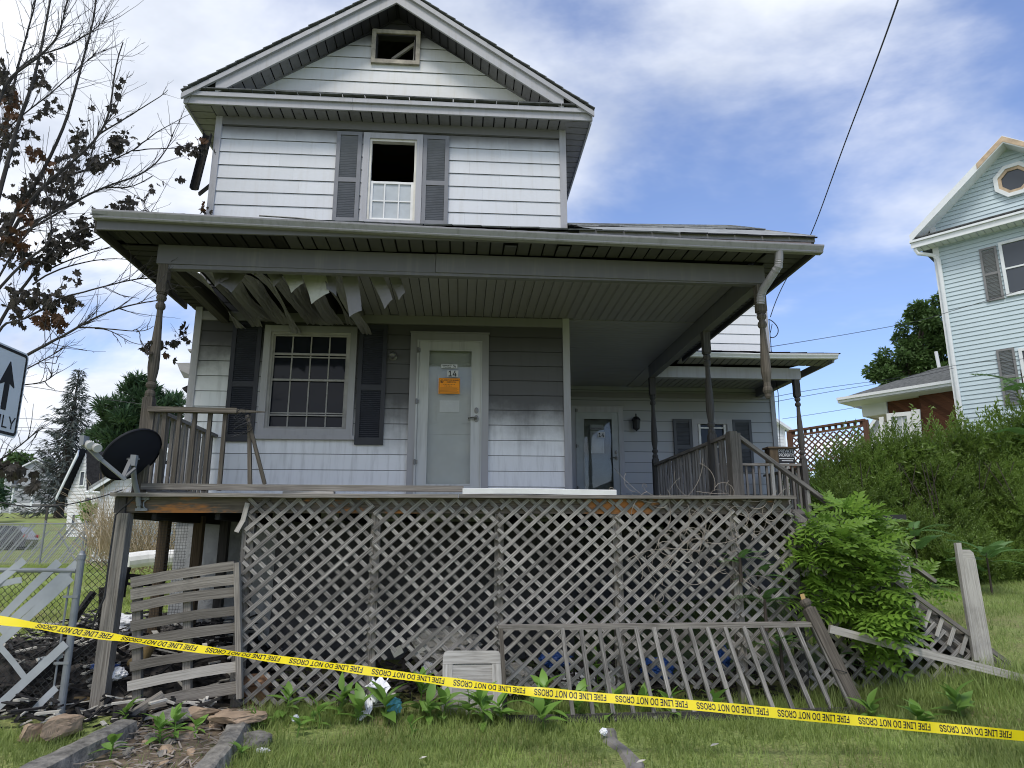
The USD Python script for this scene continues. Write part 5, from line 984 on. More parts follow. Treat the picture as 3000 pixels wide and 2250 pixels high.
# small stuff in the gap between the kerbs
for i in range(16):
    x, y = rng.uniform(-2.62, -1.9), rng.uniform(-3.7, -2.35); sz = rng.uniform(.05, .13); c = np.array([x, y, float(ground_z(x, y))+.05])
    rock('stone', 'small rubble stone in the gap between the two kerbs', c, (sz*1.3, sz, sz*.7), stone_m if i % 3 else concrete, seed=20+i, group='rubble stones between the kerbs')
b = MB()
for k in range(260):
    x, y = rng.uniform(-2.75, -1.85), rng.uniform(-4.0, -2.15); a = rng.uniform(0, 6.3); o = np.array([x, y, float(ground_z(x, y))+.065]); b.beam(o, o+np.array([math.cos(a), math.sin(a), rng.normal(0, .12)])*rng.uniform(.03, .16), rng.uniform(.004, .018), .004)
b.build('twig_litter', dead_stem, kind='stuff', label='twigs and wood chips littering the soil between the kerbs', cat='litter')
# ---------------------------------------------------------------- leaves and plants
def leaf_arr(L, w, fold=.15, droop=.2, n=3):
    """a pointed leaf along +x, folded along its midrib"""
    t = np.linspace(0, 1, n+1); half = w/2*np.sin(np.pi*np.clip(t, .02, 1)**.75); z = -droop*L*t*t
    mid = np.stack([t*L, 0*t, z], 1); l = np.stack([t*L, half, z+half*fold], 1); r = np.stack([t*L, -half, z+half*fold], 1)
    v = np.vstack([mid, l, r]); k = np.arange(n); m = n+1
    f = np.vstack([np.stack([k, k+1, m+k+1, m+k], 1), np.stack([k, 2*m+k, 2*m+k+1, k+1], 1)]); return v, np.vstack([f[:, [0, 1, 2]], f[:, [0, 2, 3]]])
def scatter(mb, v, f, P, X, Z, S):
    """copies (v, f) to the points P with x axis X, up Z, size S, all as numpy"""
    X = X/np.linalg.norm(X, axis=1, keepdims=True); Y = np.cross(Z, X); Y /= np.linalg.norm(Y, axis=1, keepdims=True)+1e-9; Z2 = np.cross(X, Y)
    V = (P[:, None]+S[:, None, None]*(v[None, :, :1]*X[:, None]+v[None, :, 1:2]*Y[:, None]+v[None, :, 2:]*Z2[:, None])).reshape(-1, 3); n = len(P); F = (f[None]+np.arange(n)[:, None, None]*len(v)).reshape(-1, 3); mb.add(V, F, np.zeros((len(V), 2)))
def unit(n): a = rng.normal(size=(n, 3)); return a/np.linalg.norm(a, axis=1, keepdims=True)
# weeds with broad leaves along the lattice foot
def weed(i, c, n, L, lab, tall=.2):
    t = thing('weed', lab, 'weed', c)
    st = MB(); lv = MB(); v, f = leaf_arr(1, .42, .25, .45, 5); top = np.array(c)+(rng.normal(0, .03), rng.normal(0, .03), tall); st.tube([np.array(c)-(0, 0, .05), (np.array(c)+top)/2+(.01, 0, 0), top], .006, 5); st.build('stem', weed_m, t)
    T_ = rng.random(n)**.8; P = np.array(c)+(top-np.array(c))*T_[:, None]; a = np.arange(n)*2.4+rng.normal(0, .3, n); el = .25+.9*T_+rng.normal(0, .15, n); X = np.stack([np.cos(a)*np.cos(el), np.sin(a)*np.cos(el), np.sin(el)], 1); scatter(lv, v, f, P, X, np.tile([0, 0, 1.0], (n, 1))+rng.normal(0, .2, (n, 3)), L*rng.uniform(.6, 1.15, n)); lv.build('leaf', weed_m, t, smooth=True)
wl = [(735, 1510, -2.3, 13, .21, .22, 'broadleaf weed at the lattice foot left of the rags'), (835, 1515, -2.45, 8, .26, .18, 'broadleaf weed in front of the newspapers'), (905, 1500, -2.35, 16, .22, .30, 'tall leafy weed between the rags and the cabinet door'), (955, 1545, -2.5, 9, .2, .15, 'low weed at the left foot of the cabinet door'), (1045, 1560, -2.6, 16, .22, .2, 'bushy weed in front of the right foot of the cabinet door'), (1010, 1545, -2.5, 9, .2, .2, 'upright weed in front of the cabinet door panel'), (1190, 1530, -2.45, 14, .22, .26, 'weed under the left balusters of the fallen railing'), (1245, 1530, -2.45, 12, .2, .2, 'weed under the fourth baluster of the fallen railing'), (1175, 1575, -2.75, 8, .2, .12, 'spreading weed in the lawn below the fallen railing'), (1325, 1535, -2.45, 9, .18, .12, 'weed in front of the middle balusters'), (1385, 1530, -2.45, 9, .16, .14, 'weed under the seventh baluster'), (1540, 1520, -2.45, 8, .18, .13, 'weed at the foot of the right balusters'), (1290, 1440, -1.95, 9, .16, .4, 'pale green weed growing up behind the balusters'), (1275, 1490, -2.2, 6, .16, .16, 'dark weed low behind the balusters'), (690, 1555, -2.6, 6, .17, .12, 'single-stalk weed in the grass left of the lattice foot'), (640, 1590, -2.8, 6, .12, .1, 'small weed in the left lawn'), (890, 1590, -2.9, 4, .13, .1, 'small weed in the middle lawn'),
      (270, 1530, -2.5, 8, .17, .12, 'light green weed beside the deck post foot'), (345, 1600, -3.0, 18, .15, .16, 'leafy weed in the gap between the kerbs'), (375, 1590, -2.95, 12, .14, .2, 'taller weed in the gap between the kerbs'), (235, 1640, -3.3, 6, .15, .14, 'upright leaf weed against the left kerb'), (425, 1560, -2.75, 6, .14, .1, 'weed below the leaning stones'), (615, 1512, -2.3, 10, .18, .16, 'dark weed under the gate beside the lattice'), (675, 1530, -2.5, 5, .13, .08, 'two-leaf weed beside the stone slab'), (560, 1570, -2.6, 7, .12, .07, 'weed on the right kerb'), (520, 1650, -3.3, 8, .10, .06, 'low weed at the foot of the right kerb'), (1085, 1545, -2.55, 11, .2, .15, 'weed between the cabinet door and the fallen railing'), (770, 1535, -2.5, 10, .2, .14, 'spreading weed just left of the white rag'), (930, 1535, -2.5, 12, .2, .18, 'weed leaning over the left edge of the cabinet door'), (1450, 1530, -2.5, 9, .17, .12, 'weed at the foot of the ninth baluster'), (1990, 1565, -3.0, 12, .22, .13, 'broad weed in the right lawn above the tape'), (2080, 1555, -2.9, 12, .22, .16, 'broad weed near the right frame edge above the tape'), (1890, 1555, -2.7, 8, .2, .1, 'low weed in the grass right of the leaning post')]
for i, (px, py, Y, n, L, tall, lab) in enumerate(wl):
    c = at(px, py, Y); c[2] = float(ground_z(c[0], c[1]))+(.03 if px > 250 else .05) if Y < -2.1 else .15; weed(i, c, n, L, lab, tall)
# compound leaves
def pinnate(nl=13, L=1.0, lw=.36, ll=.30, droop=.35):
    vs, fs, n = [], [], 0; v, f = leaf_arr(1, lw, .2, .2, 3)
    for k in range(nl):
        t = .12+.86*k/(nl-1)
        for sg in (1, -1):
            a = sg*(1.15-.3*t); s_ = ll*(1-.35*abs(t-.45)); R_ = rot((0, 0, 1), a); vs.append((v*s_)@R_.T+np.array([t*L, 0, -droop*t*t*L])); fs.append(f+n); n += len(v)
    tt = np.linspace(0, 1, 5); r = .008; st = np.vstack([np.stack([tt*L, 0*tt+r, -droop*tt*tt*L], 1), np.stack([tt*L, 0*tt-r, -droop*tt*tt*L], 1)]); k = np.arange(4); fs.append(np.vstack([np.stack([k, k+1, k+6], 1), np.stack([k, k+6, k+5], 1)])+n); vs.append(st)
    return np.vstack(vs), np.vstack(fs)
pv, pf = pinnate(5, 1, ll=.46, lw=.46)
V_ = thing('climbing_shrub', 'bright green shrub with feathery leaves smothering the stairs', 'shrub', (4.2, -1.7, .2))
lv = MB(); blobs = [(1745, 1120, -2.05, .17), (1775, 1165, -2.1, .22), (1735, 1180, -2.1, .14), (1850, 1120, -1.5, .30), (1790, 1150, -1.8, .32), (1760, 1220, -1.95, .26), (1840, 1200, -1.9, .36), (1878, 1195, -1.9, .28), (1870, 1280, -2.0, .36), (1903, 1262, -2.0, .26), (1800, 1270, -2.0, .22), (1890, 1330, -2.15, .26), (1925, 1315, -2.05, .14), (1925, 1350, -2.1, .12), (2000, 1255, -.6, .20), (1990, 1320, -1.2, .12), (1985, 1325, -1.6, .10), (1740, 1290, -2.0, .12), (1890, 1140, -1.3, .22), (1810, 1090, -1.2, .16), (1905, 1385, -2.1, .12)]
for px, py, Y, r in blobs:
    c = at(px, py, Y); c = c+(-.03, 0, -.07); n = int(900*r**2); r = r*.72; u = unit(n); P = c+u*(r*rng.random(n)**.45)[:, None]*np.array([1.1, .8, .95]); X = u*np.array([1, 1, .35])+np.array([.25, -.3, .05])+rng.normal(0, .35, (n, 3)); scatter(lv, pv, pf, P, X, np.tile([0, -.35, 1.0], (n, 1))+rng.normal(0, .3, (n, 3)), rng.uniform(.13, .27, n))
lv.build('foliage', vine_m, V_)
st = MB()
for px, py, Y, r in blobs: 
    c = at(px, py, Y); o = np.array([4.3+rng.normal(0, .3), -1.6, .2]); st.tube([o, (o+c)/2+(rng.normal(0, .1), 0, .15), c], [.014, .011, .005], 5)
st.build('stem', bark_b, V_)
sv_, sf_ = pinnate(12, 1, ll=.26, droop=.5)
def sumac(lab, c, n, L, h):
    t = thing('sumac', lab, 'shrub', c); st = MB(); st.tube([np.array(c)-(0, 0, .1), np.array(c)+(0, 0, h)], [.02, .012], 6); st.build('stem', bark_b, t); lv = MB(); a = np.arange(n)*2.4; T_ = rng.uniform(.45, 1, n); P = np.array(c)+np.outer(T_*h, [0, 0, 1]); X = np.stack([np.cos(a), np.sin(a), .75+.4*np.sin(a*3)], 1); scatter(lv, sv_, sf_, P, X, np.tile([0, 0, 1.0], (n, 1))+rng.normal(0, .1, (n, 3)), L*rng.uniform(.7, 1.1, n)); lv.build('frond', sumac_m, t, kind='stuff')
for px, py, Y, n, L, h, lab in ((2145, 1295, 2.6, 10, .6, .75, 'sumac with long fronds right of the stair newel'), (1985, 1240, 3.0, 10, .55, 1.1, 'sumac fronds in front of the hedge above the stairs'), (2205, 800, 4.6, 14, .8, 3.6, 'sumac rising at the right frame edge before the blue house'), (1640, 1275, -2.0, 7, .28, .15, 'small ferny seedling poking through the lattice'), (1690, 1445, -2.15, 12, .22, .28, 'ferny seedling behind the last balusters'), (1655, 1340, -2.1, 7, .3, .2, 'pale ferny sprig on top of the fallen rail'), (1810, 1470, -1.9, 9, .26, .25, 'seedling in the shade of the stair lattice'), (1600, 1235, -2.1, 7, .25, .15, 'ferny sprig in the upper right lattice')):
    c = at(px, py, Y); g_ = float(ground_z(c[0], c[1])); c[2] = g_ if h > .5 else c[2]
    if px == 2205: h = max(1.0, at(px, py, Y)[2]-g_)
    sumac(lab, c, n, L, h)
# hedge
def hedge():
    t = thing('hedge', 'tall unclipped hedge of small leaves between the stairs and the blue house', 'hedge', (9, 4.5, .6))
    v, f = leaf_arr(1, .34, .2, .25, 2); SV, SF, n = [], [], 0
    for k in range(15):
        a = k*2.4; R_ = rot((1, 0, 0), a); s_ = .26*(1-.4*k/15); q = (v*s_)@rot((0, 1, 0), -.9).T@R_.T+np.array([k/15, 0, 0]); SV.append(q); SF.append(f+n); n += len(v)
    SV.append(np.array([(0, .006, 0), (1, .002, 0), (1, -.002, 0), (0, -.006, 0)])); SF.append(np.array([[0, 1, 2], [0, 2, 3]])+n)
    SV, SF = np.vstack(SV), np.vstack(SF)
    lv = MB(); prof = [(1735, 1010), (1760, 985), (1800, 955), (1850, 930), (1900, 915), (1960, 905), (2020, 905), (2060, 890), (2110, 900), (2160, 880), (2212, 850), (2400, 850)]
    N = 24000; px = rng.uniform(1725, 2420, N); tp = np.interp(px, [p[0] for p in prof], [p[1] for p in prof]); s_ = rng.random(N)**.85
    py = tp+46+(1345-tp)*s_
    Y = 3.0+1.1*meshkit.fbm(np.stack([px/60, py/60, 0*px], -1), 4, 9)*1.4+1.3*ss((1250-py)/350, 0, 1)-.5*ss(py, 1150, 1330)*0+rng.exponential(.16, N)
    P = np.array([at(a, b_, y) for a, b_, y in zip(px, py, Y)]); keep = P[:, 2] > ground_z(P[:, 0], P[:, 1])-.1; P = P[keep]; N = len(P)
    X = np.stack([rng.normal(0, .55, N), -.35+rng.normal(0, .45, N), .75+rng.normal(0, .45, N)], 1); scatter(lv, SV, SF, P, X, np.tile([0, -1.0, .4], (N, 1))+rng.normal(0, .4, (N, 3)), rng.uniform(.16, .38, N))
    N = 5000; px = rng.uniform(1725, 2420, N); tp = np.interp(px, [p[0] for p in prof], [p[1] for p in prof]); P = np.array([at(a, b_, y) for a, b_, y in zip(px, tp+60+(1310-tp)*rng.random(N), rng.uniform(4.6, 5.6, N))]); P = P[P[:, 2] > ground_z(P[:, 0], P[:, 1])-.1]; N = len(P); scatter(lv, SV, SF, P, unit(N)*(1, .4, 1), np.tile([0, -1.0, .4], (N, 1))+rng.normal(0, .5, (N, 3)), rng.uniform(.45, .8, N))
    N = 150; px = rng.uniform(1760, 2400, N); tp = np.interp(px, [p[0] for p in prof], [p[1] for p in prof]); P = np.array([at(a, b_, 4.6) for a, b_ in zip(px, tp+rng.uniform(30, 70, N))]); X = np.stack([rng.normal(0, .25, N), rng.normal(0, .2, N), 1+0*px], 1); scatter(lv, SV, SF, P, X, np.tile([0, -1.0, .1], (N, 1))+rng.normal(0, .4, (N, 3)), rng.uniform(.3, .6, N))
    for q in range(30):                                                          # tall whips above the top
        x = rng.uniform(1800, 2300); y = np.interp(x, [p[0] for p in prof], [p[1] for p in prof]); o = at(x, y+30, 4.7); h = rng.uniform(.2, .6); tip = o+np.array([rng.normal(0, .12), 0, h]); m = int(26*h+4); T_ = rng.random(m); P = o+(tip-o)*T_[:, None]; u = unit(m); scatter(lv, v, f, P, u+np.array([0, 0, .6]), np.tile([0, -1.0, .5], (m, 1)), rng.uniform(.07, .12, m))
    lv.build('foliage', hedge_m, t)
    st = MB()
    for q in range(60):
        x, y = rng.uniform(7.0, 13), rng.uniform(4.1, 5.2); g_ = float(ground_z(x, y)); o = np.array([x, y, g_-.1]); st.tube([o, o+(rng.normal(0, .2), rng.normal(0, .15), 1.2), o+(rng.normal(0, .4), rng.normal(0, .2), 2.4)], [.02, .014, .006], 5)
    st.build('stem', bark_b, t)
hedge()

# ---------------------------------------------------------------- the half-dead maple at the left
def maple():
    t = thing('maple_tree', 'fire-scorched maple with bare twigs and shrivelled brown leaves', 'tree', (-5.6, -.9, 0))
    tr = MB(); tw = MB(); base = np.array([-5.75, -1.1, -.1])
    fork = np.array([-5.45, -1.0, 2.6]); tr.tube([base, (base+fork)/2+(.05, 0, 0), fork], [.17, .13, .11], 12); 
    A = [  # main branches: points in the photograph and their depth planes
        ([(-60, 640), (0, 415), (40, 270), (75, 165), (100, 40), (115, -40)], (-1.6, -1.9), .028), ([(-70, 560), (0, 338), (30, 180), (60, 60), (80, -40)], (-1.0, -1.4), .022),
        ([(-60, 700), (40, 450), (70, 410), (133, 293), (172, 165), (200, 60), (212, -30)], (-1.2, -1.6), .026), ([(-60, 590), (17, 480), (70, 425), (110, 393), (160, 375), (217, 357), (287, 325)], (-1.0, -.9), .026),
        ([(287, 325), (350, 320), (400, 318), (436, 312)], (-.9, -.6), .008), ([(287, 325), (340, 282), (410, 244)], (-.9, -.9), .009),
        ([(-60, 660), (60, 445), (130, 370), (213, 290), (240, 200), (263, 90)], (-1.5, -1.9), .022), ([(213, 290), (270, 255), (333, 217), (362, 197)], (-1.6, -1.6), .010), ([(213, 290), (250, 235), (278, 155)], (-1.6, -1.8), .009),
        ([(-60, 640), (20, 510), (100, 467), (213, 410), (300, 377), (350, 337), (377, 283)], (-1.4, -1.2), .018), ([(-60, 720), (0, 540), (93, 480), (207, 413), (260, 405), (330, 380)], (-.8, -.8), .018),
        ([(-60, 520), (0, 213), (50, 150), (117, 93), (140, 40), (167, -20)], (-1.8, -2.1), .018), ([(-60, 420), (30, 160), (110, 110), (187, 73), (232, 33)], (-1.3, -1.4), .013),
        ([(-60, 860), (0, 700), (60, 610), (125, 530), (200, 490), (300, 470), (312, 455)], (-1.5, -1.6), .020), ([(125, 560), (200, 520), (270, 490), (310, 460)], (-1.5, -1.5), .009), ([(70, 615), (150, 575), (235, 560), (285, 565)], (-1.6, -1.6), .010), ([(110, 580), (200, 545), (302, 510), (330, 480)], (-1.5, -1.5), .008),
        ([(-60, 900), (0, 715), (50, 690), (120, 650), (175, 630), (260, 610), (302, 602), (345, 601), (365, 612)], (-1.9, -2.0), .014), ([(302, 602), (320, 585), (334, 570)], (-2.0, -2.0), .005), ([(225, 620), (260, 640), (300, 645)], (-2.0, -2.0), .004),
        ([(-60, 850), (62, 765), (120, 735), (173, 708), (240, 675), (310, 656), (337, 653)], (-2.2, -2.4), .018), ([(173, 708), (240, 710), (293, 714), (330, 703)], (-2.3, -2.4), .008), ([(205, 710), (247, 720), (283, 738), (324, 736)], (-2.3, -2.4), .006), ([(293, 712), (303, 725), (308, 745), (325, 755)], (-2.4, -2.4), .005),
        ([(-60, 870), (55, 800), (117, 763), (145, 746)], (-2.3, -2.3), .010), ([(117, 763), (128, 738), (130, 715)], (-2.3, -2.3), .005), ([(117, 766), (132, 758), (146, 742)], (-2.3, -2.3), .004), ([(90, 783), (120, 786), (122, 770)], (-2.3, -2.3), .005),
        ([(-60, 850), (50, 832), (97, 822), (112, 812), (117, 800)], (-2.3, -2.3), .007), ([(97, 822), (105, 833), (120, 841)], (-2.3, -2.3), .004), ([(-60, 1020), (0, 992), (40, 962), (73, 935), (82, 930)], (-2.8, -2.8), .010),
        ([(335, 760), (352, 748), (385, 735), (410, 700)], (-1.2, -.6), .004), ([(-60, 760), (0, 590), (80, 480), (135, 440), (190, 350), (210, 250)], (-1.7, -1.9), .013), ([(-60, 480), (0, 300), (100, 210), (180, 140), (230, 110)], (-1.1, -1.0), .012), ([(-60, 700), (60, 560), (105, 520), (108, 460), (100, 410)], (-1.9, -2.0), .016)]
    # a trunk that carries them: every branch starts from the crown of the trunk, out of the picture
    pts_all = []
    for P2, (ya, yb), r in A:
        n = len(P2); P = np.array([at(x, y, ya+(yb-ya)*k/(n-1)) for k, (x, y) in enumerate(P2)]); tt = np.linspace(0, n-1, n*4); C = CubicSpline(range(n), P)(tt) if n > 3 else np.stack([np.interp(tt, range(n), P[:, k]) for k in range(3)], 1)
        C = C+np.cumsum(rng.normal(0, .0022, C.shape), 0)
        if P2[0][0] < -40:
            C = np.vstack([[fork+(rng.normal(0, .03), rng.normal(0, .03), rng.uniform(-.3, .3))], C])
        rad = np.linspace(r, max(r*.28, .0028), len(C)); tr.tube(C, rad, 6); pts_all.append((C, rad))
        # twigs with little side spurs
        L = np.linalg.norm(np.diff(C, axis=0), axis=1).sum(); m = int(L*(7.5 if r > .01 else 5))
        for q in range(m):
            k = rng.integers(len(C)//4, len(C)-1); o = C[k]; d_ = C[k+1]-C[k]; d_ /= np.linalg.norm(d_); side = np.array([rng.normal(), rng.normal()*.8, rng.normal()+.35]); w = d_*rng.uniform(.5, 1.0)+side*.45; w /= np.linalg.norm(w); Lg = rng.uniform(.12, .55)*(1 if r > .01 else .5); cur = rng.normal(0, .18, 3)+np.array([0, 0, .15])
            T_ = np.linspace(0, 1, 6); P = o+np.outer(T_*Lg, w)+np.outer(T_**2*Lg, cur)+np.cumsum(rng.normal(0, .004, (6, 3)), 0); tw.tube(P, np.linspace(.0042, .0016, 6), 4, cap=False)
            for _ in range(rng.integers(1, 5)):
                e = rng.integers(1, 6); u = unit(1)[0]*.6+w; u /= np.linalg.norm(u); lg = rng.uniform(.015, .09 if rng.random() < .8 else .22); tw.tube([P[e], P[e]+u*lg*.6, P[e]+u*lg+(0, 0, lg*.15)], [.002, .0016, .0012], 3, cap=False)
    tr.build('trunk', bark, t); tw.build('twigs', bark, t, kind='stuff')
    # shrivelled maple leaves: five-pointed, curled
    ang = np.linspace(-2.7, 2.7, 21); rad = np.array([.35, .55, .42, .48, .75, .5, .55, .62, .8, .58, 1.0, .58, .8, .62, .55, .5, .75, .48, .42, .55, .35]); x, y = rad*np.cos(ang)+.25, rad*np.sin(ang); 
    v = np.vstack([[(0.1, 0, 0)], np.stack([x, y, -.55*np.abs(y)**1.3-.35*(x-.3)**2+.06*np.sin(ang*9)], 1)]); f = np.array([[0, k, k+1] for k in range(1, 21)])
    def clump(px, py, sx_, sy_, n, Y, mb, ang_=0.0, s0=.064):
        n = max(4, int(n*.72)); sx_, sy_ = sx_*.85, sy_*.85
        q = rng.normal(0, 1, (n, 2))*np.array([sx_, sy_]); R_ = np.array([[math.cos(ang_), -math.sin(ang_)], [math.sin(ang_), math.cos(ang_)]]); q = q@R_.T; P = np.array([at(px+a, py+b_, Y+rng.normal(0, .10)) for a, b_ in q]); X = rng.normal(0, .55, (n, 3))+np.array([0, 0, -1.0]); scatter(mb, v, f, P, X, unit(n), rng.uniform(.6, 1.25, n)*s0)
    d1, d2 = MB(), MB(); B = math.radians
    for a in ((10, 150, 9, 22, 30, -1.5), (105, 130, 7, 14, 18, -1.6), (85, 175, 9, 20, 40, -1.5, B(20)), (100, 240, 20, 12, 34, -1.4, B(-50)), (20, 310, 14, 30, 60, -1.5), (15, 205, 12, 12, 24, -1.5), (65, 285, 14, 9, 26, -1.3), (170, 305, 12, 26, 70, -1.3, B(12)), (150, 360, 12, 20, 50, -1.3, B(15)), (140, 385, 14, 14, 40, -1.3), (250, 310, 16, 18, 60, -1.2, B(30)), (215, 345, 16, 12, 44, -1.2), (195, 358, 14, 9, 26, -1.2), (50, 425, 28, 10, 40, -1.3, B(-10)), (72, 405, 17, 18, 60, -1.3), (120, 425, 20, 20, 70, -1.3), (160, 410, 12, 18, 26, -1.2), (165, 520, 12, 12, 26, -1.4), (190, 500, 16, 16, 40, -1.3), (180, 488, 10, 24, 30, -1.3, B(20)), (115, 520, 14, 14, 40, -1.5, B(30)), (130, 535, 24, 16, 70, -1.5, B(-35)), (85, 560, 26, 16, 60, -1.5), (10, 480, 12, 22, 44, -1.6), (20, 540, 22, 16, 50, -1.6), (85, 640, 26, 14, 70, -1.9, B(-8)), (40, 640, 20, 14, 40, -1.9), (115, 655, 24, 12, 60, -1.9), (40, 685, 10, 9, 16, -1.9), (155, 655, 14, 10, 20, -1.9), (160, 595, 14, 9, 10, -1.9), (420, 322, 22, 8, 44, -.55, B(-6)), (395, 325, 14, 9, 18, -.6), (255, 200, 8, 22, 18, -1.8, B(20)), (280, 290, 8, 12, 12, -1.3), (290, 430, 18, 8, 24, -1.0, B(-18)), (255, 445, 16, 6, 18, -1.0), (335, 400, 12, 6, 9, -.9, B(-30)), (390, 382, 7, 5, 7, -.8), (350, 750, 12, 14, 18, -1.2), (385, 738, 10, 10, 12, -.8), (400, 715, 8, 16, 14, -.6), (318, 750, 7, 10, 14, -2.05), (40, 1015, 22, 10, 40, -2.8), (70, 1035, 8, 12, 16, -2.8), (10, 1005, 16, 10, 20, -2.8), (445, 450, 8, 7, 7, -.1)): clump(*a[:6], d1, *(a[6:]))
    for a in ((22, 255, 12, 28, 46, -1.45), (35, 215, 9, 18, 26, -1.5), (75, 325, 9, 10, 12, -1.4), (90, 330, 8, 14, 14, -1.35), (105, 360, 6, 14, 14, -1.35), (55, 465, 10, 26, 46, -1.6), (50, 535, 12, 20, 40, -1.6), (25, 510, 12, 12, 26, -1.6), (100, 690, 24, 10, 50, -1.95, B(10)), (125, 690, 12, 12, 24, -1.95), (355, 755, 6, 9, 4, -1.2), (438, 302, 8, 5, 9, -.5), (440, 445, 6, 6, 6, -.1)): clump(*a[:6], d2, *(a[6:]))
    d1.build('leaves', dead_m, t); d2.build('rusty_leaves', rust_m, t, label='rust-brown bunches of dead leaves')
maple()

# ---------------------------------------------------------------- trees in the distance
def conifer(lab, base, h, r, seed, m, n_wh=34, droop=.25, needle=.16, lean=0, top2=False):
    t = thing('spruce_tree', lab, 'tree', base); R_ = np.random.default_rng(seed); b = MB(); base = np.array(base, float); b.tube([base-(0, 0, .3), base+(0, 0, h*.5), base+(0, 0, h*.97)], [r*.10, r*.07, .03], 8); 
    lv = MB(); v = np.array([(0, 0, 0), (.5, .10, -.03), (1, 0, -.1), (.5, -.10, -.03), (.45, 0, .05)]); f = np.array([[0, 4, 1], [4, 2, 1], [0, 3, 4], [4, 3, 2]])
    for k in range(n_wh):
        tz = .12+.86*(k/(n_wh-1))**.92; L = r*(1-tz)**.82*(1+.12*math.sin(k*1.9))+.12; nb = 8 if tz < .8 else 6
        for q in range(nb):
            a = q*2*math.pi/nb+k*1.1+R_.normal(0, .15); Lb = L*R_.uniform(.5, 1.18); T_ = np.linspace(0, 1, 7); P = base+np.stack([np.cos(a)*Lb*T_, np.sin(a)*Lb*T_, h*tz-droop*Lb*np.sin(T_*2.2)*1.1+.16*Lb*T_**3], 1)
            if tz < .7: b.tube(P[::3], [.05, .03, .015], 4, cap=False)
            n = int(5+20*Lb/r*4*.5); s_ = R_.random(n)**.7; o = np.stack([np.interp(s_, T_, P[:, j]) for j in range(3)], 1); w = np.stack([np.cos(a+R_.normal(0, .8, n)), np.sin(a+R_.normal(0, .8, n)), -.35+R_.normal(0, .3, n)], 1); scatter(lv, v, f, o, w, np.tile([0, 0, 1.0], (n, 1))+R_.normal(0, .3, (n, 3)), needle*h/9*R_.uniform(.6, 1.2, n))
    b.build('trunk', bark_b, t); lv.build('crown', m, t)
sb = dep(127, 1112, 70); st_ = dep(143, 772, 70); conifer('tall grey-green spruce in front of the left cloud bank', sb, st_[2]-sb[2], 4.6, 5, spruce_m, 34, .5, .40); 
def broad(name, lab, base, crown, m, seed, n=2600, s=(.25, .5), trunk=.16, needles=False):
    t = thing(name, lab, 'tree', base); R_ = np.random.default_rng(seed); b = MB(); base = np.array(base, float); base[2] = min(base[2], float(ground_z(base[0], base[1]))); lv = MB(); v, f = leaf_arr(1, .5 if not needles else .22, .2, .2, 2)
    cc = np.mean([c_[0] for c_ in crown], 0); b.tube([base-(0, 0, .3), (base+cc)/2, cc], [trunk, trunk*.75, trunk*.4], 8); tot = sum(r**2 for _, r in crown)
    for c_, r in crown:
        c_ = np.array(c_, float); b.tube([(base+cc)/2+(0, 0, .2), (c_+cc)/2+(0, 0, -.3), c_], [trunk*.5, trunk*.3, .03], 5); k = int(n*r*r/tot); 
        sub = c_+unit(9)*r*.95*R_.random((9, 1))**.4
        g = R_.integers(0, 9, k); u = R_.normal(size=(k, 3)); u /= np.linalg.norm(u, axis=1, keepdims=True); P = sub[g]+u*(r*.34*R_.random(k)**.5)[:, None]*np.array([1, 1, .8]); X = u*np.array([1, 1, .5])+R_.normal(0, .4, (k, 3))+(np.array([0, 0, .9]) if needles else 0); scatter(lv, v, f, P, X, np.tile([0, 0, 1.0], (k, 1))+R_.normal(0, .5, (k, 3)), R_.uniform(*s, k))
    b.build('trunk', bark_b, t); lv.build('crown', m, t)
def cr(lst, D_): return [(dep(x, y, D_+dz), r) for x, y, r, dz in lst]
broad('pine_tree', 'dark green long-needled pine behind the porch post', dep(300, 1100, 40), cr([(300, 830, .8, 0), (270, 880, 1.3, 0), (320, 880, 1.3, .5), (250, 920, 1.2, 0), (295, 930, 1.7, 0), (355, 890, 1.2, 0), (345, 945, 1.1, .5), (240, 965, .9, 0), (280, 975, 1.1, 0), (375, 880, .7, 0), (385, 960, .9, 0)], 40), pine_m, 2, 16000, (.3, .6), .25, True)
broad('pine_tree', 'low dark pine left of the satellite dish', dep(225, 1090, 42), cr([(205, 1000, .9, 0), (230, 985, 1.1, 0), (215, 950, .7, 0), (250, 1010, 1.0, 0), (220, 1040, 1.0, 0)], 42), pine_m, 3, 5600, (.3, .55), .2, True)
broad('round_tree', 'rounded tree above the far left houses', dep(30, 1090, 98), cr([(15, 1010, 1.7, 0), (40, 1005, 2.0, 0), (55, 1030, 2.0, 0), (30, 1030, 2.0, 0)], 98), tree_m, 4, 3600, (.4, .8), .2); broad('round_tree', 'mid green tree between the far houses and the spruce', dep(90, 1095, 104), cr([(85, 1030, 2.0, 0), (105, 1020, 2.3, 0), (95, 1050, 2.2, 0)], 104), tree_m, 6, 2200, (.3, .6), .2)
broad('arborvitae', 'narrow dark evergreen at the left frame edge', dep(0, 1095, 62), cr([(0, 1050, .7, 0), (0, 1070, .85, 0), (0, 1085, .85, 0)], 62), pine_m, 7, 900, (.25, .5), .1)
broad('leafy_tree', 'large leafy tree behind the brown house', dep(1990, 1000, 45), cr([(2010, 665, 1.0, 0), (1990, 700, 1.3, 0), (2030, 710, 1.4, 0), (1970, 745, 1.5, 0), (2015, 760, 1.9, 0), (1945, 785, 1.3, 0), (1905, 800, .9, 0), (1985, 800, 1.6, 0), (2040, 800, 1.6, 0), (1925, 820, 1.0, 0), (1895, 815, .6, 0)], 45), tree_m, 8, 22000, (.18, .36), .3)
broad('small_tree', 'small pale shrub at the corner of the left white house', dep(195, 1110, 24), cr([(190, 1100, .35, 0), (200, 1098, .3, 0)], 24), weed_m, 9, 500, (.1, .2), .03)
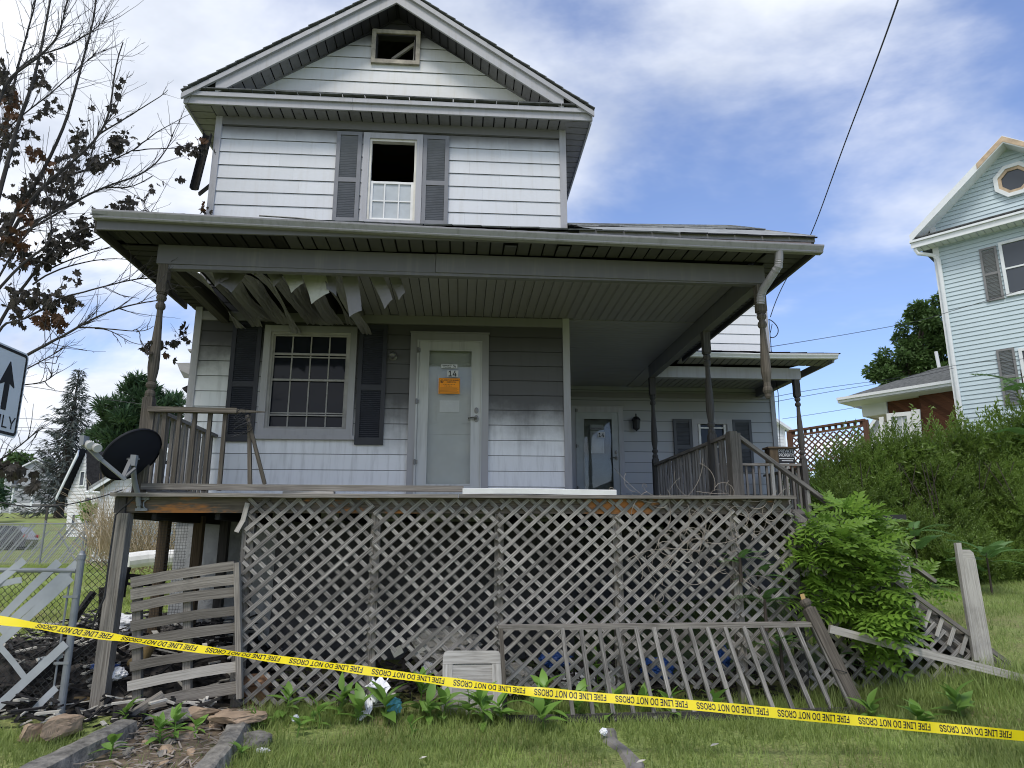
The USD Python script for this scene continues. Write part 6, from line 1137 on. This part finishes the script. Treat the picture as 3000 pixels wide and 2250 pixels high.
t = thing('dry_grass_clump', 'arching clump of dry beige stalks beside the deck', 'ornamental grass', at(215, 1200, 4)); b = MB()
for k in range(150):
    o = at(228+rng.normal(0, 16), 1190+rng.normal(0, 10), 4+rng.normal(0, .3)); h = rng.uniform(.5, 1.5); a = rng.normal(0, .6); T_ = np.linspace(0, 1, 7); b.tube(o+np.stack([h*.75*np.sin(a)*T_**1.8, .2*T_*rng.normal(), h*(T_-.35*T_**3*abs(math.sin(a)))], 1), np.linspace(.006, .002, 7), 3, cap=False)
b.build('stalks', dry_m, t)
b = MB()
for k in range(420):
    o = at(300+rng.normal(0, 45), 1215+rng.normal(0, 12), 6+rng.normal(0, .4)); h = rng.uniform(.4, 1.6); a = rng.normal(0, .6); T_ = np.linspace(0, 1, 5); b.tube(o+np.stack([h*np.sin(a)*T_, .3*T_*rng.normal(), h*T_*np.cos(a)], 1), np.linspace(.008, .003, 5), 3, cap=False)
t = thing('bare_bush', 'bare twiggy bush behind the wire mesh', 'shrub', at(300, 1215, 6)); b.build('stems', dry_m, t)

# ---------------------------------------------------------------- other houses
def house(name, lab, o, yaw, w, d, ze, zr, exp_, sm, tm, rm, wins, g=None, over=.3, z0=None, tfront=.05, boards_=True, group=None):
    """gabled house: the gable wall looks along local -y; o is its left bottom corner; wins: (x0, x1, z0, z1) on that wall"""
    o = np.array(o, float); R_ = rot((0, 0, 1), yaw); X = (R_, o); t = thing(name, lab, 'house', o, group)
    b = MB(X); b.extr(Polygon([(0, 0), (w, 0), (w, ze), (w/2, zr), (0, ze)]), .0, d); b.build('wall', sm, t)
    n = int(zr/exp_); sl = (zr-ze)/(w/2); mb = MB(X)
    for k in range(n):
        za, zb = k*exp_, (k+1)*exp_
        lo = lambda z: 0 if z <= ze else (z-ze)/sl
        if lo(zb) >= w/2-.05: break
        q = MB(X) if boards_ else mb
        q.lap(lo(za), w-lo(za), za, zb, lo(zb), w-lo(zb), y=-.004, t=.022)
        if boards_: q.build('siding_board', sm, t)
    if not boards_: mb.build('siding', sm, t, kind='stuff')
    for s_ in (-1, 1):
        b = MB(X); ex, ez = (w/2+s_*(w/2+over)), ze-sl*over; P = Polygon([(w/2, zr+.16), (ex, ez+.16), (ex, ez+.02), (w/2, zr+.02)]); b.extr(P, -over, d+over); rf = b.build('roof', rm, t)
        b = MB(X); P = Polygon([(w/2, zr+.15), (ex, ez+.15), (ex, ez-.05), (w/2, zr-.05)]); b.extr(P, -over-.03, -over+.0); b.build('rake_board', tm, t)
        b = MB(X); P = Polygon([(w/2, zr-.02), (ex, ez-.02), (ex, ez-.04), (w/2, zr-.04)]); b.extr(P, -over, 0); b.build('soffit', tm, t)
        b = MB(X); x = 0 if s_ < 0 else w; b.box(x-.02 if s_ < 0 else x-.12, x+.12 if s_ < 0 else x+.02, -.045, .05, 0, ze); b.build('corner_board', tm, t)
    for x0, x1, a, c in wins:
        b = MB(X); b.frame(x0, x1, a, c, .07, -.07, -.02); b.box(x0+.07, x1-.07, -.055, -.03, (a+c)/2-.02, (a+c)/2+.02); f = b.build('window', tm, t); b = MB(X); b.box(x0+.07, x1-.07, -.035, -.03, a+.07, c-.07); b.build('pane', far_pane, f)
    return t, X
# pale blue house on the right: corner c, its wall runs towards us to the right
dirn = np.array([.65, -.76]); dirn /= np.linalg.norm(dirn); corner = np.array([12.617, 7.291]); yawn = math.atan2(dirn[1], dirn[0]); W_, ZB = 3.85, 1.2
o = np.array([corner[0]-dirn[0]*.12, corner[1]-dirn[1]*.12, ZB]); zr = 11.45-ZB; ze = (9.42-ZB)+.1+(zr-9.42+ZB-.1)/(W_/2+.42)*.42+.1
N_, X = house('blue_house', 'pale blue clapboard house with octagonal gable window at right edge', o, yawn, W_, 9, ze-.1, zr, .115, blue_side, blue_trim, shingle_m, [(1.30+.12, 2.6, 7.55-ZB, 8.98-ZB), (1.35+.12, 2.6, 4.9-ZB, 6.2-ZB)], over=.42, z0=0)
for x0, z0_, z1_ in ((1.0, 7.52, 8.93), (1.02, 4.85, 6.25)):
    b = MB(X); b.frame(x0, x0+.37, z0_-ZB, z1_-ZB, .05, -.06, -.02); b.box(x0+.05, x0+.32, -.055, -.03, (z0_+z1_)/2-ZB-.03, (z0_+z1_)/2-ZB+.03)
    for z in np.arange(z0_-ZB+.06, z1_-ZB-.06, .035): b.beam((x0+.05, -.04, z), (x0+.32, -.04, z), .004, .03, up=(0, -.7, .7))
    b.build('shutter', shut_n, N_)
b = MB(X); a8 = np.linspace(0, 2*np.pi, 9)[:-1]+np.pi/8; oc = (1.97, 10.52-ZB); oct_ = lambda r: Polygon([(oc[0]+r*math.cos(a), oc[1]+r*math.sin(a)) for a in a8]); b.extr(oct_(.46).difference(oct_(.36)), -.10, -.02); p = b.build('octagon_window', blue_trim, N_); b = MB(X); b.extr(oct_(.36).difference(oct_(.28)), -.07, -.02); b.build('frame', bare_trim, p); b = MB(X); b.extr(oct_(.28), -.04, -.03); b.build('pane', far_pane, p)
zc_ = 9.42-ZB; b = MB(X); b.box(-.42, W_+.4, -.42, -.40, zc_-.13, zc_+.02); b.box(-.44, W_+.42, -.46, -.38, zc_+.022, zc_+.08); b.build('cornice', blue_trim, N_)
b = MB(X); b.beam((-.4, -.2, zc_+.10), (W_+.4, -.2, zc_+.10), .44, .02, up=(0, .25, 1)); b.build('pent_roof', shingle_m, N_)
for x in np.arange(-.38, W_+.2, .16): b = MB(X); b.beam((x, -.2, zc_-.12), (x+.145, -.2, zc_-.12), .38, .012); b.build('soffit_panel', blue_trim, N_)
b = MB(X); zt = zr; sl_ = (zr-ze+.1)/(W_/2); P = Polygon([(W_/2, zt+.13), (W_/2-.62, zt+.13-.62*sl_), (W_/2-.62, zt-.02-.62*sl_), (W_/2, zt-.02)]); b.extr(P, -.462, -.452); P = Polygon([(W_/2, zt+.13), (W_/2+.62, zt+.13-.62*sl_), (W_/2+.62, zt-.02-.62*sl_), (W_/2, zt-.02)]); b.extr(P, -.462, -.452); b.build('peeled_fascia', bare_trim, N_)
b = MB(X); b.tube([(-.35, -.35, zc_-.14), (-.30, -.33, zc_-.28), (.0, -.12, zc_-.36), (.10, -.09, zc_-.5), (.10, -.09, 2.0)], .05, 8); b.build('downspout', blue_trim, N_)
# brown house between
Dp = 26
t = thing('brown_house', 'brown diagonal-boarded house with hipped grey roof and white porch eaves', 'house', dep(2000, 1000, Dp)); e0, e1, e2 = dep(1815, 862, Dp), dep(1990, 812, Dp-2.2), dep(2060, 795, Dp-2.8)
dw = (e2-e0); dw[2] = 0; dw /= np.linalg.norm(dw); yb = math.atan2(dw[1], dw[0]); R_ = rot((0, 0, 1), yb); ob = np.array([e0[0], e0[1], 0]); X = (R_, ob); ze = e0[2]
b = MB(X); L_ = 6.2; b.sheet([[(-.0, -.1, ze), (L_, -.1, ze)], [(2.6, 2.6, ze+1.15), (L_, 2.6, ze+1.15)]]); b.sheet([[(0, -.1, ze), (0, 6, ze)], [(2.6, 2.6, ze+1.15), (2.6, 6, ze+1.15)]]); b.build('roof', shingle_m, t)
b = MB(X); b.box(-.02, L_, -.14, -.10, ze-.16, ze+.02); b.box(-.05, L_, -.2, -.142, ze-.07, ze+.03); b.box(-.06, -.02, -.1, 6, ze-.16, ze+.02); b.build('eaves', white_side, t)
b = MB(X); b.box(0, L_, -.09, 1.0, ze-.18, ze-.165); b.build('eave_soffit', white_side, t)
b = MB(X); b.box(.35, 1.25, .9, .98, ze-.62, ze-.18); b.box(.35, .43, .98, 5, ze-.62, ze-.18); b.build('porch_frieze', white_side, t); b = MB(X); b.box(.44, 1.25, .98, 5, ze-.60, ze-.58); b.build('porch_ceiling', cream_p, t)
b = MB(X); b.box(1.25, L_, 1.0, 5, 0, ze-.18); b.build('wall', plank_br, t)
P = sbox(2.56, 1.5, 3.85, ze-.18); c_ = np.array([2.5, 0])
for q, (xa, xb, yw) in enumerate(((1.26, 2.43, .985), (2.45, L_, .70))):
    PP = sbox(xa, 1.8, xb, ze-.18)
    for k in range(-10, 60):
        a0 = xa-6+k*.19; I = PP.intersection(Polygon([(a0, ze), (a0+.178, ze), (a0+.178+7, ze-6.1), (a0+7, ze-6.1)]))
        if I.is_empty or I.area < .02 or I.geom_type != 'Polygon': continue
        b = MB(X); b.extr(I, yw-.015-.006*(k % 2), yw); b.build('diagonal_plank', plank_br, t)
b = MB(X); b.box(2.44, 2.48, .68, 1.0, 1.8, ze-.18); b.box(2.48, L_, .70, 1.0, 1.8, ze-.18); b.build('wall_return', plank_br, t)
b = MB(X); b.box(1.19, 1.25, .95, 1.02, 1.5, ze-.62); b.build('porch_post', white_side, t)
b = MB(X); b.tube([(2.6, 2.6, ze+.8), (2.55, 2.6, ze+1.75)], .06, 8); b.build('vent_pipe', white_side, t)
# white window and mantel leaning outside the brown house
w_ = thing('white_window_unit', 'white paned window frame standing before the brown house wall', 'window', dep(1960, 920, 23.5)); oo = dep(1895, 935, 23.6); X2 = (R_@rot((0, 1, 0), .05), oo-np.array([0, 0, .6])); b = MB(X2); b.frame(.34, 1.10, -.6, 1.22, .13, -.08, 0); b.box(1.11, 1.36, -.06, 0, -.6, 1.27); b.box(.08, .22, -.06, 0, -.6, 1.12); b.build('frame', white_p, w_)
b = MB(X2); 
for k in (1, 2): b.box(.47+.167*k-.012, .47+.167*k+.012, -.05, -.03, -.45, 1.09)
b.box(.47, .97, -.05, -.03, .78, .80); b.build('muntins', white_p, w_); b = MB(X2); b.box(.47, .97, -.02, -.01, -.45, 1.09); b.build('pane', milky, w_)
# white houses behind
fo = dep(1845, 1010, 30); house('white_house', 'white sided house gable glimpsed under the brown house eaves', (fo[0], fo[1], 1.5), -.5, 4.2, 7, fo[2]-1.5+.6, fo[2]-1.5+3.4, .16, white_side, blue_trim, shingle_m, [], boards_=False)
fo = dep(1660, 960, 42); house('white_house', 'white house with small window beside the wing corner', (fo[0]-1.5, fo[1], 2.0), .25, 3.0, 8, fo[2]-2.0+1.1, fo[2]-2.0+1.9, .2, white_side, white_side, shingle_m, [(1.42, 2.35, fo[2]-2.0-1.05, fo[2]-2.0+.35)], boards_=False)
fo = dep(1700, 1010, 36); t = thing('grey_wall', 'low grey stone wall behind the wing corner', 'wall', fo); b = MB(); b.box(fo[0]-1.5, fo[0]+.8, fo[1], fo[1]+.3, 1, fo[2]+.1); b.build('wall', stucco, t)
# brown lattice fence
F_ = thing('lattice_fence', 'brown lattice-topped deck fence rising out of the hedge', 'fence', at(1710, 1000, 8)); ya = 8.0; p0, p1 = at(1708, 965, ya), at(1872, 930, ya-1.2); dx = p1-p0; dx[2] = 0; L_ = np.linalg.norm(dx); R_ = rot((0, 0, 1), math.atan2(dx[1], dx[0])); X = (R_, np.array([p0[0], p0[1], 0])); zt0, zt1 = at(1708, 932, ya)[2], at(1872, 907, ya-1.2)[2]
b = MB(X)
b.beam((0, 0, zt0), (L_, 0, zt1), .12, .05); b.build('top_rail', lattice_br, F_)
for z_, h_ in ((.13, .05), (1.05, .06)): b = MB(X); b.beam((0, 0, zt0-z_), (L_, 0, zt1-z_), .05, h_); b.build('rail', lattice_br, F_)
for x in (0, L_): b = MB(X); b.box(x-.06, x+.06, -.05, .05, .5, (zt0 if x == 0 else zt1)+.0); b.build('fence_post', lattice_br, F_)
for x in np.linspace(.1, L_-.1, 12): b = MB(X); b.box(x-.03, x+.03, -.02, .03, zt0+(zt1-zt0)*x/L_-.13, zt0+(zt1-zt0)*x/L_); b.build('block', lattice_br, F_)
PP = Polygon([(.05, zt0-1.03), (L_-.05, zt1-1.03), (L_-.05, zt1-.17), (.05, zt0-.17)])
for slope, yy in ((math.radians(45), -.012), (math.radians(135), .004)):
    d_ = np.array([math.cos(slope), math.sin(slope)]); nn = np.array([-d_[1], d_[0]]); c_ = np.array([L_/2, (zt0+zt1)/2-.6])
    for k in range(-18, 19):
        oq = c_+nn*k*.105; I = PP.intersection(LineString([oq-d_*4, oq+d_*4]))
        if I.is_empty or I.geom_type != 'LineString' or I.length < .05: continue
        (a, za), (c2, zc2) = I.coords[0], I.coords[-1]; b = MB(X); b.beam((a, yy, za), (c2, yy, zc2), .008, .036); b.build('lath', lattice_br, F_)
# left side: white house and others
pa, pb = dep(140, 1135, 26), dep(275, 1135, 25); dl = pb-pa; dl[2] = 0; dl /= np.linalg.norm(dl); nl = np.array([dl[1], -dl[0], 0]); yl = math.atan2(dl[1], dl[0])
def onp(px, py, off=0.0):
    r_ = ray(px, py); o_ = pa+nl*off; k_ = ((o_-CAM)@nl)/(r_@nl); P = CAM+r_*k_; return float((P-pa)@dl), float(P[2])
LH = thing('white_house', 'white sided house with steep dark roof beyond the left fence', 'house', pa); X = (rot((0, 0, 1), yl), np.array([pa[0], pa[1], 0]))
poly = Polygon([onp(143, 1160), onp(147, 1070), onp(186, 980), onp(190, 1058), onp(228, 1060), onp(228, 1160)])
b = MB(X); b.extr(poly, .0, 5.5); b.build('wall', white_side, LH); b = MB(X); z = poly.bounds[1]
while z < poly.bounds[3]-.1:
    I = poly.intersection(sbox(-5, z, 9, z+.13))
    if not I.is_empty:
        bb = [g_.bounds for g_ in getattr(I, 'geoms', [I])]
        for q in bb: b.lap(q[0]+.02, q[2]-.02, z, z+.13, y=-.004, t=.022)
    z += .13
b.build('siding', white_side, LH, kind='stuff')
pk, pe, pf_ = np.array(onp(187, 974)), np.array(onp(139, 1074)), np.array(onp(191, 1060)); b = MB(X)
b.extr(Polygon([pk, pe, pe+(0, -.14), pk+(0, -.22)]), -.35, -.30); b.build('rake_board', blue_trim, LH); b = MB(X); b.extr(Polygon([pk+(0, .05), pe+(-.02, .05), pe, pk]), -.345, 5.5); b.build('roof', shingle_b, LH)
q0, q1, q2, q3 = dep(187, 974, 25.6), dep(330, 980, 28), dep(330, 1064, 25.6), dep(187, 1060, 25.2); b = MB(); b.sheet([[q0, q1], [q3, q2]]); b.sheet([[q3-(0, 0, .06), q2-(0, 0, .06)], [q0-(0, 0, .06), q1-(0, 0, .06)]]); b.build('roof', shingle_b, LH)
b = MB(); b.tube([q3-(0, 0, .05), dep(228, 1061, 25.0)-np.array([0, 0, .05])], .06, 6); b.build('gutter', blue_trim, LH)
for (xa, ya), (xb, yb) in (((178, 1020), (182, 1048)), ((187, 1075), (194, 1118)), ((160, 1112), (164, 1130))):
    (s0, z1), (s1, z0) = onp(xa, ya), onp(xb, yb); b = MB(X); b.frame(s0-.05, s1+.05, z0-.05, z1+.05, .05, -.06, -.02); f = b.build('window', blue_trim, LH); b = MB(X); b.box(s0, s1, -.05, -.03, z0, z1); b.build('pane', far_pane, f)
LW = thing('white_house_wing', 'pale front gable and porch roof of the house behind the dish', 'house', dep(300, 1060, 23.5)); g0, g1, g2 = dep(200, 1060, 23.6), dep(265, 1014, 23.6), dep(335, 1060, 23.6); b = MB(); b.extr(Polygon([(g0[0]+.25, g0[2]), (g1[0], g1[2]-.1), (g2[0]-.25, g2[2]), (g2[0]-.25, 1.0), (g0[0]+.25, 1.0)]), g0[1], g0[1]+3.0); b.build('wall', white_side, LW)
b = MB(); z = 1.0
while z < g1[2]-.15:
    k_ = np.clip((z+.13-g0[2])/(g1[2]-.1-g0[2]), 0, .97); k0_ = np.clip((z-g0[2])/(g1[2]-.1-g0[2]), 0, .97); L0, R0 = g0[0]+.25, g2[0]-.25; b.lap(L0+(g1[0]-L0)*k0_, R0+(g1[0]-R0)*k0_, z, z+.13, L0+(g1[0]-L0)*k_, R0+(g1[0]-R0)*k_, y=g0[1]-.004, t=.022); z += .13
b.build('siding', white_side, LW, kind='stuff')
for e_ in (g0, g2):
    b = MB(); b.extr(Polygon([(g1[0], g1[2]+.10), (e_[0], e_[2]+.10), (e_[0], e_[2]), (g1[0], g1[2])]), g0[1]-.30, g0[1]+3.2); b.build('roof', shingle_l, LW); b = MB(); b.extr(Polygon([(g1[0], g1[2]-.002), (e_[0], e_[2]-.002), (e_[0], e_[2]-.12), (g1[0], g1[2]-.12)]), g0[1]-.29, g0[1]-.25); b.build('rake_board', blue_trim, LW)
b = MB(); r0, r1 = dep(218, 1070, 22.6), dep(420, 1072, 22.5); b.sheet([[r0, r1], [dep(250, 1058, 23.5), dep(400, 1040, 23.5)]]); b.build('porch_roof', shingle_l, LW)
fo3 = dep(395, 1090, 30); house('white_house', 'white house seen between the left railing balusters', (fo3[0]-3.2, fo3[1], float(ground_z(fo3[0], fo3[1]))), .0, 3.6, 6, dep(390, 1010, 30)[2]-float(ground_z(fo3[0], fo3[1])), dep(390, 985, 30)[2]-float(ground_z(fo3[0], fo3[1]))+.6, .13, white_side, blue_trim, shingle_m, [(.5, 1.1, .8, 2.2), (1.7, 2.3, .8, 2.2)], boards_=False)
fo4 = dep(0, 1100, 88); g4 = float(ground_z(fo4[0], fo4[1])); grey_side = plain('far_grey_siding', (.33, .34, .36), .6)
house('grey_house', 'distant grey two-storey house with white porch at far left', (fo4[0], fo4[1], g4-.5), .1, 6.8, 9, 5.2, 7.2, .3, grey_side, white_side, shingle_m, [(.8, 1.8, 3.2, 4.8), (3.2, 4.2, 3.2, 4.8)], boards_=False)
fo5 = dep(70, 1100, 90); house('white_house', 'distant white house left of the spruce', (fo5[0], fo5[1], g4-.4), -.1, 5.8, 9, 5.0, 7.2, .3, white_side, white_side, shingle_m, [(.9, 1.8, 2.6, 4.2), (3.5, 4.4, 2.6, 4.2)], boards_=False)
t = thing('far_porch', 'white open porch with railing before the distant houses', 'porch', dep(55, 1095, 84)); b = MB(); o = dep(20, 1100, 84)
for k in range(5): b.box(o[0]+k*2.3, o[0]+k*2.3+.18, o[1], o[1]+.18, o[2]-.5, o[2]+2.6)
b.box(o[0]-.1, o[0]+9.5, o[1]-.02, o[1]-.005, o[2]+.55, o[2]+.7); b.box(o[0]-.1, o[0]+9.5, o[1]-.08, o[1]-.02, o[2]+.1, o[2]+.22); b.build('post', white_side, t); b = MB(); b.box(o[0]-.3, o[0]+9.8, o[1]-.2, o[1]+2.2, o[2]+2.6, o[2]+2.8); b.build('roof', shingle_m, t)
t = thing('clothes_post', 'dark T-shaped clothesline post on the far lawn', 'post', dep(100, 1108, 55)); o = dep(100, 1112, 55); b = MB(); b.box(o[0]-.08, o[0]+.08, o[1], o[1]+.1, o[2]-.8, o[2]+.7); b.build('stem', dark_w, t); b = MB(); b.box(o[0]-1.2, o[0]+1.2, o[1], o[1]+.1, o[2]+.705, o[2]+.82); b.build('crossbar', dark_w, t)
# car
o = dep(20, 1196, 44); g_ = float(ground_z(o[0], o[1])); Cc = thing('parked_car', 'dark car parked behind the far fence, only its tail in view', 'car', (o[0], o[1], g_)); X = (rot((0, 0, 1), .12), np.array([o[0]-3.4, o[1], g_]))
body = Polygon([(0, .3), (4.3, .3), (4.38, .7), (4.2, 1.0), (3.75, 1.45), (3.3, 1.52), (1.9, 1.5), (1.2, 1.0), (.2, .85), (-.05, .6)]).buffer(.05); b = MB(X); b.extr(body, -.85, .85); b.build('body', car_p, Cc)
b = MB(X); b.extr(Polygon([(1.35, 1.02), (1.95, 1.42), (2.7, 1.44), (2.7, 1.02)]), -.912, -.90); b.extr(Polygon([(2.8, 1.02), (2.8, 1.44), (3.3, 1.44), (3.75, 1.05)]), -.912, -.90); b.build('window', far_pane, Cc)
for x in (.8, 3.45):
    for yy in (-.87, .72): b = MB(X); q = MB(); q.lathe([(0, -.09), (.30, -.09), (.33, -.05), (.33, .05), (.30, .09), (0, .09)], n=20); v, f_, u = q.arrays(); b.add(np.stack([x+v[:, 0], yy+v[:, 2]+.05, .33+v[:, 1]], 1), f_); b.build('wheel', tyre_m, Cc)
b = MB(X); b.box(4.22, 4.40, -.90, -.74, .84, 1.02); b.build('tail_light', red_l, Cc); b = MB(X); b.box(4.22, 4.40, .74, .90, .84, 1.02); b.build('tail_light', red_l, Cc)
# white bins / wrapped pipe behind the wire screen
t = thing('white_pipe', 'white wrapped pipe lying in the back yard under the deck view', 'pipe', at(310, 1210, 3)); b = MB(); b.tube([at(275, 1212, 3), at(320, 1206, 3.2), at(392, 1204, 3.4)], .13, 12); b.build('tube', white_p, t)

# ---------------------------------------------------------------- wires
def wire(lab, pts, r, name='overhead_wire'):
    P = np.array([dep(*p) for p in pts]); n = len(P); tt = np.linspace(0, n-1, 40); C = CubicSpline(range(n), P)(tt) if n > 2 else np.stack([np.interp(tt, range(n), P[:, k]) for k in range(3)], 1); t = thing(name, lab, 'cable', C[-1]); b = MB(); b.tube(C, r, 6); b.build('strand', wire_m, t)
wire('thick black service cable dropping from the upper right to the wing corner', [(1990, -150, 5.0), (1940, 0, 6.0), (1880, 165, 7.6), (1810, 350, 9.8), (1752, 505, 12.0), (1706, 590, 12.8), (1664, 685, 13.0)], .0085)
t = thing('cable_loop', 'loose cable loop hanging at the wing corner', 'cable', dep(1670, 710, 13)); b = MB(); C = np.array([dep(*p, 13.0) for p in ((1660, 690), (1672, 697), (1681, 712), (1676, 726), (1664, 728))]); b.tube(CubicSpline(range(5), C)(np.linspace(0, 4, 24)), .009, 5); C = np.array([dep(*p, 13.0) for p in ((1668, 700), (1665, 715), (1663, 722))]); b.tube(C, .007, 5); C = np.array([dep(*p, 13.0) for p in ((1661, 690), (1668, 780), (1681, 850), (1684, 930), (1686, 1000))]); b.tube(C, .007, 5); b.build('strand', wire_m, t)
wire('thin wire from the wing corner to the blue house', [(1664, 749, 13.2), (1830, 722, 16), (1975, 695, 17), (2042, 676, 17), (2130, 650, 16.6), (2230, 618, 16)], .007)
wire('upper wire of the pair running behind the wing to the blue house', [(1674, 857, 14), (1840, 830, 16.2), (1962, 812, 17), (2060, 790, 17), (2150, 780, 16.6), (2230, 772, 16)], .006); wire('lower wire of the pair running behind the wing', [(1674, 868, 14), (1840, 838, 16.2), (1962, 817, 17), (2060, 795, 17)], .006)
wire('distant wire low over the hedge', [(1690, 905, 60), (1850, 880, 60), (1990, 855, 60)], .02)
wire('wire crossing in front of the spruce', [(-20, 838, 34), (70, 836, 34), (200, 858, 34), (300, 872, 34), (420, 890, 34)], .016); wire('distant wire behind the sign, upper', [(-20, 899, 60), (120, 908, 60), (300, 918, 60), (420, 924, 60)], .02); wire('distant wire behind the sign, middle', [(-20, 922, 60), (120, 926, 60), (300, 934, 60)], .02); wire('distant wire behind the sign, lower', [(-20, 930, 60), (120, 932, 60), (300, 936, 60)], .018); wire('slanting guy wire at the far left', [(-10, 940, 50), (50, 985, 50), (100, 1022, 50)], .016); wire('low wire at far left above the far houses', [(-10, 968, 60), (50, 972, 60), (110, 976, 60)], .018); wire('black cable slung from the left edge towards the white house', [(-20, 1080, 10), (60, 1094, 10), (130, 1092, 10.4), (200, 1078, 10.8), (265, 1058, 11)], .009)

# ---------------------------------------------------------------- grass
def grass(name, lab, P, hmin, hmax, w, m, seg=3):
    n = len(P); R_ = rng; a = R_.uniform(0, 6.283, n); h = R_.uniform(hmin, hmax, n); ln = R_.uniform(.15, 1.0, n)*h; wd = w*R_.uniform(.6, 1.3, n); T_ = np.linspace(0, 1, seg+1)
    d_ = np.stack([np.cos(a), np.sin(a), 0*a], 1); sd = np.stack([-np.sin(a), np.cos(a), 0*a], 1); V = []
    for t_ in T_:
        c_ = P+d_*(ln*t_**1.8)[:, None]+np.array([0, 0, 1.0])*(h*t_*(1-.22*t_*ln/h))[:, None]; ww = (wd*(1-t_**1.4*.95)/2)[:, None]; V += [c_-sd*ww, c_+sd*ww]
    V = np.stack(V, 1); k = 2*(seg+1); f = np.vstack([[[2*i, 2*i+1, 2*i+3], [2*i, 2*i+3, 2*i+2]] for i in range(seg)]); F = (f[None]+np.arange(n)[:, None, None]*k).reshape(-1, 3); b = MB(); b.add(V.reshape(-1, 3), F, np.zeros((n*k, 2))); b.build(name, m, smooth=True, kind='stuff', label=lab, cat='grass')
def lawn_pts(n, x0, x1, y0, y1, cut):
    x, y = rng.uniform(x0, x1, n), rng.uniform(y0, y1, n); d_ = meshkit.fbm(np.stack([x*1.1, y*1.1, 0*x], -1), 4, 21)
    keep = (rng.random(n) < np.clip((d_-.30)*4.2, .10, 1)) & cut(x, y); x, y = x[keep], y[keep]
    return np.stack([x, y, ground_z(x, y)+.05*(meshkit.fbm(np.stack([x*.9, y*.9, x*0], -1), 3)-.5)-.01], 1)
front = lambda x, y: ~((x > -2.95) & (x < -1.75) & (rng.random(len(x)) < .93)) & ~((np.abs(x+2.85+.1*(y+3.5)) < .13) & (y < -2.6)) & ~((np.abs(x-1.295) < .10+.02*np.sin(y*9)) & (y < -2.75) & (rng.random(len(x)) < .93)) & (y < -2.02) & ~((x < -2.9) & (y > -2.6))
grass('lawn_grass', 'uneven green lawn in front of the lattice, with bare patches', lawn_pts(80000, -4.4, 5.8, -4.3, -2.05, front), .03, .13, .0085, grass_m)
right = lambda x, y: (x > 3.6+.0*y) & ((y > -.85) | (x > 5.9) | (y < -2.08)) & (y < 5.2)
grass('side_grass', 'lawn running back beside the stairs to the hedge', lawn_pts(80000, 3.6, 12.5, -4.0, 4.6, right), .03, .12, .008, grass_m)
grass('tall_grass', 'longer seedy grass at the foot of the stair lattice', lawn_pts(2600, 3.3, 5.6, -2.6, -2.05, lambda x, y: x > -99), .10, .32, .007, grass_m, 4); grass('edge_grass', 'ragged grass tufts along the foot of the lattice', lawn_pts(4200, -1.9, 3.4, -2.5, -2.1, lambda x, y: x > -99), .08, .22, .006, grass_m, 4)
grass('back_grass', 'dry yellow-green grass of the back yard beyond the heap', lawn_pts(70000, -13, -2.6, .4, 13.5, lambda x, y: (x < -3.4-.25*(y-0)) | (y > 2)), .04, .14, .012, grass_far)
grass('gap_grass', 'tufts of grass and clover between the two kerbs', lawn_pts(6000, -2.75, -1.85, -4.2, -2.9, lambda x, y: y < -3.0), .02, .09, .006, weed_m)
t = thing('tan_leaf', 'dead tan leaf lying in the middle lawn', 'leaf', atz(905, 1640, .03)); b = MB(); v, f = leaf_arr(.06, .05, .4, -.3, 3); b.add(v+atz(905, 1640, .05), f); b.build('blade', paper_m, t)
for px, py, lab in ((1535, 1612, 'dead pinkish leaf in the right lawn'), (1375, 1648, 'brown leaf at the bottom of the right lawn'), (880, 1560, 'tan leaf under the weeds')):
    t = thing('tan_leaf', lab, 'leaf', atz(px, py, .03)); b = MB(); v, f = leaf_arr(.07, .05, .4, -.3, 3); b.add(v+atz(px, py, .06), f); b.build('blade', paper_m, t)
